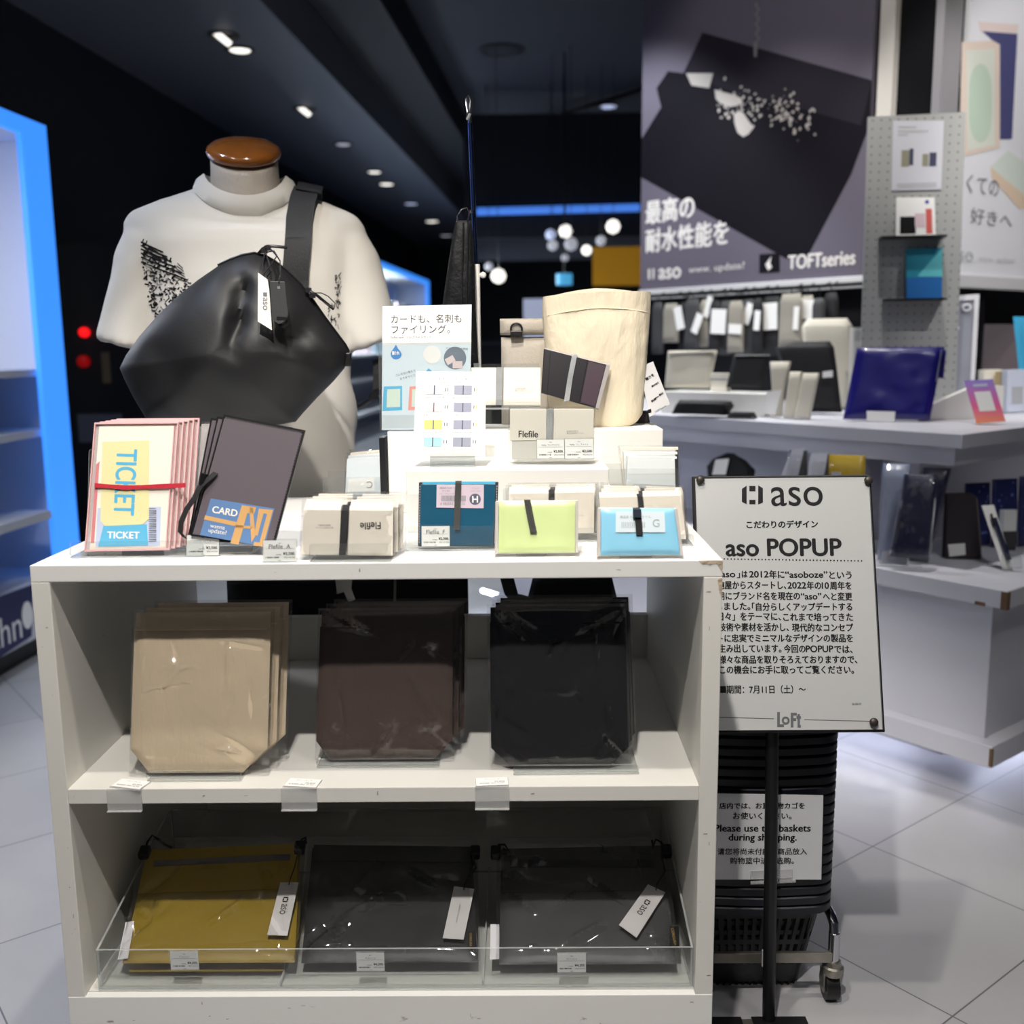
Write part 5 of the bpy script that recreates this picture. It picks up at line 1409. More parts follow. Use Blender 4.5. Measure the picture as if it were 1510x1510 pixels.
lines = [('「', 1053, 1059, 847, 1, 0), ('aso', 1063.5, 1084, 848.5, .52, 0), ('」', 1087, 1091, 849, .6, 0), ('は', 1094, 1102, 847, .8, 0), ('2012', 1105, 1133, 847, .78, 0), ('年に', 1134.5, 1156.5, 847, 1, 0), ('“asoboze”', 1158, 1220, 847, .78, 0), ('という', 1223, 1255.5, 847.5, .9, 0),
         ('鞄屋からスタートし、', 1058, 1159, 863, 1, 0), ('2022', 1161.5, 1188.5, 863, .78, 0), ('年の', 1190, 1210.5, 863, 1, 0), ('10', 1212, 1222, 863, .78, 0), ('周年を', 1224, 1255.5, 863, 1, 0),
         ('期にブランド名を現在の', 1058, 1179.5, 879, 1, 0), ('“aso”', 1181, 1211, 879, .78, 0), ('へと変更', 1213.5, 1256.5, 879, 1, 0),
         ('しました。', 1057, 1106, 894.5, .9, 0), ('「自分らしくアップデートする', 1109, 1256.5, 894.5, 1, 0), ('日々」をテーマに、', 1059, 1151, 909.5, 1, 0), ('これまで培ってきた', 1155, 1257.5, 909.5, 1, 0),
         ('技術や素材を活かし、', 1060, 1163, 925, 1, 0), ('現代的なコンセプ', 1168, 1258, 925, 1, 0), ('トに忠実でミニマルなデザインの製品を', 1059.5, 1257.5, 941, 1, 0),
         ('生み出しています。', 1060, 1152, 956.5, 1, 0), ('今回の', 1156, 1187.5, 956.5, 1, 0), ('POPUP', 1188.5, 1228.5, 956.5, .8, 0), ('では、', 1230.5, 1257, 957, .9, 0), ('様々な商品を取りそろえておりますので、', 1060, 1264, 972.5, 1, 0), ('この機会にお手に取ってご覧ください。', 1061, 1259, 987.5, 1, 0)]
hh = fr.uv(1150, 918)[1] - fr.uv(1150, 930)[1]
for s, a, b_, y, hk, _ in lines:
    y += (a + b_ - 2320) / 2 * .006
    c0 = T_((a + b_) / 2, y); m.text(s, c0[0], c0[1], w=W(a, b_, y), h=hh * hk, y=yy, bold=.00042, ang=-.4)
c0 = T_(1125, 1016.5); m.text('■期間：7月11日（土）〜', c0[0], c0[1], w=W(1062, 1188, 1016), h=hh * 1.02, y=yy, bold=.0003, ang=-.3)
c0 = T_(1263, 1038); m.text('26.06.01', c0[0], c0[1], w=W(1256, 1270, 1038), y=yy)
m.build('lettering', INK, st, clean=False)
m = MB()
for pg in ([(1146, 1050), (1150, 1050), (1150, 1068), (1156, 1068), (1156, 1072), (1146, 1072)], [(1166, 1051), (1175, 1051), (1175, 1055), (1170, 1055), (1170, 1059), (1174, 1059), (1174, 1063), (1170, 1063), (1170, 1072.5), (1166, 1072.5)], [(1174.5, 1056), (1176, 1056), (1176, 1053), (1179.5, 1053), (1179.5, 1056), (1181, 1056), (1181, 1060), (1179.5, 1060), (1179.5, 1069), (1181, 1069), (1181, 1073), (1176, 1073), (1176, 1060), (1174.5, 1060)]):
    m.flat([T_(*p) for p in pg], yy)
c0 = T_(1158.6, 1062.5)
R1 = disc(c0[0], c0[1], .0062, 20); R0 = disc(c0[0], c0[1], .0030, 20)
for k in range(20):
    j = (k + 1) % 20; m.face([m.bm.verts.new((p[0], yy, p[1])) for p in (R1[k], R1[j], R0[j], R0[k])])
m.flat([T_(*p) for p in ((1060, 1057), (1141, 1059.3), (1141, 1060.2), (1060, 1058))], yy); m.flat([T_(*p) for p in ((1186, 1060.7), (1283, 1063), (1283, 1063.8), (1186, 1061.6))], yy)
m.build('shop_logo', mat('logo_grey', (92, 92, 96), .6), st, clean=False)
m = MB(); m.prism(sh, -.0016, -.0004, edge=1); m.build('clear_cover', [clear('sign_cover', (254, 254, 254), .004, .05, .35), EDGE], t)
for px, py in ((1031, 707), (1281, 708), (1289, 1065), (1040, 1060)):
    c0 = fr.uv(px, py, -.004); c0 = (max(c0[0], xL + .012), c0[1])
    m = MB(); M2 = Matrix.Translation((c0[0], -.0017, c0[1])) @ Matrix.Rotation(PI / 2, 4, 'X'); m.loft([[M2 @ Vector((r * cos(2 * PI * k / 18), r * sin(2 * PI * k / 18), z)) for k in range(18)] for r, z in ((.0066, 0), (.0066, .003), (.005, .005), (.0005, .0056))]); m.build('round_magnet', mat('dark_bronze_magnet', (62, 56, 52), .45, metal=.4), t, smooth=50)
I2 = fr.I
pt = onY(1147, 1076, SY); p_top = I2 @ Vector((pt.x, SY + .036, pt.z + .03)); pf = Vector((foot.x, SY + .030, .012)); p_ft = I2 @ pf
m = MB(); m.tube([p_ft, p_top], .0105, 14); m.build('post', BLACKSATIN, t, smooth=True)
IR = I2
for dx0, dx1 in ((-.125, -.045), (-.028, .062)):
    m = MB(); m.box(pf.x + dx0, pf.x + dx1, SY - .17, SY + .035, .0008, .011, IR); m.build('base_foot', BLACKSATIN, t)
m = MB(); m.box(pf.x - .046, pf.x - .027, SY + .012, SY + .030, .0008, .010, IR); m.build('base_bar', STEEL, t)

# ================================================================== SHOPPING BASKETS ON A TROLLEY
BXL, BXR, BYF, BYB = XR + .012, onY(1238, 1200, 1.60).x, 1.592, 2.02
PITCH_B = .0178
BKT = mat('dark_navy_basket_plastic', (16, 19, 30), .42); BKT2 = mat('black_basket_plastic', (20, 21, 25), .45)
zr0 = onY(1150, 1338, BYF).z                          # rim of the lowest basket
bw, bd = BXR - BXL, BYB - BYF
bx, by = (BXL + BXR) / 2, (BYF + BYB) / 2


def rrect(w, d, r, z, n=5, wave=0):
    out = []
    for cx_, cy_, a0 in ((w / 2 - r, -d / 2 + r, -90), (w / 2 - r, d / 2 - r, 0), (-w / 2 + r, d / 2 - r, 90), (-w / 2 + r, -d / 2 + r, 180)):
        for k in range(n + 1):
            a = rad(a0 + 90 * k / n); out.append((cx_ + r * cos(a), cy_ + r * sin(a), z))
        # a few points on the straight run that follows, for the wavy rim
        nx_, ny_, b0 = ((w / 2 - r, d / 2 - r, 0), (-w / 2 + r, d / 2 - r, 90), (-w / 2 + r, -d / 2 + r, 180), (w / 2 - r, -d / 2 + r, 270))[len(out) // (n + 4) % 4]
        p0_ = out[-1]; p1_ = (nx_ + r * cos(rad(b0)), ny_ + r * sin(rad(b0)))
        for k in (1, 2, 3):
            out.append((p0_[0] + (p1_[0] - p0_[0]) * k / 4, p0_[1] + (p1_[1] - p0_[1]) * k / 4, z - wave * sin(PI * k / 4)))
    return out


bh = .205
t = thing('shopping_basket', 'lowest black shopping basket with a slotted body, at the bottom of the stack', 'basket', loc=(bx, by, zr0), group='stacked shopping baskets')
m = MB()
m.loft([rrect(bw - .012, bd - .012, .036, -.012, wave=.003), rrect(bw, bd, .040, -.0125, wave=.003), rrect(bw, bd, .040, -.001, wave=.003), rrect(bw - .004, bd - .004, .038, .0008, wave=.003), rrect(bw - .018, bd - .018, .034, .0008, wave=.003), rrect(bw - .020, bd - .020, .034, -.0115, wave=.003)], False, False)
m.build('rim', BKT, t, smooth=35)
m = MB(); tp = .034


def per(k, i_):
    return [Vector(p) for p in rrect(bw - .030 - 2 * tp * k - 2 * i_, bd - .030 - 2 * tp * k - 2 * i_, .030 - i_ - .008 * k, -.0125 - (bh - .0125) * k)]


TH = .0013
_L = [0]
_o = per(0, 0)
for i in range(len(_o)): _L.append(_L[-1] + (_o[(i + 1) % len(_o)] - _o[i]).length)


def pp(R_, t_):
    s_ = (t_ % 1.0) * _L[-1]; i = 0
    while _L[i + 1] < s_: i += 1
    return R_[i].lerp(R_[(i + 1) % len(R_)], (s_ - _L[i]) / (_L[i + 1] - _L[i]))


for k0, k1 in ((0, .10), (.33, .38), (.60, .80), (.97, 1.0)):
    m.loft([per(k0, 0), per(k0, TH), per(k1, TH), per(k1, 0), per(k0, 0)], False, False)
NV = 78
for k0, k1, du in ((.10, .33, .45), (.38, .60, .45), (.80, .97, .32)):
    O0, I0, O1, I1 = per(k0, 0), per(k0, TH), per(k1, 0), per(k1, TH)
    for i in range(NV):
        a_, b_ = i / NV, (i + du) / NV
        v = [m.bm.verts.new(pp(R_, t_)) for R_, t_ in ((O0, a_), (O0, b_), (O1, b_), (O1, a_), (I0, a_), (I0, b_), (I1, b_), (I1, a_))]
        for f in ((0, 1, 2, 3), (7, 6, 5, 4), (0, 3, 7, 4), (1, 5, 6, 2)): m.face([v[j] for j in f])
w, d = bw - .036 - 2 * tp, bd - .036 - 2 * tp
for i in range(12): x = -w / 2 + .014 + (w - .028) * i / 11; m.box(x - .004, x + .004, -d / 2, d / 2, -bh, -bh + .002)
for i in range(5): y = -d / 2 + .014 + (d - .028) * i / 4; m.box(-w / 2, w / 2, y - .005, y + .005, -bh, -bh + .002)
m.build('slotted_body', BKT2, t, clean=False)
NB = 22
ordn = ['second', 'third', 'fourth', 'fifth', 'sixth', 'seventh', 'eighth', 'ninth', 'tenth', 'eleventh', 'twelfth', 'thirteenth', 'fourteenth', 'fifteenth', 'sixteenth', 'seventeenth', 'eighteenth', 'nineteenth', 'twentieth', 'twenty-first', 'topmost']
random.seed(2)
for k in range(1, NB):
    jx, jy = random.uniform(-.0004, .0004), random.uniform(-.0004, .0004)
    top_basket = dup(t, ('dark shopping basket rim, %s from the bottom of the trolley stack' % ordn[k - 1]) if k < NB - 1 else 'topmost basket of the trolley stack, behind the popup sign', Matrix.Translation((bx + jx, by + jy, zr0 + k * PITCH_B)) @ Matrix.Rotation(rad(random.uniform(-.04, .04)), 4, 'Z'), 'stacked shopping baskets', skip=())
m = MB()
for sy in (-1,):
    m.tube([(-bw / 2 + .03, -bd / 2 + .020, .0038), (-bw / 2 + .05, -bd / 2 + .012, .0038), (0, -bd / 2 + .011, .002), (bw / 2 - .05, -bd / 2 + .012, .0038), (bw / 2 - .03, -bd / 2 + .020, .0038)], .0026, 6)
m.build('folded_handle', mat('charcoal_handle', (44, 46, 54), .35), top_basket, smooth=True)
t = thing('basket_trolley', 'chrome wheeled trolley frame carrying the stack of black baskets', 'trolley', loc=(bx, by, 0))
zt_ = zr0 - .0135
cz_ = onY(1150, 1407, BYF).z
px_, py_ = bw / 2 - .0035, bd / 2 - .03
for sx in (-1, 1):
    x_ = sx * px_
    yf_, yb_ = -bd / 2 - .004, bd / 2 - .02
    for yy in (yf_, yb_):
        m = MB(); m.tube([(x_, yy, .075), (x_, yy, zt_ - .03)], .0095, 12); m.build('post', CHROME if sx > 0 else STEEL, t, smooth=True)
        cs = MB(); cs.tube([(x_ - .011, yy + .012, .026), (x_ + .011, yy + .012, .026)], .0255, 16); cst = cs.build('caster', BLACK, t, smooth=40)
        cs = MB(); cs.lathe([(.001, .052), (.014, .052), (.018, .060), (.018, .068), (.014, .070), (.013, .078), (.001, .078)], 16, c=(x_, yy, 0)); cs.box(x_ - .015, x_ - .012, yy, yy + .022, .018, .056); cs.box(x_ + .012, x_ + .015, yy, yy + .022, .018, .056); cs.build('caster_fork', STEEL, cst, smooth=40)
    m = MB(); m.tube([(x_, yf_, zt_ - .035), (x_, yf_ + .004, zt_ - .018), (x_, yf_ + .02, zt_ - .0115), (x_, yb_ - .03, zt_ - .0115), (x_, yb_, zt_ - .02)], .0085, 10); m.build('side_rail', CHROME, t, smooth=True)
m = MB(); m.box(-bw / 2 + .012, px_, -bd / 2 - .012, -bd / 2 - .004, cz_ - .009, cz_ + .009); m.build('front_bar', STEEL, t, bevel=.001)
m = MB(); xx = onY(1127, 1407, BYF).x - bx; m.box(xx - .008, xx + .008, -bd / 2 - .016, -bd / 2 - .0122, cz_ - .014, cz_ + .018); m.build('bar_clip', mat('clear_grey_clip', (170, 172, 176), .2), t, bevel=.002)
m = MB(); m.box(-bw / 2 + .03, bw / 2 - .02, -bd / 2 + .10, -bd / 2 + .13, zr0 - bh - .02, zr0 - bh - .002); m.box(-bw / 2 + .03, bw / 2 - .02, bd / 2 - .13, bd / 2 - .10, zr0 - bh - .02, zr0 - bh - .002); m.box(px_ - .006, px_ + .006, -bd / 2, bd / 2 - .02, zr0 - bh - .02, zr0 - bh - .004)
m.build('support_bar', STEEL, t)
# notice on the baskets
fr = Frame(onY(1130, 1297, BYF - .012), 0)
t = thing('notice_card', 'white trilingual notice in a clear clip on the front of the basket stack', 'sign', fr)
q = fr.P([(1050, 1170), (1214, 1173), (1211, 1297), (1050, 1297)]); q = [(max(q[0][0], BXL - fr.loc.x + .002), q[0][1]), q[1], q[2], (max(q[3][0], BXL - fr.loc.x + .002), q[3][1])]
m = MB(); m.prism(q, 0, .0012); m.build('card', mat('grey_white_notice', (214, 214, 218), .5), t)
m = MB(); m.prism(grow(q, .0022), .0013, .003); m.build('backing_frame', BLACK, t)
m = MB(); yy = -.0005
for s, xc, y, x0_, x1_, bo in (('店内では、お買い物カゴを', 1123.5, 1188, 1061, 1186.5, .0003), ('お使いください。', 1124, 1203, 1081, 1167, .0003), ('Please use the baskets', 1124.5, 1221, 1053, 1194, .0005), ('during shopping.', 1124.5, 1236, 1074, 1174, .0005), ('请您将尚未付款的商品放入', 1124, 1255.5, 1058, 1190, .0002), ('购物篮中进行选购。', 1123.5, 1269, 1076, 1170, .0002)):
    c0 = fr.uv(xc, y); m.text(s, c0[0], c0[1], w=fr.uv(x1_, y)[0] - fr.uv(x0_, y)[0], y=yy, bold=bo, ang=-.3)
m.build('lettering', INK, t, clean=False)
m = MB(); m.prism(fr.P([(1107, 1283), (1168, 1281), (1168, 1293), (1106, 1295)]), -.003, -.0008, edge=1); c0, c1 = fr.uv(1106, 1300), fr.uv(1172, 1297); m.tube([(c0[0], -.004, c0[1]), (c1[0], -.004, c1[1])], .003, 8); m.build('clear_clip', [FILMHAZE, EDGE], t)

# ================================================================== STEPPED ISLAND WITH POSTERS (right)
IA = 38.6
C0 = Vector((1.118, 2.29, 0))
IM = Matrix.Translation(C0) @ Matrix.Rotation(rad(IA), 4, 'Z')
DR, DL = Vector((cos(rad(IA)), sin(rad(IA)), 0)), Vector((-sin(rad(IA)), cos(rad(IA)), 0))
ZD, ZS = .545, .886
isl = thing('stepped_island', 'grey-white stepped corner island fixture with two shelf levels', 'display island', IM)
LU, LV = 2.0, 2.0
m = MB(); m.box(.02, LV, .02, LU, .10, .155); m.build('plinth', ISLAND, isl, bevel=.002)
m = MB(); m.box(.06, LV, .06, LU, .155, ZD - .045); m.build('cabinet_body', ISLAND, isl, bevel=.002)
m = MB(); m.box(0, LV, 0, LU, ZD - .045, ZD); m.build('deck', ISLAND, isl, bevel=.003)
m = MB(); m.box(.36, LV, .44, LU, ZD, ZS - .036); m.build('riser_wall', ISLAND, isl)
m = MB(); m.box(.13, LV, .20, LU, ZS - .036, ZS); m.build('shelf', ISLAND, isl, bevel=.002)
m = MB(); m.box(.165, .185, .235, LU, ZS - .085, ZS - .0365); m.box(.185, LV, .235, .255, ZS - .085, ZS - .0365); m.build('shelf_fascia', ISLAND, isl)
m = MB(); m.box(1.10, 1.14, 1.25, 1.97, ZS, 3.1); m.build('back_wall', mat('black_back_panel', (14, 14, 17), .6), isl)
m = MB(); m.box(1.42, LV, .95, .99, ZS, 3.1); m.build('back_wall', mat('black_back_panel', (14, 14, 17), .6), isl)
m = MB(); m.box(.24, LV, .26, LU, .0005, .0995); m.build('recessed_foot', mat('grey_foot', (150, 148, 146), .6), isl)  # plain grey base set back under the plinth
TUBE = mat('white_led_tube', (255, 255, 255), .5, emit=((226, 232, 255), 15.0))
m = MB(); m.tube([(.19, .30, .088), (.19, 2.3, .088)], .008, 8); m.build('led_tube', TUBE, isl)
m = MB(); m.tube([(.30, .20, .088), (1.9, .20, .088)], .008, 8); m.build('led_tube', TUBE, isl)
WOODCORE = mat('bare_chipboard', (112, 88, 68), .9, bump=(120, .6), var=.2)
m = MB(); m.box(-.0012, .014, -.0012, .014, ZD - .0455, ZD - .003); m.box(.0195, .026, .0185, .026, .105, .150); m.box(-.001, .002, .05, .075, ZD - .0455, ZD - .037); m.build('worn_corner', WOODCORE, isl)

YL, YR_ = IA - 90, IA
PF1 = Frame(IM @ Vector((.95, 0, 0)), 0, YL)
PF2 = Frame(IM @ Vector((0, .80, 0)), 0, YR_)
# --- poster 1 (dark)
q = PF1.P([(941, -40), (1300, -40), (1273, 406), (944, 428)])
zb1 = min(q[2][1], q[3][1]); zb1 = (q[2][1] + q[3][1]) / 2; q = [(q[3][0], 2.95), (q[2][0], 2.95), (q[2][0], zb1), (q[3][0], zb1)]
t = thing('wall_poster', 'large dark poster of a black bag splashed by water on the island wall', 'poster', PF1)
m = MB(); m.prism(q, 0, .02); m.build('panel', mat('poster_dark_grey', (98, 93, 106), .6, spec=.2), t)
DK, DK2 = mat('poster_black', (20, 18, 25), .6, spec=.12), mat('poster_near_black', (36, 33, 41), .6, spec=.12)
g = lambda pts: [(x, z) for x, z in PF1.P(pts)]
def clipx(pts): return [(min(max(x, q[0][0]), q[1][0]), max(z, zb1)) for x, z in g(pts)]
m = MB(); m.flat(clipx([(1036, 48), (1300, 118), (1300, 180), (1255, 258), (1190, 380), (1160, 382), (944, 262), (942, 205), (975, 158), (968, 130), (985, 105), (1008, 108)]), -.0004); m.build('bag_picture', DK, t)
m = MB(); m.flat(clipx([(1036, 48), (1292, 117), (1270, 185), (1180, 160), (1092, 140), (1010, 110)]), -.0008); m.build('bag_flap_picture', DK2, t)
m = MB()
for k in range(9):
    x = 1114 + (k % 2) * 3; m.flat(g([(x, 4 + k * 7), (x + 3, 4 + k * 7), (x + 3, 11 + k * 7), (x, 11 + k * 7)]), -.0010)
m.flat(g([(1111, 62), (1118, 62), (1116, 84), (1112, 84)]), -.001); m.build('chain_picture', mat('poster_mid_grey', (120, 116, 118), .5), t)
SPL = mat('poster_splash', (168, 162, 158), .5)
m = MB()
for pg in ([(1012, 108), (1052, 108), (1046, 130), (1020, 126)], [(1054, 132), (1078, 139), (1092, 144), (1096, 152), (1086, 156), (1076, 158), (1062, 152), (1056, 146)], [(1082, 168), (1090, 164), (1096, 166), (1104, 178), (1112, 188), (1104, 198), (1096, 202), (1088, 196), (1084, 184)]):
    m.flat(g(pg), -.0013); m.build('splash_picture', SPL, t); m = MB()
random.seed(5)
for k in range(170):
    a = random.random(); x = 1066 + a * 130 + random.uniform(-10, 10); y = 152 + a * 22 + random.gauss(0, 16); r = random.uniform(.002, .008)
    c = g([(x, y)])[0]; m.flat(disc(c[0], c[1], r, 6, r * random.uniform(.4, 1.3)), -.0012 - k * 1e-5)
m.build('splash_dots', SPL, t, clean=False)
WL = mat('poster_white_ink', (222, 218, 214), .6)
m = MB()
def ptxt(F, s, x0, x1, y, h, yy=-.0016, bold=0, ang=0):
    a, c = F.uv(x0, y), F.uv(x1, y); m.text(s, (a[0] + c[0]) / 2, (a[1] + c[1]) / 2, w=abs(c[0] - a[0]), h=F.uv(x0, y - h / 2)[1] - F.uv(x0, y + h / 2)[1], y=yy, bold=bold, ang=ang)
for s_, xa, xb, yy_, hh_, bo in (('最高の', 953, 1024, 309, 34, .003), ('耐水性能を', 953, 1074, 349, 34, .003), ('www. update?', 1016, 1098, 396, 13, 0), ('TOFTseries', 1163, 1261, 383, 20, .002)):
    m = MB(); ptxt(PF1, s_, xa, xb, yy_, hh_, bold=bo); m.build('lettering', WL, t, clean=False)
m = MB(); ptxt(PF1, 'aso', 972, 1004, 403, 15, bold=.003)
c = PF1.uv(961, 404); m.prism(rect(c[0] - .020, c[0] - .008, c[1] - .022, c[1] + .022), -.0016, -.0014); m.prism(rect(c[0] + .006, c[0] + .016, c[1] - .022, c[1] + .022), -.0016, -.0014)
m.build('logo_lettering', WL, t, clean=False)
m = MB(); m.prism(g([(1120, 375), (1150, 373), (1150, 401), (1120, 403)]), -.0014, -.0004); bx_ = m.build('drop_badge', DK, t)
m = MB(); m.flat(g([(1138, 378), (1129, 390), (1133, 399), (1139, 394), (1136, 388)]), -.0020); m.build('drop_symbol', WL, bx_)
m = MB(); m.box(q[0][0], q[1][0] + .02, -.012, .02, zb1 - .042, zb1 - .0005); m.build('lower_frame', mat('pale_frame', (206, 206, 208), .5), t, bevel=.002)
# --- poster 2 (white)
q = PF2.P([(1410, -40), (1600, -40), (1600, 424), (1408, 404)])
zb2 = q[3][1]
t = thing('wall_poster', 'bright white poster with pastel notebooks and handwriting at the right edge', 'poster', PF2)
x0, x1 = q[3][0], PF2.uv(1600, 404)[0]
m = MB(); m.prism([(x0, zb2), (x1, zb2), (x1, 2.95), (x0, 2.95)], 0, .02); m.build('panel', mat('poster_white', (228, 229, 236), .5), t)
g = PF2.P
for nm, pts, col, yy in (('cream_book_picture', [(1418, 62), (1464, 60), (1474, 66), (1474, 218), (1424, 230), (1414, 224)], (222, 206, 194), -.0012), ('page_picture', [(1424, 74), (1466, 72), (1466, 214), (1426, 222)], (216, 220, 210), -.0016), ('navy_book_picture', [(1448, 46), (1500, 50), (1492, 205), (1466, 206), (1470, 66)], (74, 76, 122), -.0009), ('pink_cover_picture', [(1442, 32), (1502, 36), (1500, 50), (1446, 48)], (224, 208, 204), -.0007),
                         ('box_top_picture', [(1460, 246), (1486, 222), (1530, 254), (1530, 300), (1508, 286)], (212, 222, 214), -.0009), ('box_side_picture', [(1460, 246), (1508, 286), (1520, 306), (1502, 308), (1462, 262)], (222, 200, 178), -.0012)):
    m = MB(); m.flat(g(pts), yy); m.build(nm, mat('print_' + nm, col, .6), t)
m = MB(); m.flat(g([(1445 + 17 * cos(2 * PI * k / 24), 152 + 58 * math.copysign(abs(sin(2 * PI * k / 24)) ** .6, sin(2 * PI * k / 24))) for k in range(24)]), -.0020); m.build('mint_oval_picture', mat('print_mint', (190, 208, 192), .6), t)
for s_, xa, xb, yy_, hh_, mm_ in (('くての', 1424, 1472, 274, 28, INKGREY), ('好きへ', 1430, 1492, 322, 24, INKGREY), ('aso', 1402, 1434, 378, 15, INKLIGHT), ('www. update?', 1442, 1496, 384, 9, INKLIGHT)):
    m = MB(); ptxt(PF2, s_, xa, xb, yy_, hh_, -.0024); m.build('lettering', mm_, t, clean=False)
m = MB(); m.box(x0, x1, -.012, .02, zb2 - .045, zb2 - .0005); m.build('lower_frame', mat('pale_frame', (206, 206, 208), .5), t, bevel=.002)
# --- corner column
t = thing('corner_column', 'black and grey column between the dark and the white poster', 'column', IM)
m = MB(); m.box(.972, 1.41, .822, 1.24, ZS + .0005, 3.1); m.build('core', mat('black_core', (10, 10, 14), .7, spec=.15), t)
IPI = IM.inverted()
a, c = IPI @ PF1.M @ Vector((PF1.uv(1297, 110)[0], 0, 0)), IPI @ PF1.M @ Vector((PF1.uv(1319, 110)[0], 0, 0))
m = MB(); m.box(.94, .97, c.y, a.y, ZS + .002, 3.08); m.build('white_strip', mat('pale_grey_strip', (196, 192, 186), .6), t)
a, c = IPI @ PF2.M @ Vector((PF2.uv(1384, 110)[0], 0, 0)), IPI @ PF2.M @ Vector((PF2.uv(1411, 110)[0], 0, 0))
m = MB(); m.box(a.x, c.x, .79, .82, ZS + .002, 3.08); m.build('grey_strip', mat('mid_grey_strip', (140, 138, 142), .6), t)
# --- pegboard
PB0 = lean(1348, 612, ZS, 0, -8)
q = PB0.P([(1281, 171), (1426, 164), (1410, 612), (1268, 612)])
d_ = (PB0.M @ Vector((0, 0, 0)))
t = thing('pegboard', 'grey perforated board standing upright at the island corner', 'pegboard', PB0)
PEG = mat('grey_pegboard', (164, 165, 164), .6)
q = [(q[0][0], q[0][1]), (q[1][0], q[1][1]), (q[2][0], 0), (q[3][0], 0)]
m = MB(); m.prism(q, .012, .020); m.build('board', PEG, t)
nt = PEG.node_tree; tcp = nt.nodes.new('ShaderNodeTexCoord'); sp_ = nt.nodes.new('ShaderNodeSeparateXYZ'); nt.links.new(tcp.outputs['Object'], sp_.inputs[0])


def mnode(op, a_, b_=None):
    n_ = nt.nodes.new('ShaderNodeMath'); n_.operation = op
    for k_, v_ in enumerate((a_, b_)):
        if v_ is None: continue
        if isinstance(v_, (int, float)): n_.inputs[k_].default_value = v_
        else: nt.links.new(v_, n_.inputs[k_])
    return n_.outputs[0]


cell = [mnode('SUBTRACT', mnode('FRACT', mnode('DIVIDE', mnode('ADD', sp_.outputs[k_], 5), .025)), .5) for k_ in ('X', 'Z')]
hole = mnode('LESS_THAN', mnode('ADD', mnode('MULTIPLY', cell[0], cell[0]), mnode('MULTIPLY', cell[1], cell[1])), .0095)
mxp = nt.nodes.new('ShaderNodeMix'); mxp.data_type = 'RGBA'; nt.links.new(hole, mxp.inputs[0])
mxp.inputs[6].default_value = rgb(164, 165, 164); mxp.inputs[7].default_value = rgb(74, 74, 76)
nt.links.new(mxp.outputs[2], nt.nodes['Principled BSDF'].inputs['Base Color'])
m = MB(); m.box(q[3][0] + .02, q[2][0] - .02, .0205, .10, 0, .006); m.build('foot', PEG, t)
gp = PB0.P
a, c = PB0.uv(1296, 350), PB0.uv(1391, 348)
m = MB(); m.box(a[0], c[0], -.045, .0112, c[1] - .006, c[1]); m.build('small_shelf', BLACK, t)
a2, c2 = PB0.uv(1302, 440), PB0.uv(1391, 440)
m = MB(); m.box(a2[0], c2[0], -.045, .0112, c2[1] - .006, c2[1]); m.build('small_shelf', BLACK, t)
def sub(o): return Frame(PB0.M @ Vector((0, o, 0)), 0, -8)
F3 = sub(.009)
t = thing('product_notice', 'pale paper notice with small bag pictures pinned to the pegboard', 'sign', F3)
pq = F3.P([(1317, 178), (1392, 178), (1388, 279), (1315, 281)])
m = MB(); m.prism(pq, 0, .001); m.build('paper', mat('lilac_grey_paper', (204, 204, 214), .6), t)
m = MB(); m.flat(subquad(pq, .18, .34, .42, .66), -.0004); m.build('sand_bag_picture', mat('print_sand', (140, 138, 118), .6), t)
m = MB(); m.flat(subquad(pq, .6, .72, .48, .66), -.0004); m.build('sand_bag_picture', mat('print_sand', (140, 138, 118), .6), t)
m = MB(); m.flat(subquad(pq, .34, .42, .40, .64), -.0005); m.build('navy_bag_picture', mat('print_navy', (58, 62, 88), .6), t)
m = MB(); m.flat(subquad(pq, .74, .88, .46, .66), -.0005); m.build('navy_bag_picture', mat('print_navy', (58, 62, 88), .6), t)
m = MB()
for v, u1 in ((.08, .46), (.14, .7), (.19, .3), (.90, .9), (.94, .9)): m.flat(subquad(pq, .1, u1, v, v + .025), -.0004)
m.build('text_rows', INKLIGHT, t)
F3 = sub(-.018)
F3 = Frame(PB0.M @ Vector((0, -.02, c[1] + .0006)), 5, -8)
pq = F3.P([(1322, 291), (1378, 291), (1380, 347), (1321, 348)]); pq = [(x, max(z, 0)) for x, z in pq]
t = thing('display_card', 'small white card with a black pouch picture on the upper pegboard shelf', 'card', F3)
m = MB(); m.prism(pq, 0, .002); m.build('card', PAPER, t)
m = MB(); m.flat(subquad(pq, .1, .5, .5, .95), -.0004); m.build('black_pouch_picture', INK, t)
m = MB(); m.flat(subquad(pq, .48, .74, .42, .78), -.0006); m.build('pink_pouch_picture', mat('print_pinkish', (214, 190, 196), .6), t)
m = MB(); m.flat(subquad(pq, .76, .92, .3, .95), -.0004); m.build('red_caption', mat('print_red', (206, 90, 84), .6), t)
m = MB(); cc = quadpt(pq, .8, .12); m.flat(disc(cc[0], cc[1], .006, 12), -.0004); m.build('blue_dot', mat('print_blue', (60, 76, 160), .6), t)
F3 = Frame(PB0.M @ Vector((0, -.02, c2[1] + .0006)), 4, -8)
pq = F3.P([(1336, 367), (1390, 365), (1389, 440), (1337, 440)]); pq = [(x, max(z, 0)) for x, z in pq]
t = thing('notebook', 'teal and blue notebook on the lower pegboard shelf', 'notebook', F3)
m = MB(); m.prism(subquad(pq, 0, 1, 0, .58), 0, .008); m.build('cover', mat('teal_cover', (22, 128, 152), .5), t)
m = MB(); m.prism(subquad(pq, 0, 1, .58, 1), 0, .008); m.build('cover_band', mat('blue_cover', (18, 98, 168), .5), t)
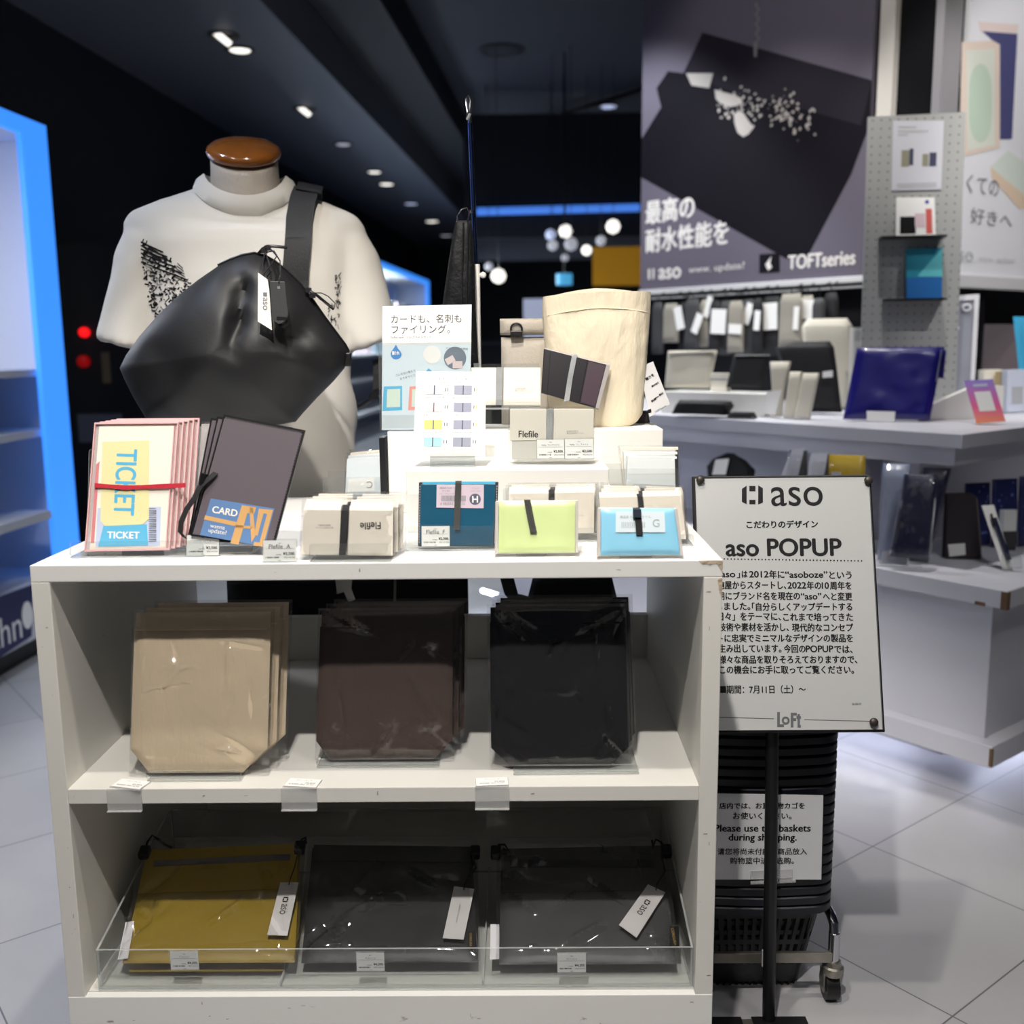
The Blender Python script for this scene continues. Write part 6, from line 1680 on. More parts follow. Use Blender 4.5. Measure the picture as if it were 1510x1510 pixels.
m = MB(); m.flat([quadpt(pq, 1, 0), quadpt(pq, 1, .58), quadpt(pq, .3, .56)], -.0004); m.build('light_triangle', mat('aqua_cover', (92, 186, 196), .5), t)


# ------------------------------------------------------------------ goods on the island
def soft_px(fr, rows, t_, y=0, amp=.001, freq=14, seed=1, pw=8, m=None, nx=12, nz=12):
    pr_ = []
    for yy, a, c in rows:
        A, B = fr.uv(a, yy), fr.uv(c, yy); pr_.append((max(.0006, (A[1] + B[1]) / 2), A[0], B[0]))
    m = m or MB(); m.soft(pr_, t_, nx, nz, amp, freq, seed, y, pw=pw); return m


GB = lambda n, *c: mat(n, c, .7, bump=(120, .2))
OFFW, BLK, DGR, NAVB = GB('off_white_cloth', 212, 206, 190), GB('soft_black_cloth', 24, 24, 27), GB('dark_grey_cloth', 62, 62, 64), mat('glossy_navy_vinyl', (26, 22, 112), .30, bump=(14, .35), coat=.3)
GRB = GB('greige_bag_cloth', 150, 145, 134)
# hanging bags on the wall rail
RF = Frame(IM @ Vector((.87, 0, 0)), 0, YL)
rail_a, rail_b = RF.uv(925, 447), RF.uv(1268, 424)
zr = (rail_a[1] + rail_b[1]) / 2
t = thing('hanging_rail', 'black rail with hooks below the dark poster', 'rail', RF)
m = MB(); m.tube([(rail_a[0], .03, zr + .02), (rail_b[0], .03, zr + .02)], .008, 8); m.build('bar', BLACK, t, smooth=True)
m = MB()
for k in range(5):
    x = rail_a[0] + (rail_b[0] - rail_a[0]) * k / 4; m.box(x - .006, x + .006, .038, .068, zr + .012, zr + .028)
m.build('wall_bracket', BLACK, t)
hb = [(962, 978, 446, 522, DGR, 0, 'dark grey'), (978, 1001, 448, 505, GRB, (990, 1013, 452, 486, -14), 'greige'), (1001, 1016, 446, 520, BLK, 0, 'black'), (1010, 1032, 440, 515, DGR, (1018, 1038, 462, 492, 24), 'dark grey'), (1032, 1048, 442, 512, GRB, (1036, 1052, 437, 468, 18), 'greige'), (1046, 1062, 444, 520, BLK, (1048, 1071, 456, 492, 3), 'black'), (1060, 1078, 444, 524, DGR, 0, 'dark grey'), (1074, 1096, 444, 520, GRB, (1074, 1094, 478, 492, 4), 'greige'),
      (1094, 1112, 442, 525, DGR, (1092, 1114, 447, 478, 22), 'dark grey'), (1110, 1124, 440, 520, BLK, (1112, 1121, 458, 487, 4), 'black'), (1124, 1150, 438, 525, BLK, (1122, 1147, 447, 486, -2), 'black'), (1150, 1182, 433, 512, GRB, (1170, 1178, 452, 486, 2), 'greige'), (1180, 1200, 436, 500, GRB, (1182, 1200, 442, 470, 3), 'greige'), (1198, 1216, 440, 498, DGR, 0, 'dark grey'), (1214, 1234, 432, 520, BLK, 0, 'black')]
pos = ('at the far left of the rail', 'second from the left of the rail', 'third from the left of the rail', 'fourth from the left of the rail', 'fifth from the left of the rail', 'sixth from the left of the rail', 'seventh from the left of the rail', 'in the middle of the rail', 'ninth from the left of the rail', 'tenth from the left of the rail', 'eleventh from the left of the rail', 'above the black shoulder bag', 'third from the right of the rail', 'second from the right of the rail', 'at the right end of the rail')
for k, (xa, xb, ya, yb, mm, tg, cn) in enumerate(hb):
    f = Frame(RF.M @ Vector((0, -.004 - .030 * (k % 2), 0)), 0, YL)
    t = thing('hanging_pouch', '%s pouch %shanging %s' % (cn, 'with white tag ' if tg else '', pos[k]), 'pouch', f, group='pouches hanging under the dark poster')
    A, B = f.uv(xa, ya), f.uv(xb, yb)
    z1_, z0_ = min(A[1], zr - .004), B[1]
    m = MB(); m.soft([(z0_, A[0], B[0]), (z1_ - .03, A[0] + .002, B[0] - .002), (z1_, A[0] + .012, B[0] - .012)], .022, 8, 12, .002, 14, k, pw=8); m.build('body', mm, t, smooth=True)
    xm = (A[0] + B[0]) / 2
    m = MB(); m.tube([(xm, 0, z1_ - .004), (xm, .0, zr + .012), (xm, .026 + .030 * (k % 2) + .006, zr + .032), (xm, .05, zr + .020)], .0022, 6); m.build('hook', BLACK, t)
    if tg:
        a, b_, c_, d_2, an = tg
        c0 = f.uv((a + b_) / 2, (c_ + d_2) / 2, -.016); w_ = (f.uv(b_, c_)[0] - f.uv(a, c_)[0]) * (.5 if abs(an) > 10 else .95); h_ = f.uv(a, c_)[1] - f.uv(a, d_2)[1]
        R_ = Matrix.Translation((c0[0], 0, c0[1])) @ Matrix.Rotation(rad(an), 4, 'Y')
        m = MB(); m.prism(rect(-w_ / 2, w_ / 2, -h_ / 2, h_ / 2), -.0175, -.0165, R_); m.build('white_tag', PAPER, t)
# low white block and what lies on it
p = onZ(1050, 611, ZS)
t0 = Frame(onZ(1052, 612, ZS + .0004), 0, -40)
a, c = t0.uv(975, 575), t0.uv(1128, 612)
m = MB(); m.box(a[0], c[0], 0, .13, .0004, .072); o = m.build('display_block', RISER, None, bevel=.002); o.matrix_world = t0.M
tag(o, 'low cream display block on the island shelf under a beige pouch', 'block')
ZK = ZS + .0730
f = Frame(t0.M @ Vector((t0.uv(1018, 575)[0], .05, .0732)), 8, -36)
t = thing('zip_pouch', 'beige flat pouch standing on the cream block below the rail', 'pouch', f)
soft_px(f, [(572, 980, 1046), (517, 985, 1058)], .02, seed=3, amp=.0015).build('body', OFFW, t, smooth=True)
m = MB(); a, c = f.uv(986, 521, -.012), f.uv(1056, 518, -.012); m.tube([(a[0], -.010, a[1]), (c[0], -.010, c[1])], .004, 6); m.build('zipper', OFFW, t, smooth=True)
f = Frame(t0.M @ Vector((t0.uv(1104, 575)[0], .05, .0732)), 8, -30)
t = thing('zip_pouch', 'black flat pouch standing on the cream block beside a white box', 'pouch', f)
soft_px(f, [(572, 1071, 1122), (522, 1082, 1138)], .02, seed=4, amp=.0015).build('body', BLK, t, smooth=True)
m = MB(); a, c = f.uv(1084, 525, -.012), f.uv(1135, 525, -.012); m.tube([(a[0], -.010, a[1]), (c[0], -.010, c[1])], .003, 6); m.build('zipper', BLACK, t, smooth=True)
f = Frame(t0.M @ Vector((t0.uv(1059, 575)[0], .045, .0732)), 3, -36)
t = thing('small_box', 'small white box between the beige and black pouches', 'box', f)
m = MB(); a, c = f.uv(1047, 572), f.uv(1073, 550); m.box(a[0], c[0], 0, .03, .0004, c[1]); m.build('body', CREAMPAPER, t, bevel=.002)
m = MB(); m.box(a[0] - .001, c[0] + .001, -.001, .031, c[1] * .62, c[1] * .7); m.build('label_band', INKLIGHT, t)
f = lean(1038, 613, ZS, 0, -30)
t = thing('folded_bag', 'black soft bag lying flat before the cream block', 'bag', f)
soft_px(f, [(610, 998, 1080), (597, 1004, 1090), (589, 1010, 1085)], .09, y=-.05 + .004, seed=6, amp=.006).build('body', BLK, t, smooth=True)
m = MB(); a = f.uv(1082, 596); m.tube([(a[0] - .01, -.06, .02), (a[0] + .02, -.07, .012), (a[0] + .05, -.06, .010)], .006, 6); m.build('strap', BLK, t, smooth=True)
f = lean(1098, 616, ZS, 0, -30)
t = thing('folded_bag', 'thin black bag lying flat in front of the upright white pouches', 'bag', f)
soft_px(f, [(615, 1076, 1122), (606, 1086, 1116)], .06, y=-.034, seed=7, amp=.004).build('body', BLK, t, smooth=True)
# upright narrow pouches and bags
def upright(nm, lab, cat, base, rows, t_, mm, tilt=6, yaw=-24, seed=1, extra=None, y=0, pw=8, amp=.0015, group=None):
    f = lean(base[0], base[1], ZS if base[1] < 700 else ZD, tilt, yaw, T=t_ / 2)
    t = thing(nm, lab, cat, f, group=group)
    soft_px(f, rows, t_, y, amp, 12, seed, pw).build('body', mm, t, smooth=True)
    if extra: extra(f, t)
    return f, t


def lab_card(px, yy, mm=None, nm='white_label'):
    def go(f, t):
        m = MB(); m.prism([(x, max(z, .001)) for x, z in f.P(px, yy)], yy, yy + .001); m.build(nm, mm or PAPER, t)
    return go


upright('pen_case', 'off-white pen case with a white tag, leftmost of three upright ones', 'pouch', (1142, 616), [(614, 1137, 1152), (570, 1138, 1158), (533, 1135, 1167)], .03, OFFW, seed=11, extra=lab_card([(1131, 577), (1153, 575), (1143, 612), (1124, 608)], -.022))
upright('pen_case', 'off-white pen case in the middle of three upright ones', 'pouch', (1166, 617), [(616, 1155, 1175), (548, 1164, 1183)], .026, OFFW, seed=12)
upright('pen_case', 'off-white pen case at the right of three upright ones', 'pouch', (1188, 618), [(617, 1171, 1195), (550, 1184, 1209)], .028, OFFW, seed=13)
upright('shoulder_bag', 'black upright shoulder bag behind the three pen cases', 'bag', (1200, 611), [(608, 1160, 1240), (540, 1150, 1232), (512, 1140, 1228), (503, 1170, 1222)], .05, BLK, seed=14, tilt=2, y=.03, extra=lab_card([(1213, 548), (1228, 546), (1228, 556), (1213, 557)], -.004))
upright('sling_pouch', 'cream sling bag with a hanging strap behind the black shoulder bag', 'bag', (1238, 606), [(604, 1232, 1252), (560, 1228, 1256), (520, 1180, 1258), (480, 1178, 1254), (468, 1186, 1246)], .05, OFFW, seed=15, tilt=2, y=.065)
f = lean(1290, 608, ZS, 6, -16, T=.002)
t = thing('price_board', 'white card with grey text rows behind the glossy navy bag', 'sign', f)
pq = [(x, max(z, .0005)) for x, z in f.P([(1253, 483), (1326, 481), (1324, 608), (1250, 608)])]
m = MB(); m.prism(pq, 0, .002); m.build('card', PAPER, t)
m = MB()
for v in (.05, .08, .11, .14): m.flat(subquad(pq, .1, .9, v, v + .012), -.0005)
m.build('text_rows', INKLIGHT, t)
m = MB(); cc = quadpt(pq, .88, .22); m.flat(disc(cc[0], cc[1], .008, 12), -.0005); m.build('pink_dot', mat('print_pink', (226, 110, 130), .6), t)
f = lean(1312, 619, ZS, 14, -14, T=.02)
t = thing('vinyl_bag', 'glossy navy blue square bag leaning back on the island shelf', 'bag', f)
soft_px(f, [(619, 1243, 1371), (512, 1264, 1393)], .024, seed=21, amp=.004, nx=20, nz=20).build('body', NAVB, t, smooth=True)
m = MB(); m.soft([(max(.02, f.uv(1385, 556)[1]), f.uv(1376, 556)[0], f.uv(1393, 556)[0]), (f.uv(1385, 514)[1], f.uv(1378, 514)[0], f.uv(1397, 514)[0])], .012, 8, 8, .001, 12, 3, .018); m.build('folded_gusset', NAVB, t, smooth=True)
m = MB(); m.tube([(f.uv(1388 - k * 1.3, 516 + k * 8)[0], -.007, f.uv(1388, 516 + k * 8)[1]) for k in range(7)], .0022, 6); m.build('zipper', mat('silver_zip', (150, 152, 170), .3, metal=.6), t)
f = lean(1299, 622, ZS, 12, -14, T=.004)
t = thing('price_holder', 'small white price holder before the navy bag', 'price tag', f)
pq = [(x, max(z, .0004)) for x, z in f.P([(1278, 606), (1320, 607), (1319, 622), (1278, 621)])]
m = MB(); m.prism(pq, -.002, 0); m.build('card', PAPER, t); m = MB(); m.box(pq[3][0], pq[2][0], .0005, .006, .0004, .004); m.build('foot', ACRYLIC, t)
# clear vinyl pouch
f = lean(1392, 609, ZS, 8, -6, T=.02)
t = thing('clear_vinyl_case', 'clear vinyl zip case with white frame behind the navy bag', 'case', f)
VIN = clear('grey_vinyl', (226, 228, 238), .5, .15, 1.6, (196, 198, 210))
pq = [(x, max(z, .001)) for x, z in f.P([(1343, 443), (1443, 436), (1434, 607), (1345, 607)])]
m = MB(); m.soft(qprof(pq), .02, 16, 16, .002, 14, 31, .005, pw=12, ridged=True); m.build('body', VIN, t, smooth=25)
m = MB()
for u0, u1, v0, v1 in ((0, 1, -.01, .035), (0, .05, .035, .95), (.93, 1.0, .035, .95), (0, 1, .95, 1), (.05, .72, .26, .285)): m.prism(subquad(pq, u0, u1, v0, v1), -.008, -.006)
m.build('white_welt', mat('white_vinyl_welt', (222, 222, 226), .35), t)
m = MB(); m.flat(subquad(pq, .2, .25, .12, .3), -.0085); m.flat(subquad(pq, .08, .13, .42, .62), -.0085); m.flat(subquad(pq, .2, .25, .36, .5), -.0085); m.build('navy_print', mat('print_navy2', (70, 78, 120), .5), t)
m = MB(); cc = quadpt(pq, .82, .10); m.tube([(cc[0] + .012 * cos(k), -.011, cc[1] + .010 * sin(k)) for k in [j * .63 for j in range(10)]], .003, 6, closed=True); m.build('snap_loop', mat('white_vinyl_welt', (222, 222, 226), .35), t)
# riser and pink card
f = lean(1420, 619, ZS, 0, 12)
a, c = f.uv(1360, 619), f.uv(1486, 568)
m = MB(); m.prism([(a[0], .0005), (c[0], .0005), (c[0], c[1] * .98), (c[0] - .10, c[1] * .98), (a[0], .03)], .015, .035); o = m.build('wedge_block', RISER); o.matrix_world = f.M
tag(o, 'low pale wedge block behind the pink gradient card', 'block')
f = lean(1454, 626, ZS, 22, -12, T=.003)
t = thing('gradient_card', 'violet to orange gradient card with a plain white square on the island shelf', 'card', f)
pq = [(x, max(z, .0006)) for x, z in f.P([(1422, 561), (1464, 559), (1483, 621), (1440, 624)])]
gm = mat('violet_pink_orange_print', (220, 120, 160), .5)
nt = gm.node_tree; tcg = nt.nodes.new('ShaderNodeTexCoord'); sx_ = nt.nodes.new('ShaderNodeSeparateXYZ'); cr = nt.nodes.new('ShaderNodeValToRGB'); mr = nt.nodes.new('ShaderNodeMapRange')
nt.links.new(tcg.outputs['Object'], sx_.inputs[0]); nt.links.new(sx_.outputs['Z'], mr.inputs[0]); mr.inputs[1].default_value = 0; mr.inputs[2].default_value = pq[0][1]
cr.color_ramp.elements[0].color = rgb(246, 150, 90); cr.color_ramp.elements[1].color = rgb(150, 130, 214); e_ = cr.color_ramp.elements.new(.4); e_.color = rgb(232, 96, 150)
nt.links.new(mr.outputs[0], cr.inputs[0]); nt.links.new(cr.outputs[0], nt.nodes['Principled BSDF'].inputs['Base Color'])
m = MB(); m.prism(pq, 0, .003); m.build('card', gm, t)
m = MB(); m.flat(subquad(pq, .22, .78, .28, .74), -.0005); m.build('white_square', PAPER, t)
m = MB(); m.flat(subquad(pq, .25, .75, .1, .16), -.0005); m.build('caption_bar', mat('pale_lilac_card', (196, 206, 232), .7), t)
# grey pouch and white boxes at the right edge
upright('flat_case', 'grey leather-like flat case leaning at the right edge of the shelf', 'pouch', (1480, 590), [(588, 1440, 1520), (545, 1440, 1516), (478, 1447, 1504)], .016, mat('warm_grey_leather', (104, 96, 100), .5), seed=33, tilt=8, yaw=20)
for k, (xa, xb, ya, mm, lab) in enumerate(((1452, 1478, 545, CREAMPAPER, 'cream narrow box at the right edge of the island shelf'), (1477, 1486, 547, GB('tan_board', 176, 158, 120), 'thin tan board standing between two pale boxes'), (1487, 1514, 545, mat('pale_blue_box', (206, 212, 228), .5), 'pale blue upright box cut by the right picture edge'))):
    f = lean((xa + xb) / 2 + 4, 606 + k, ZS, 4, 16, T=.03)
    t = thing('upright_box', lab, 'box', f)
    A, B = f.uv(xa, ya), f.uv(xb, ya); m = MB(); m.box(A[0], B[0], 0, .03, .0006, A[1]); m.build('carton', mm, t, bevel=.0015)
    m = MB(); m.prism(rect(A[0] + (B[0] - A[0]) * .2, B[0] - (B[0] - A[0]) * .2, A[1] * .2, A[1] * .6), -.001, -.0002); m.build('front_label', INKLIGHT if k != 1 else CREAMPAPER, t)
upright('sheet_folder', 'sky blue folder edge at the far right of the island shelf', 'folder', (1512, 604), [(602, 1508, 1530), (467, 1494, 1524)], .01, mat('sky_folder', (70, 176, 222), .5), seed=35, tilt=4, yaw=25)

# --- deck goods
def pack(lab, base, rows, mm, t_=.02, seed=1, tilt=10, yaw=-20, nm='packed_pouch', film=True, headq=None, headm=None, extra=None):
    f = lean(base[0], base[1], ZD, tilt, yaw, T=t_)
    t = thing(nm, lab, 'pouch', f)
    soft_px(f, rows, t_, 0, .0016, 12, seed).build('body', mm, t, smooth=True)
    if headq:
        m = MB(); m.prism(f.P(headq, -t_ / 2 - .003), -t_ / 2 - .003, -t_ / 2 - .001); m.build('header_card', headm or mat('pale_header', (206, 208, 222), .6), t)
    if film:
        pr_ = []
        for yy, a, c in rows:
            A, B = f.uv(a - 2, yy), f.uv(c + 2, yy); pr_.append((max(.0004, A[1] - .0003), A[0], B[0]))
        wrapper(t, pr_, t_ + .010, seed, amp=.003, freq=14, nx=18, nz=18)
    if extra: extra(f, t)
    return f, t


upright('strap_bag', 'black bag with a white tag on the island deck, peeping over the sign', 'bag', (1078, 779), [(777, 1050, 1108), (690, 1042, 1114), (678, 1052, 1100), (668, 1072, 1082)], .05, BLK, seed=41, tilt=4, yaw=-40, extra=lab_card([(1055, 678), (1075, 676), (1070, 700), (1050, 700)], -.032))
pack('silver film pouch with pale header on the deck, first behind the sign', (1160, 826), [(790, 1140, 1190), (664, 1165, 1190)], DGR, seed=42, headq=[(1168, 662), (1186, 660), (1176, 706), (1150, 706)])
pack('dark pouch with pale header between the silver and yellow pouches', (1208, 811), [(798, 1190, 1222), (668, 1196, 1222)], mat('ink_navy_pack', (40, 44, 60), .4), seed=43, headq=[(1196, 668), (1221, 668), (1213, 712), (1188, 712)])
pack('mustard yellow pouch in film on the deck behind the sign', (1250, 828), [(804, 1220, 1278), (671, 1222, 1276)], mat('mustard_pack', (206, 172, 28), .35), seed=44, headq=[(1226, 696), (1240, 696), (1240, 740), (1224, 740)])
pack('grey pouch with a printed header next to the mustard pouch', (1288, 796), [(794, 1270, 1302), (664, 1268, 1302)], mat('lilac_grey_pack', (160, 160, 178), .4), seed=45)
pack('dark red pouch behind the navy pouches', (1338, 790), [(788, 1300, 1366), (662, 1300, 1366)], mat('dark_red_pack', (140, 24, 40), .3, coat=.3), seed=46)
NVP = mat('deep_navy_pack', (18, 24, 62), .35, bump=(20, .3), coat=.3); NVP2 = mat('star_navy_pack', (38, 44, 88), .4, var=.5)
pack('pale silver blue pouch in film at the left of the navy pouch', (1316, 828), [(826, 1294, 1334), (684, 1302, 1342)], mat('silver_blue_pack', (168, 178, 206), .4), seed=47)
pack('deep navy pouch in shiny film standing on the island deck, rear one', (1378, 830), [(832, 1340, 1368), (690, 1362, 1402)], NVP, seed=48, tilt=8)
pack('deep navy pouch in shiny film standing on the island deck, front one', (1342, 838), [(822, 1312, 1370), (700, 1334, 1382)], NVP, seed=49, tilt=12, headq=None, t_=.026)
f = lean(1318, 832, ZD, 6, -20, T=.01)
t = thing('acrylic_holder', 'low clear price holder before the pale silver blue pouch', 'holder', f)
A, B = f.uv(1297, 832), f.uv(1341, 812); m = MB(); m.box(A[0], B[0], -.034, -.032, 0.0004, B[1]); m.box(A[0], B[0], -.032, -.018, .0004, .003); m.build('panel', ACRYLIC, t); m = MB(); m.prism(rect(A[0] + .004, B[0] - .004, .004, B[1] - .002), -.0316, -.0312); m.build('paper_card', mat('lilac_grey_paper', (204, 204, 214), .6), t)
# notebook on the deck
f = lean(1424, 824, ZD, 4, -8, T=.02)
t = thing('leather_notebook', 'dark brown rounded notebook standing beside the navy pouches', 'notebook', f)
q = [(x, max(z, .0006)) for x, z in f.P([(1398, 728), (1432, 727), (1440, 734), (1447, 824), (1394, 826)])]
m = MB(); m.prism(q, 0, .006); m.build('cover', mat('dark_brown_leather', (48, 40, 46), .5), t, bevel=.002)
m = MB(); m.prism([(x + .004, max(z - .002, .001)) for x, z in q], .0062, .018); m.build('pages', mat('tan_pages', (128, 112, 98), .8), t)
m = MB(); m.prism([(x - .004, z) for x, z in q], .0184, .022); m.build('rear_cover', mat('dark_brown_leather', (48, 40, 46), .5), t)
m = MB(); m.prism(f.P([(1398, 803), (1423, 801), (1424, 818), (1400, 821)], -.002), -.002, -.001); m.build('price_sticker', PAPER, t)
for k, (xa, xb, ya, yb, lab) in enumerate(((1420, 1462, 712, 800, 'navy starry pouch behind the brown notebook'), (1460, 1502, 706, 800, 'navy starry pouch with a white strap at the right edge'), (1500, 1530, 702, 800, 'navy starry pouch cut by the right picture edge'))):
    f, t = upright('starry_pouch', lab, 'pouch', ((xa + xb) / 2, 806), [(804, xa + 1, xb - 2), (ya, xa + 3, xb - 2)], .02, NVP2, seed=51 + k, tilt=6, yaw=14, group='starry navy pouches on the deck')
    m = MB(); random.seed(k)
    for j in range(16):
        c = f.uv(random.uniform(xa + 5, xb - 5), random.uniform(ya + 5, yb - 8)); m.flat(disc(c[0], c[1], random.uniform(.0015, .0045), 7), -.0122)
    m.build('star_print', mat('star_blue', (120, 140, 206), .5), t)
f = lean(1484, 812, ZD, 3, 6)
t = thing('small_bottle', 'small white and black bottle box on the deck behind the pens', 'box', f)
A, B = f.uv(1478, 812), f.uv(1500, 752); m = MB(); m.box(A[0], B[0], 0, .02, B[1] * .48, B[1]); m.build('upper_box', PAPER, t); m = MB(); m.box(A[0], B[0], 0, .02, .0005, B[1] * .479); m.build('lower_box', DGR, t)
f = lean(1478, 840, ZD, 24, -4, T=.006)
t = thing('pen_stand', 'clear stand with navy pens leaning in it at the deck corner', 'stand', f)
q = [(x, max(z, .0008)) for x, z in f.P([(1448, 745), (1466, 744), (1496, 840), (1480, 841)])]
m = MB(); m.prism(q, .002, .005); m.build('backing_card', PAPER, t)
m = MB(); a, c = f.uv(1466, 764, -.004), f.uv(1488, 826, -.004); m.tube([(a[0], -.006, a[1]), (c[0], -.006, c[1])], .0055, 8); m.build('pen', NVP, t, smooth=True)
m = MB(); a, c = f.uv(1461, 758, -.004), f.uv(1466, 776, -.004); m.tube([(a[0], -.006, a[1]), (c[0], -.006, c[1])], .003, 8); m.build('pen_clip', BLACK, t, smooth=True)
m = MB(); m.box(q[3][0] - .008, q[2][0] + .012, -.018, -.016, .0005, .035, edge=1); m.box(q[3][0] - .008, q[2][0] + .012, -.0158, .0, .0005, .003); m.build('clear_pocket', [ACRYLIC, EDGE], t)

# ================================================================== LEFT: BLUE-LIT CABINETS
BLUE = mat('blue_led_frame', (40, 120, 255), .5, emit=((62, 146, 255), 1.0))
CABW = mat('cabinet_white', (206, 208, 216), .5)
LAT = -1.97


def wall_cabinet(ya, yb, label, top=1.925, sub=True):
    """Deep wall cabinet framed in blue light; local y runs down the shop."""
    t = thing('lit_cabinet', label, 'cabinet', Matrix.Rotation(-BA, 4, 'Z') @ Matrix.Translation((LAT, ya, 0)))
    n = yb - ya; D = .45
    m = MB(); m.box(-D, -D + .02, 0, n, .28, top - .06); m.build('back_panel', CABW, t)
    m = MB(); m.box(-D + .0205, -.0205, 0, .02, .28, top - .06); m.build('end_panel', CABW, t)
    m = MB(); m.box(-D + .0205, -.0205, n - .03, n, .28, top - .06); m.build('end_panel', CABW, t)
    m = MB(); m.box(-D + .02, -.03, .021, n - .031, 1.020, 1.045); m.build('shelf', CABW, t)
    m = MB(); m.box(-D + .02, -.03, .021, n - .031, .80, .825); m.build('shelf', CABW, t)
    m = MB(); m.box(-D + .02, -.0, .021, n - .19, .50, .53); m.build('shelf', CABW, t)
    m = MB(); m.box(-D, 0, 0, n, .09, .279); m.build('base_drawer', CABW, t)
    m = MB(); m.box(-D + .04, -.06, 0, n, 0.0005, .09); m.build('toe_kick', BLACK, t)
    m = MB(); m.box(-.02, .0, n - .175, n, .28, top); m.box(-.02, 0, 0, n - .176, top - .058, top); m.build('led_frame', BLUE, t)
    m = MB(); m.box(-D, -.021, 0, n, top - .059, top); m.build('top_panel', CABW, t)
    return t


cab = wall_cabinet(1.3, 3.777, 'tall wall cabinet framed in blue light at the left picture edge')
CABM = cab.matrix_world.copy(); CF_ = Frame(CABM @ Vector((.0125, 0, 0)), 0, 90 - math.degrees(BA))
m = MB()
MI_ = CABM.inverted() @ CF_.M
m = MB(); m.prism(CF_.P([(-160, 936), (49, 862), (47, 938), (-160, 1078)]), .0003, .006, MI_); nb = m.build('navy_banner', mat('navy_banner', (28, 36, 84), .5), cab)
m = MB(); ca = CF_.uv(17, 926); m.text('zahn', ca[0] - .07, ca[1], w=.26, y=-.001, M=MI_)
cb = CF_.uv(40, 907); m.flat(disc(cb[0], cb[1] - .0, .035, 14, .05), -.001, MI_)
m.build('lettering', PAPER, nb, clean=False)
cab2 = wall_cabinet(6.6, 13.1, 'long blue-topped cabinet further down the left wall')
def cabthing(px, py, z, nm, lab, cat, fn):
    p = onZ(px, py, z + .001); t = thing(nm, lab, cat, loc=p, yaw=80); fn(t); return t
def colbox(w, d, h, c, nm='carton', extra=None):
    def go(t):
        m = MB(); m.box(-w / 2, w / 2, -d / 2, d / 2, 0, h); m.build(nm, mat('col_%d_%d_%d' % c, c, .55), t, bevel=.003)
        m = MB(); m.box(-w * .3, w * .3, -d / 2 - .001, -d / 2 - .0002, h * .25, h * .7); m.build('front_label', PAPER, t)
    return go
def place(lat, y, z, nm, lab, cat, fn):
    t = thing(nm, lab, cat, Matrix.Rotation(-BA, 4, 'Z') @ Matrix.Translation((LAT + lat, y, z + .0008)) @ Matrix.Rotation(PI / 2, 4, 'Z'), group='panels in the far cabinet' if nm == 'display_rack' else None); fn(t)
place(-.13, 3.05, .53, 'carton', 'orange carton on the lower shelf of the near lit cabinet', 'box', colbox(.13, .12, .13, (214, 140, 50)))
place(-.10, 3.22, .53, 'carton', 'grey blue carton tilted beside the cabinet post', 'box', colbox(.12, .10, .15, (110, 140, 176)))
place(-.10, 2.86, .53, 'carton', 'white carton on the lower shelf at the left edge', 'box', colbox(.14, .12, .14, (206, 206, 210)))
place(-.2, 3.00, .825, 'soft_toy_pouch', 'teal rounded pouch on the middle shelf of the near lit cabinet', 'pouch', lambda t: (MB().soft([(0, -.09, .09), (.03, -.085, .085), (.07, -.05, .05)], .06, 12, 10, .003, 14, 4, pw=4).build('body', mat('teal_plush', (66, 140, 134), .8), t, smooth=True), MB().box(-.03, .03, -.034, -.032, .01, .04).build('label_patch', PAPER, t)))
place(-.15, 2.95, 1.045, 'tray_box', 'flat pale tray on the upper shelf of the near lit cabinet', 'tray', colbox(.25, .2, .02, (196, 200, 212)))
m = MB(); m.tube([(-.1, 0, 0.0005), (-.1, 0, .17), (-.085, 0, .185), (.09, 0, .185), (.10, 0, .17), (.10, 0, .0005)], .006, 8); o = m.build('wire_stand', CHROME, None, smooth=True); o.matrix_world = Matrix.Rotation(-BA, 4, 'Z') @ Matrix.Translation((LAT - .06, 3.0, .8255)) @ Matrix.Rotation(PI / 2, 4, 'Z')
tag(o, 'bent wire stand in the middle compartment of the near lit cabinet', 'stand')
random.seed(9)
for k in range(10):
    y = 8.6 + k * .44; c = random.choice(((214, 224, 220), (150, 170, 180), (210, 190, 196), (120, 130, 150), (222, 226, 224)))
    place(-.18, y, 1.045, 'display_rack', 'tall product panel standing in the far blue-topped wall cabinet', 'panel', colbox(.34, .1, .55, c, 'panel'))
area('far_cabinet_light', (-2.05 + .063 * 9, 9.6, 1.80), (-2.2 + .6, 9.8, 1.0), 150, .3, 4.0, (.85, .96, 1)).rotation_euler = (0, rad(-20), 0)
area('near_cabinet_light', (-1.98, 2.7, 1.80), (-2.2, 2.8, .8), 26, .2, 1.2, (.9, .94, 1))
# red lamps and pale shapes behind the mannequin, far left
for px, py, y, r, lab in ((123, 490, 5.0, .024, 'small round red lamp glowing in the dark at the far left'), (122, 533, 5.0, .030, 'dim red lamp disc below the bright red one')):
    p = onY(px, py, y); m = MB(); m.lathe([(.001, -.02), (r, -.02), (r, 0), (r * .8, .012), (.001, .016)], 20); o = m.build('red_lamp', mat('red_lamp_%d' % py, (220, 20, 24), .4, emit=((255, 22, 26), 1.2 if py < 500 else .12)), None, smooth=True); o.matrix_world = Matrix.Translation(p) @ Matrix.Rotation(PI / 2, 4, 'X'); tag(o, lab, 'lamp')
t = thing('machine_cabinet', 'dark machine cabinet carrying the red lamps at the far left', 'cabinet', loc=(onY(123, 533, 5.0).x, 5.025, 0))
m = MB(); m.box(-.12, .34, 0, .3, .0005, 1.62); m.build('housing', mat('dark_machine', (20, 22, 32), .5), t)
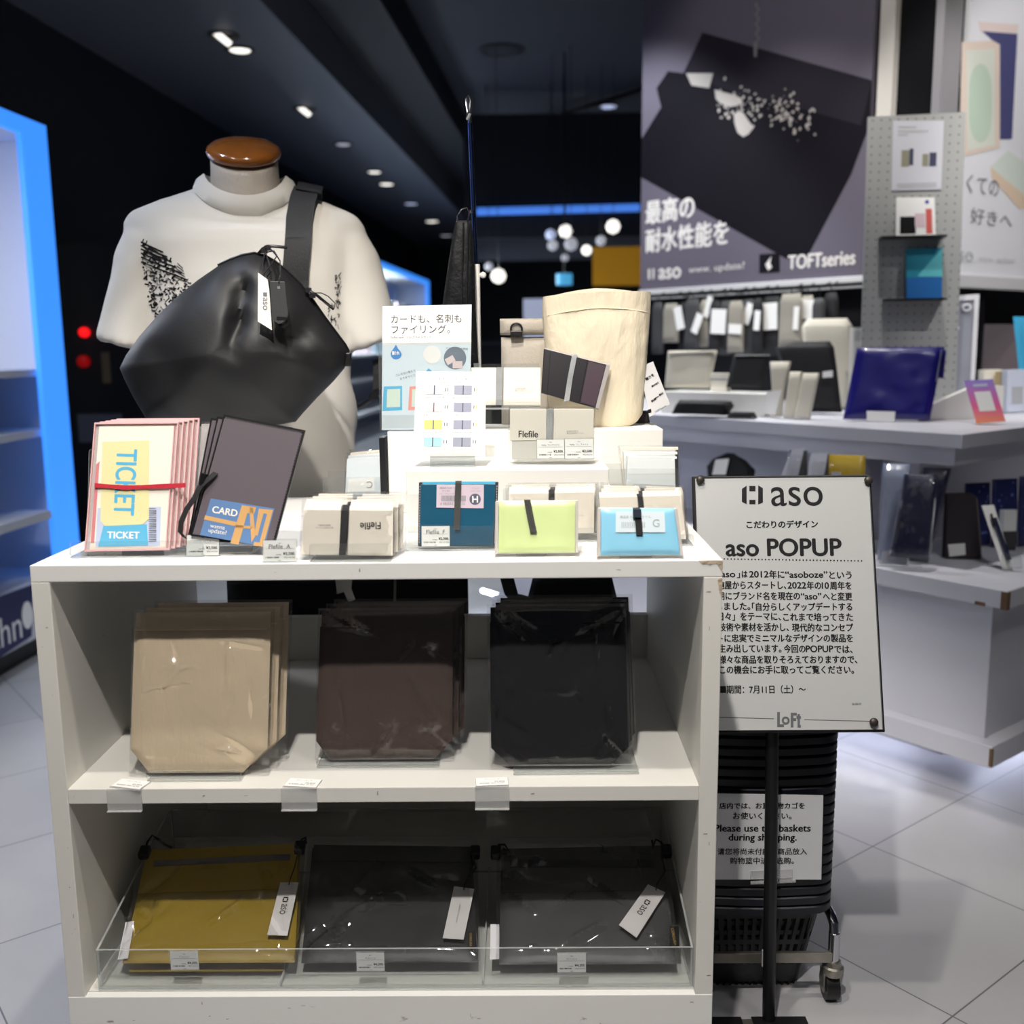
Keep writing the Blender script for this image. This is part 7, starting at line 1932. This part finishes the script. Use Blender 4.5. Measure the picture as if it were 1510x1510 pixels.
m = MB(); m.box(-.06, .16, -.006, -.0005, .66, .80); m.build('grey_panel', mat('dim_panel', (96, 100, 120), .6), t)
m = MB(); m.box(.08, .12, -.006, -.0005, .95, 1.10); m.build('tan_strip', mat('dim_tan', (120, 104, 84), .6), t)

# ================================================================== CENTRE BACKGROUND
HB = mat('cabinet_dark', (18, 20, 30), .6)
p0, p1 = onY(703, 312, 9.0), onY(943, 306, 9.0)
t = thing('light_bar', 'horizontal blue light bar on the dark header far down the aisle', 'light', loc=((p0.x + p1.x) / 2, 9.0, p0.z))
w_ = (p1.x - p0.x) / 2
m = MB(); m.tube([(-w_, 0, 0), (w_, 0, p1.z - p0.z)], .032, 12); m.build('tube', mat('blue_light_bar', (60, 120, 220), .5, emit=((74, 128, 226), .85)), t, smooth=True)
m = MB(); m.box(-w_ - .1, w_ + 1.2, .04, .10, -.22, .80); m.build('header', HB, t)
m = MB(); m.box(-w_ - .06, -w_ + .0, .04, .10, -p0.z + .0005, -.2205); m.box(w_ + 1.1, w_ + 1.2, .04, .10, -p0.z + .0005, -.2205); m.build('upright', HB, t)
p = onY(908, 388, 10.5)
t = thing('hanging_banner', 'blurred, faintly glowing mustard yellow banner far behind the cream pouch', 'banner', loc=p)
m = MB(); w_ = .23; m.box(-w_, w_ + .3, 0, .02, -.22, .16); m.build('cloth', mat('mustard_banner_glow', (180, 128, 16), .7, emit=((150, 104, 14), .35)), t)  # banner brightness put in as the cloth's own glow, no lamp on it
m = MB(); m.tube([(-.2, .01, .16), (-.2, .01, 3.2 - p.z)], .004, 6); m.tube([(.4, .01, .16), (.4, .01, 3.2 - p.z)], .004, 6); m.build('wire', BLACK, t)
# distant shelf with white goods
p = onY(790, 456, 7.5)
t = thing('gondola_shelf', 'dark low shelf unit far down the aisle', 'shelf', loc=(p.x, 7.55, 0))
m = MB(); m.box(-.5, 1.3, 0, .5, .0005, 1.12); m.build('body', HB, t)
m = MB(); m.box(-.5, 1.3, -.02, .5, 1.121, 1.14); m.build('top', mat('dim_shelf_top', (60, 64, 80), .6), t)
m = MB(); a, c = onY(772, 470, 7.7), onY(806, 441, 7.7); m.box(0, c.x - a.x, 0, .12, 0, c.z - 1.1405); o = m.build('white_display', mat('far_white_display', (214, 220, 236), .5, emit=((190, 200, 230), .5))); o.location = (a.x, 7.62, 1.1408); tag(o, 'backlit white display box far behind the black ring pouch', 'display')
p = onY(832, 412, 7.8); m = MB(); m.lathe([(.001, -.04), (.06, -.04), (.06, .04), (.001, .04)], 16); o = m.build('round_sign', mat('cyan_sign', (80, 170, 220), .5, emit=((80, 170, 220), .8)), None, smooth=True); o.location = p; tag(o, 'small glowing cyan round sign just above the cream pouch', 'sign')
m = MB(); m.tube([(0, 0, .04), (0, 0, 3.2 - p.z)], .004, 6); m.build('hanging_wire', BLACK, o)

# ------------------------------------------------------------------ lights in the ceiling
LAMP = mat('lamp_glow', (255, 250, 240), .5, emit=((255, 250, 240), 1.6)); LAMPD = mat('dim_lamp_glow', (200, 200, 205), .5, emit=((200, 202, 214), .55)); BLUEL = mat('bluish_lamp_glow', (200, 210, 240), .5, emit=((190, 200, 236), .8))
HOUS = mat('lamp_housing', (30, 30, 34), .5); REFL = mat('lamp_reflector', (190, 190, 190), .3, metal=.8)
names = ['first', 'second', 'third', 'fourth', 'fifth', 'sixth', 'seventh', 'eighth']
dl = [(354, 73, LAMP, 'round lit downlight nearest the camera in the dark soffit'), (330, 52, LAMP, 'tilted downlight beside the nearest round one in the soffit'), (450, 160, LAMP, 'downlight in the soffit right of the mannequin neck cap'), (506, 212, LAMPD, 'dimmer flat downlight in the soffit above the shoulder strap'), (552, 253, LAMP, 'left one of the small downlight pair further along the soffit'), (570, 271, LAMP, 'right one of the small downlight pair further along the soffit'), (606, 300, BLUEL, 'bluish downlight in the soffit beyond the pair'), (637, 326, LAMP, 'small far downlight left of the hanging black bag'), (658, 347, LAMPD, 'faint far downlight close to the hanging black bag')]
for k, (px, py, mm, lab) in enumerate(dl):
    p = onZ(px, py, 2.699)
    t = thing('ceiling_downlight', lab, 'ceiling light', loc=(p.x, p.y, 2.6985))
    r = .052 if k < 5 else .055 + .006 * (k - 4)
    m = MB(); m.lathe([(r * 1.55, 0), (r * 1.55, -.006), (r * 1.2, -.008), (r * 1.15, 0)], 24); m.build('trim_ring', HOUS, t, smooth=True)
    m = MB()
    if k in (1, 2):
        R_ = Matrix.Rotation(rad(38), 4, 'Y'); m.loft([[R_ @ Vector((rr * cos(2 * PI * j / 20), rr * sin(2 * PI * j / 20), z)) for j in range(20)] for rr, z in ((.001, -.03), (r * .9, -.03), (r, -.002), (.001, -.001))])
    else: m.lathe([(.001, -.008), (r, -.007), (r * 1.1, -.0005), (.001, -.0004)], 20)
    m.build('lamp', mm, t, smooth=True)
for px, py, mm, r, lab in ((897, 157, BLUEL, .075, 'oval bluish ceiling lamp left of the dark poster'), (887, 283, LAMP, .06, 'small lamp above the blue light bar'), (740, 75, mat('faint_lamp', (40, 40, 52), .5), .13, 'unlit round ceiling speaker above the hook pole'), (740, 196, LAMPD, .05, 'faint track lamp right of the hook pole')):
    p = onZ(px, py, 3.19)
    t = thing('ceiling_lamp', lab, 'ceiling light', loc=(p.x, p.y, 3.1995))
    m = MB(); m.lathe([(r * 1.25, -.0005), (r * 1.25, -.012), (r * 1.05, -.014), (r, -.0005)], 24); m.build('trim_ring', HOUS, t, smooth=True)
    m = MB(); m.lathe([(.001, -.016), (r * .95, -.014), (r * .95, -.001), (.001, -.0008)], 24); m.build('lamp', mm, t, smooth=True)
# track with spot heads
pa, pb_ = onZ(745, 196, 3.12), onZ(990, 118, 3.12)
t = thing('lighting_track', 'black lighting track with spot heads below the ceiling', 'track light', loc=(0, 0, 0))
m = MB(); m.tube([pa, pb_], .022, 6); m.tube([pa, pa + Vector((0, 0, .079))], .01, 6); m.tube([pb_, pb_ + Vector((0, 0, .079))], .01, 6); m.build('track', BLACK, t)
for px, py in ((802, 180), (735, 190)):
    p = pa + (pb_ - pa) * ((px - 745) / 245.0)
    m = MB(); m.tube([p + Vector((0, 0, -.02)), p + Vector((0, 0, -.10))], .012, 8); m.tube([p + Vector((-.03, 0, -.10)), p + Vector((.04, -.06, -.17))], .045, 14); h = m.build('spot_head', BLACK, t, smooth=40)
    m = MB(); q_ = p + Vector((.041, -.0608, -.1708)); d = Vector((.07, -.06, -.07)).normalized(); m.tube([q_, q_ + d * .012], .040, 14); m.build('lamp', LAMPD, h, smooth=40)
# points of light down the aisle, put in as glowing globes on added cords
for px, py, mm, r, lab in ((735, 407, LAMP, .055, 'bright round globe right of the white pole tube'), (834, 341, LAMP, .05, 'upper glowing globe in the far cluster'), (904, 334, LAMP, .055, 'glowing globe close to the dark poster edge'), (865, 369, LAMP, .042, 'glowing globe beside the yellow banner'), (812, 346, BLUEL, .045, 'bluish glowing globe at the left of the far cluster'), (842, 360, LAMPD, .05, 'dim globe in the middle of the far cluster'), (815, 362, LAMPD, .04, 'dim globe under the bluish one'), (886, 355, LAMPD, .04, 'dim globe right of the far cluster'), (833, 380, LAMPD, .03, 'lowest dim globe of the far cluster'), (721, 393, LAMPD, .035, 'faint globe above the bright one near the pole')):
    p = onY(px, py, 7.6 + .27 * (len([o for o in bpy.data.objects if o.name.startswith('light_globe')]) % 5))
    t = thing('light_globe', lab, 'pendant lamp', loc=p)
    m = MB(); m.lathe([(.0005, -r), (r * .7, -r * .7), (r, 0), (r * .7, r * .7), (.0005, r)], 16); m.build('globe', mm, t, smooth=True)
    m = MB(); m.tube([(0, 0, r), (0, 0, 3.2 - p.z - .0006)], .003, 6); m.build('cord', BLACK, t)
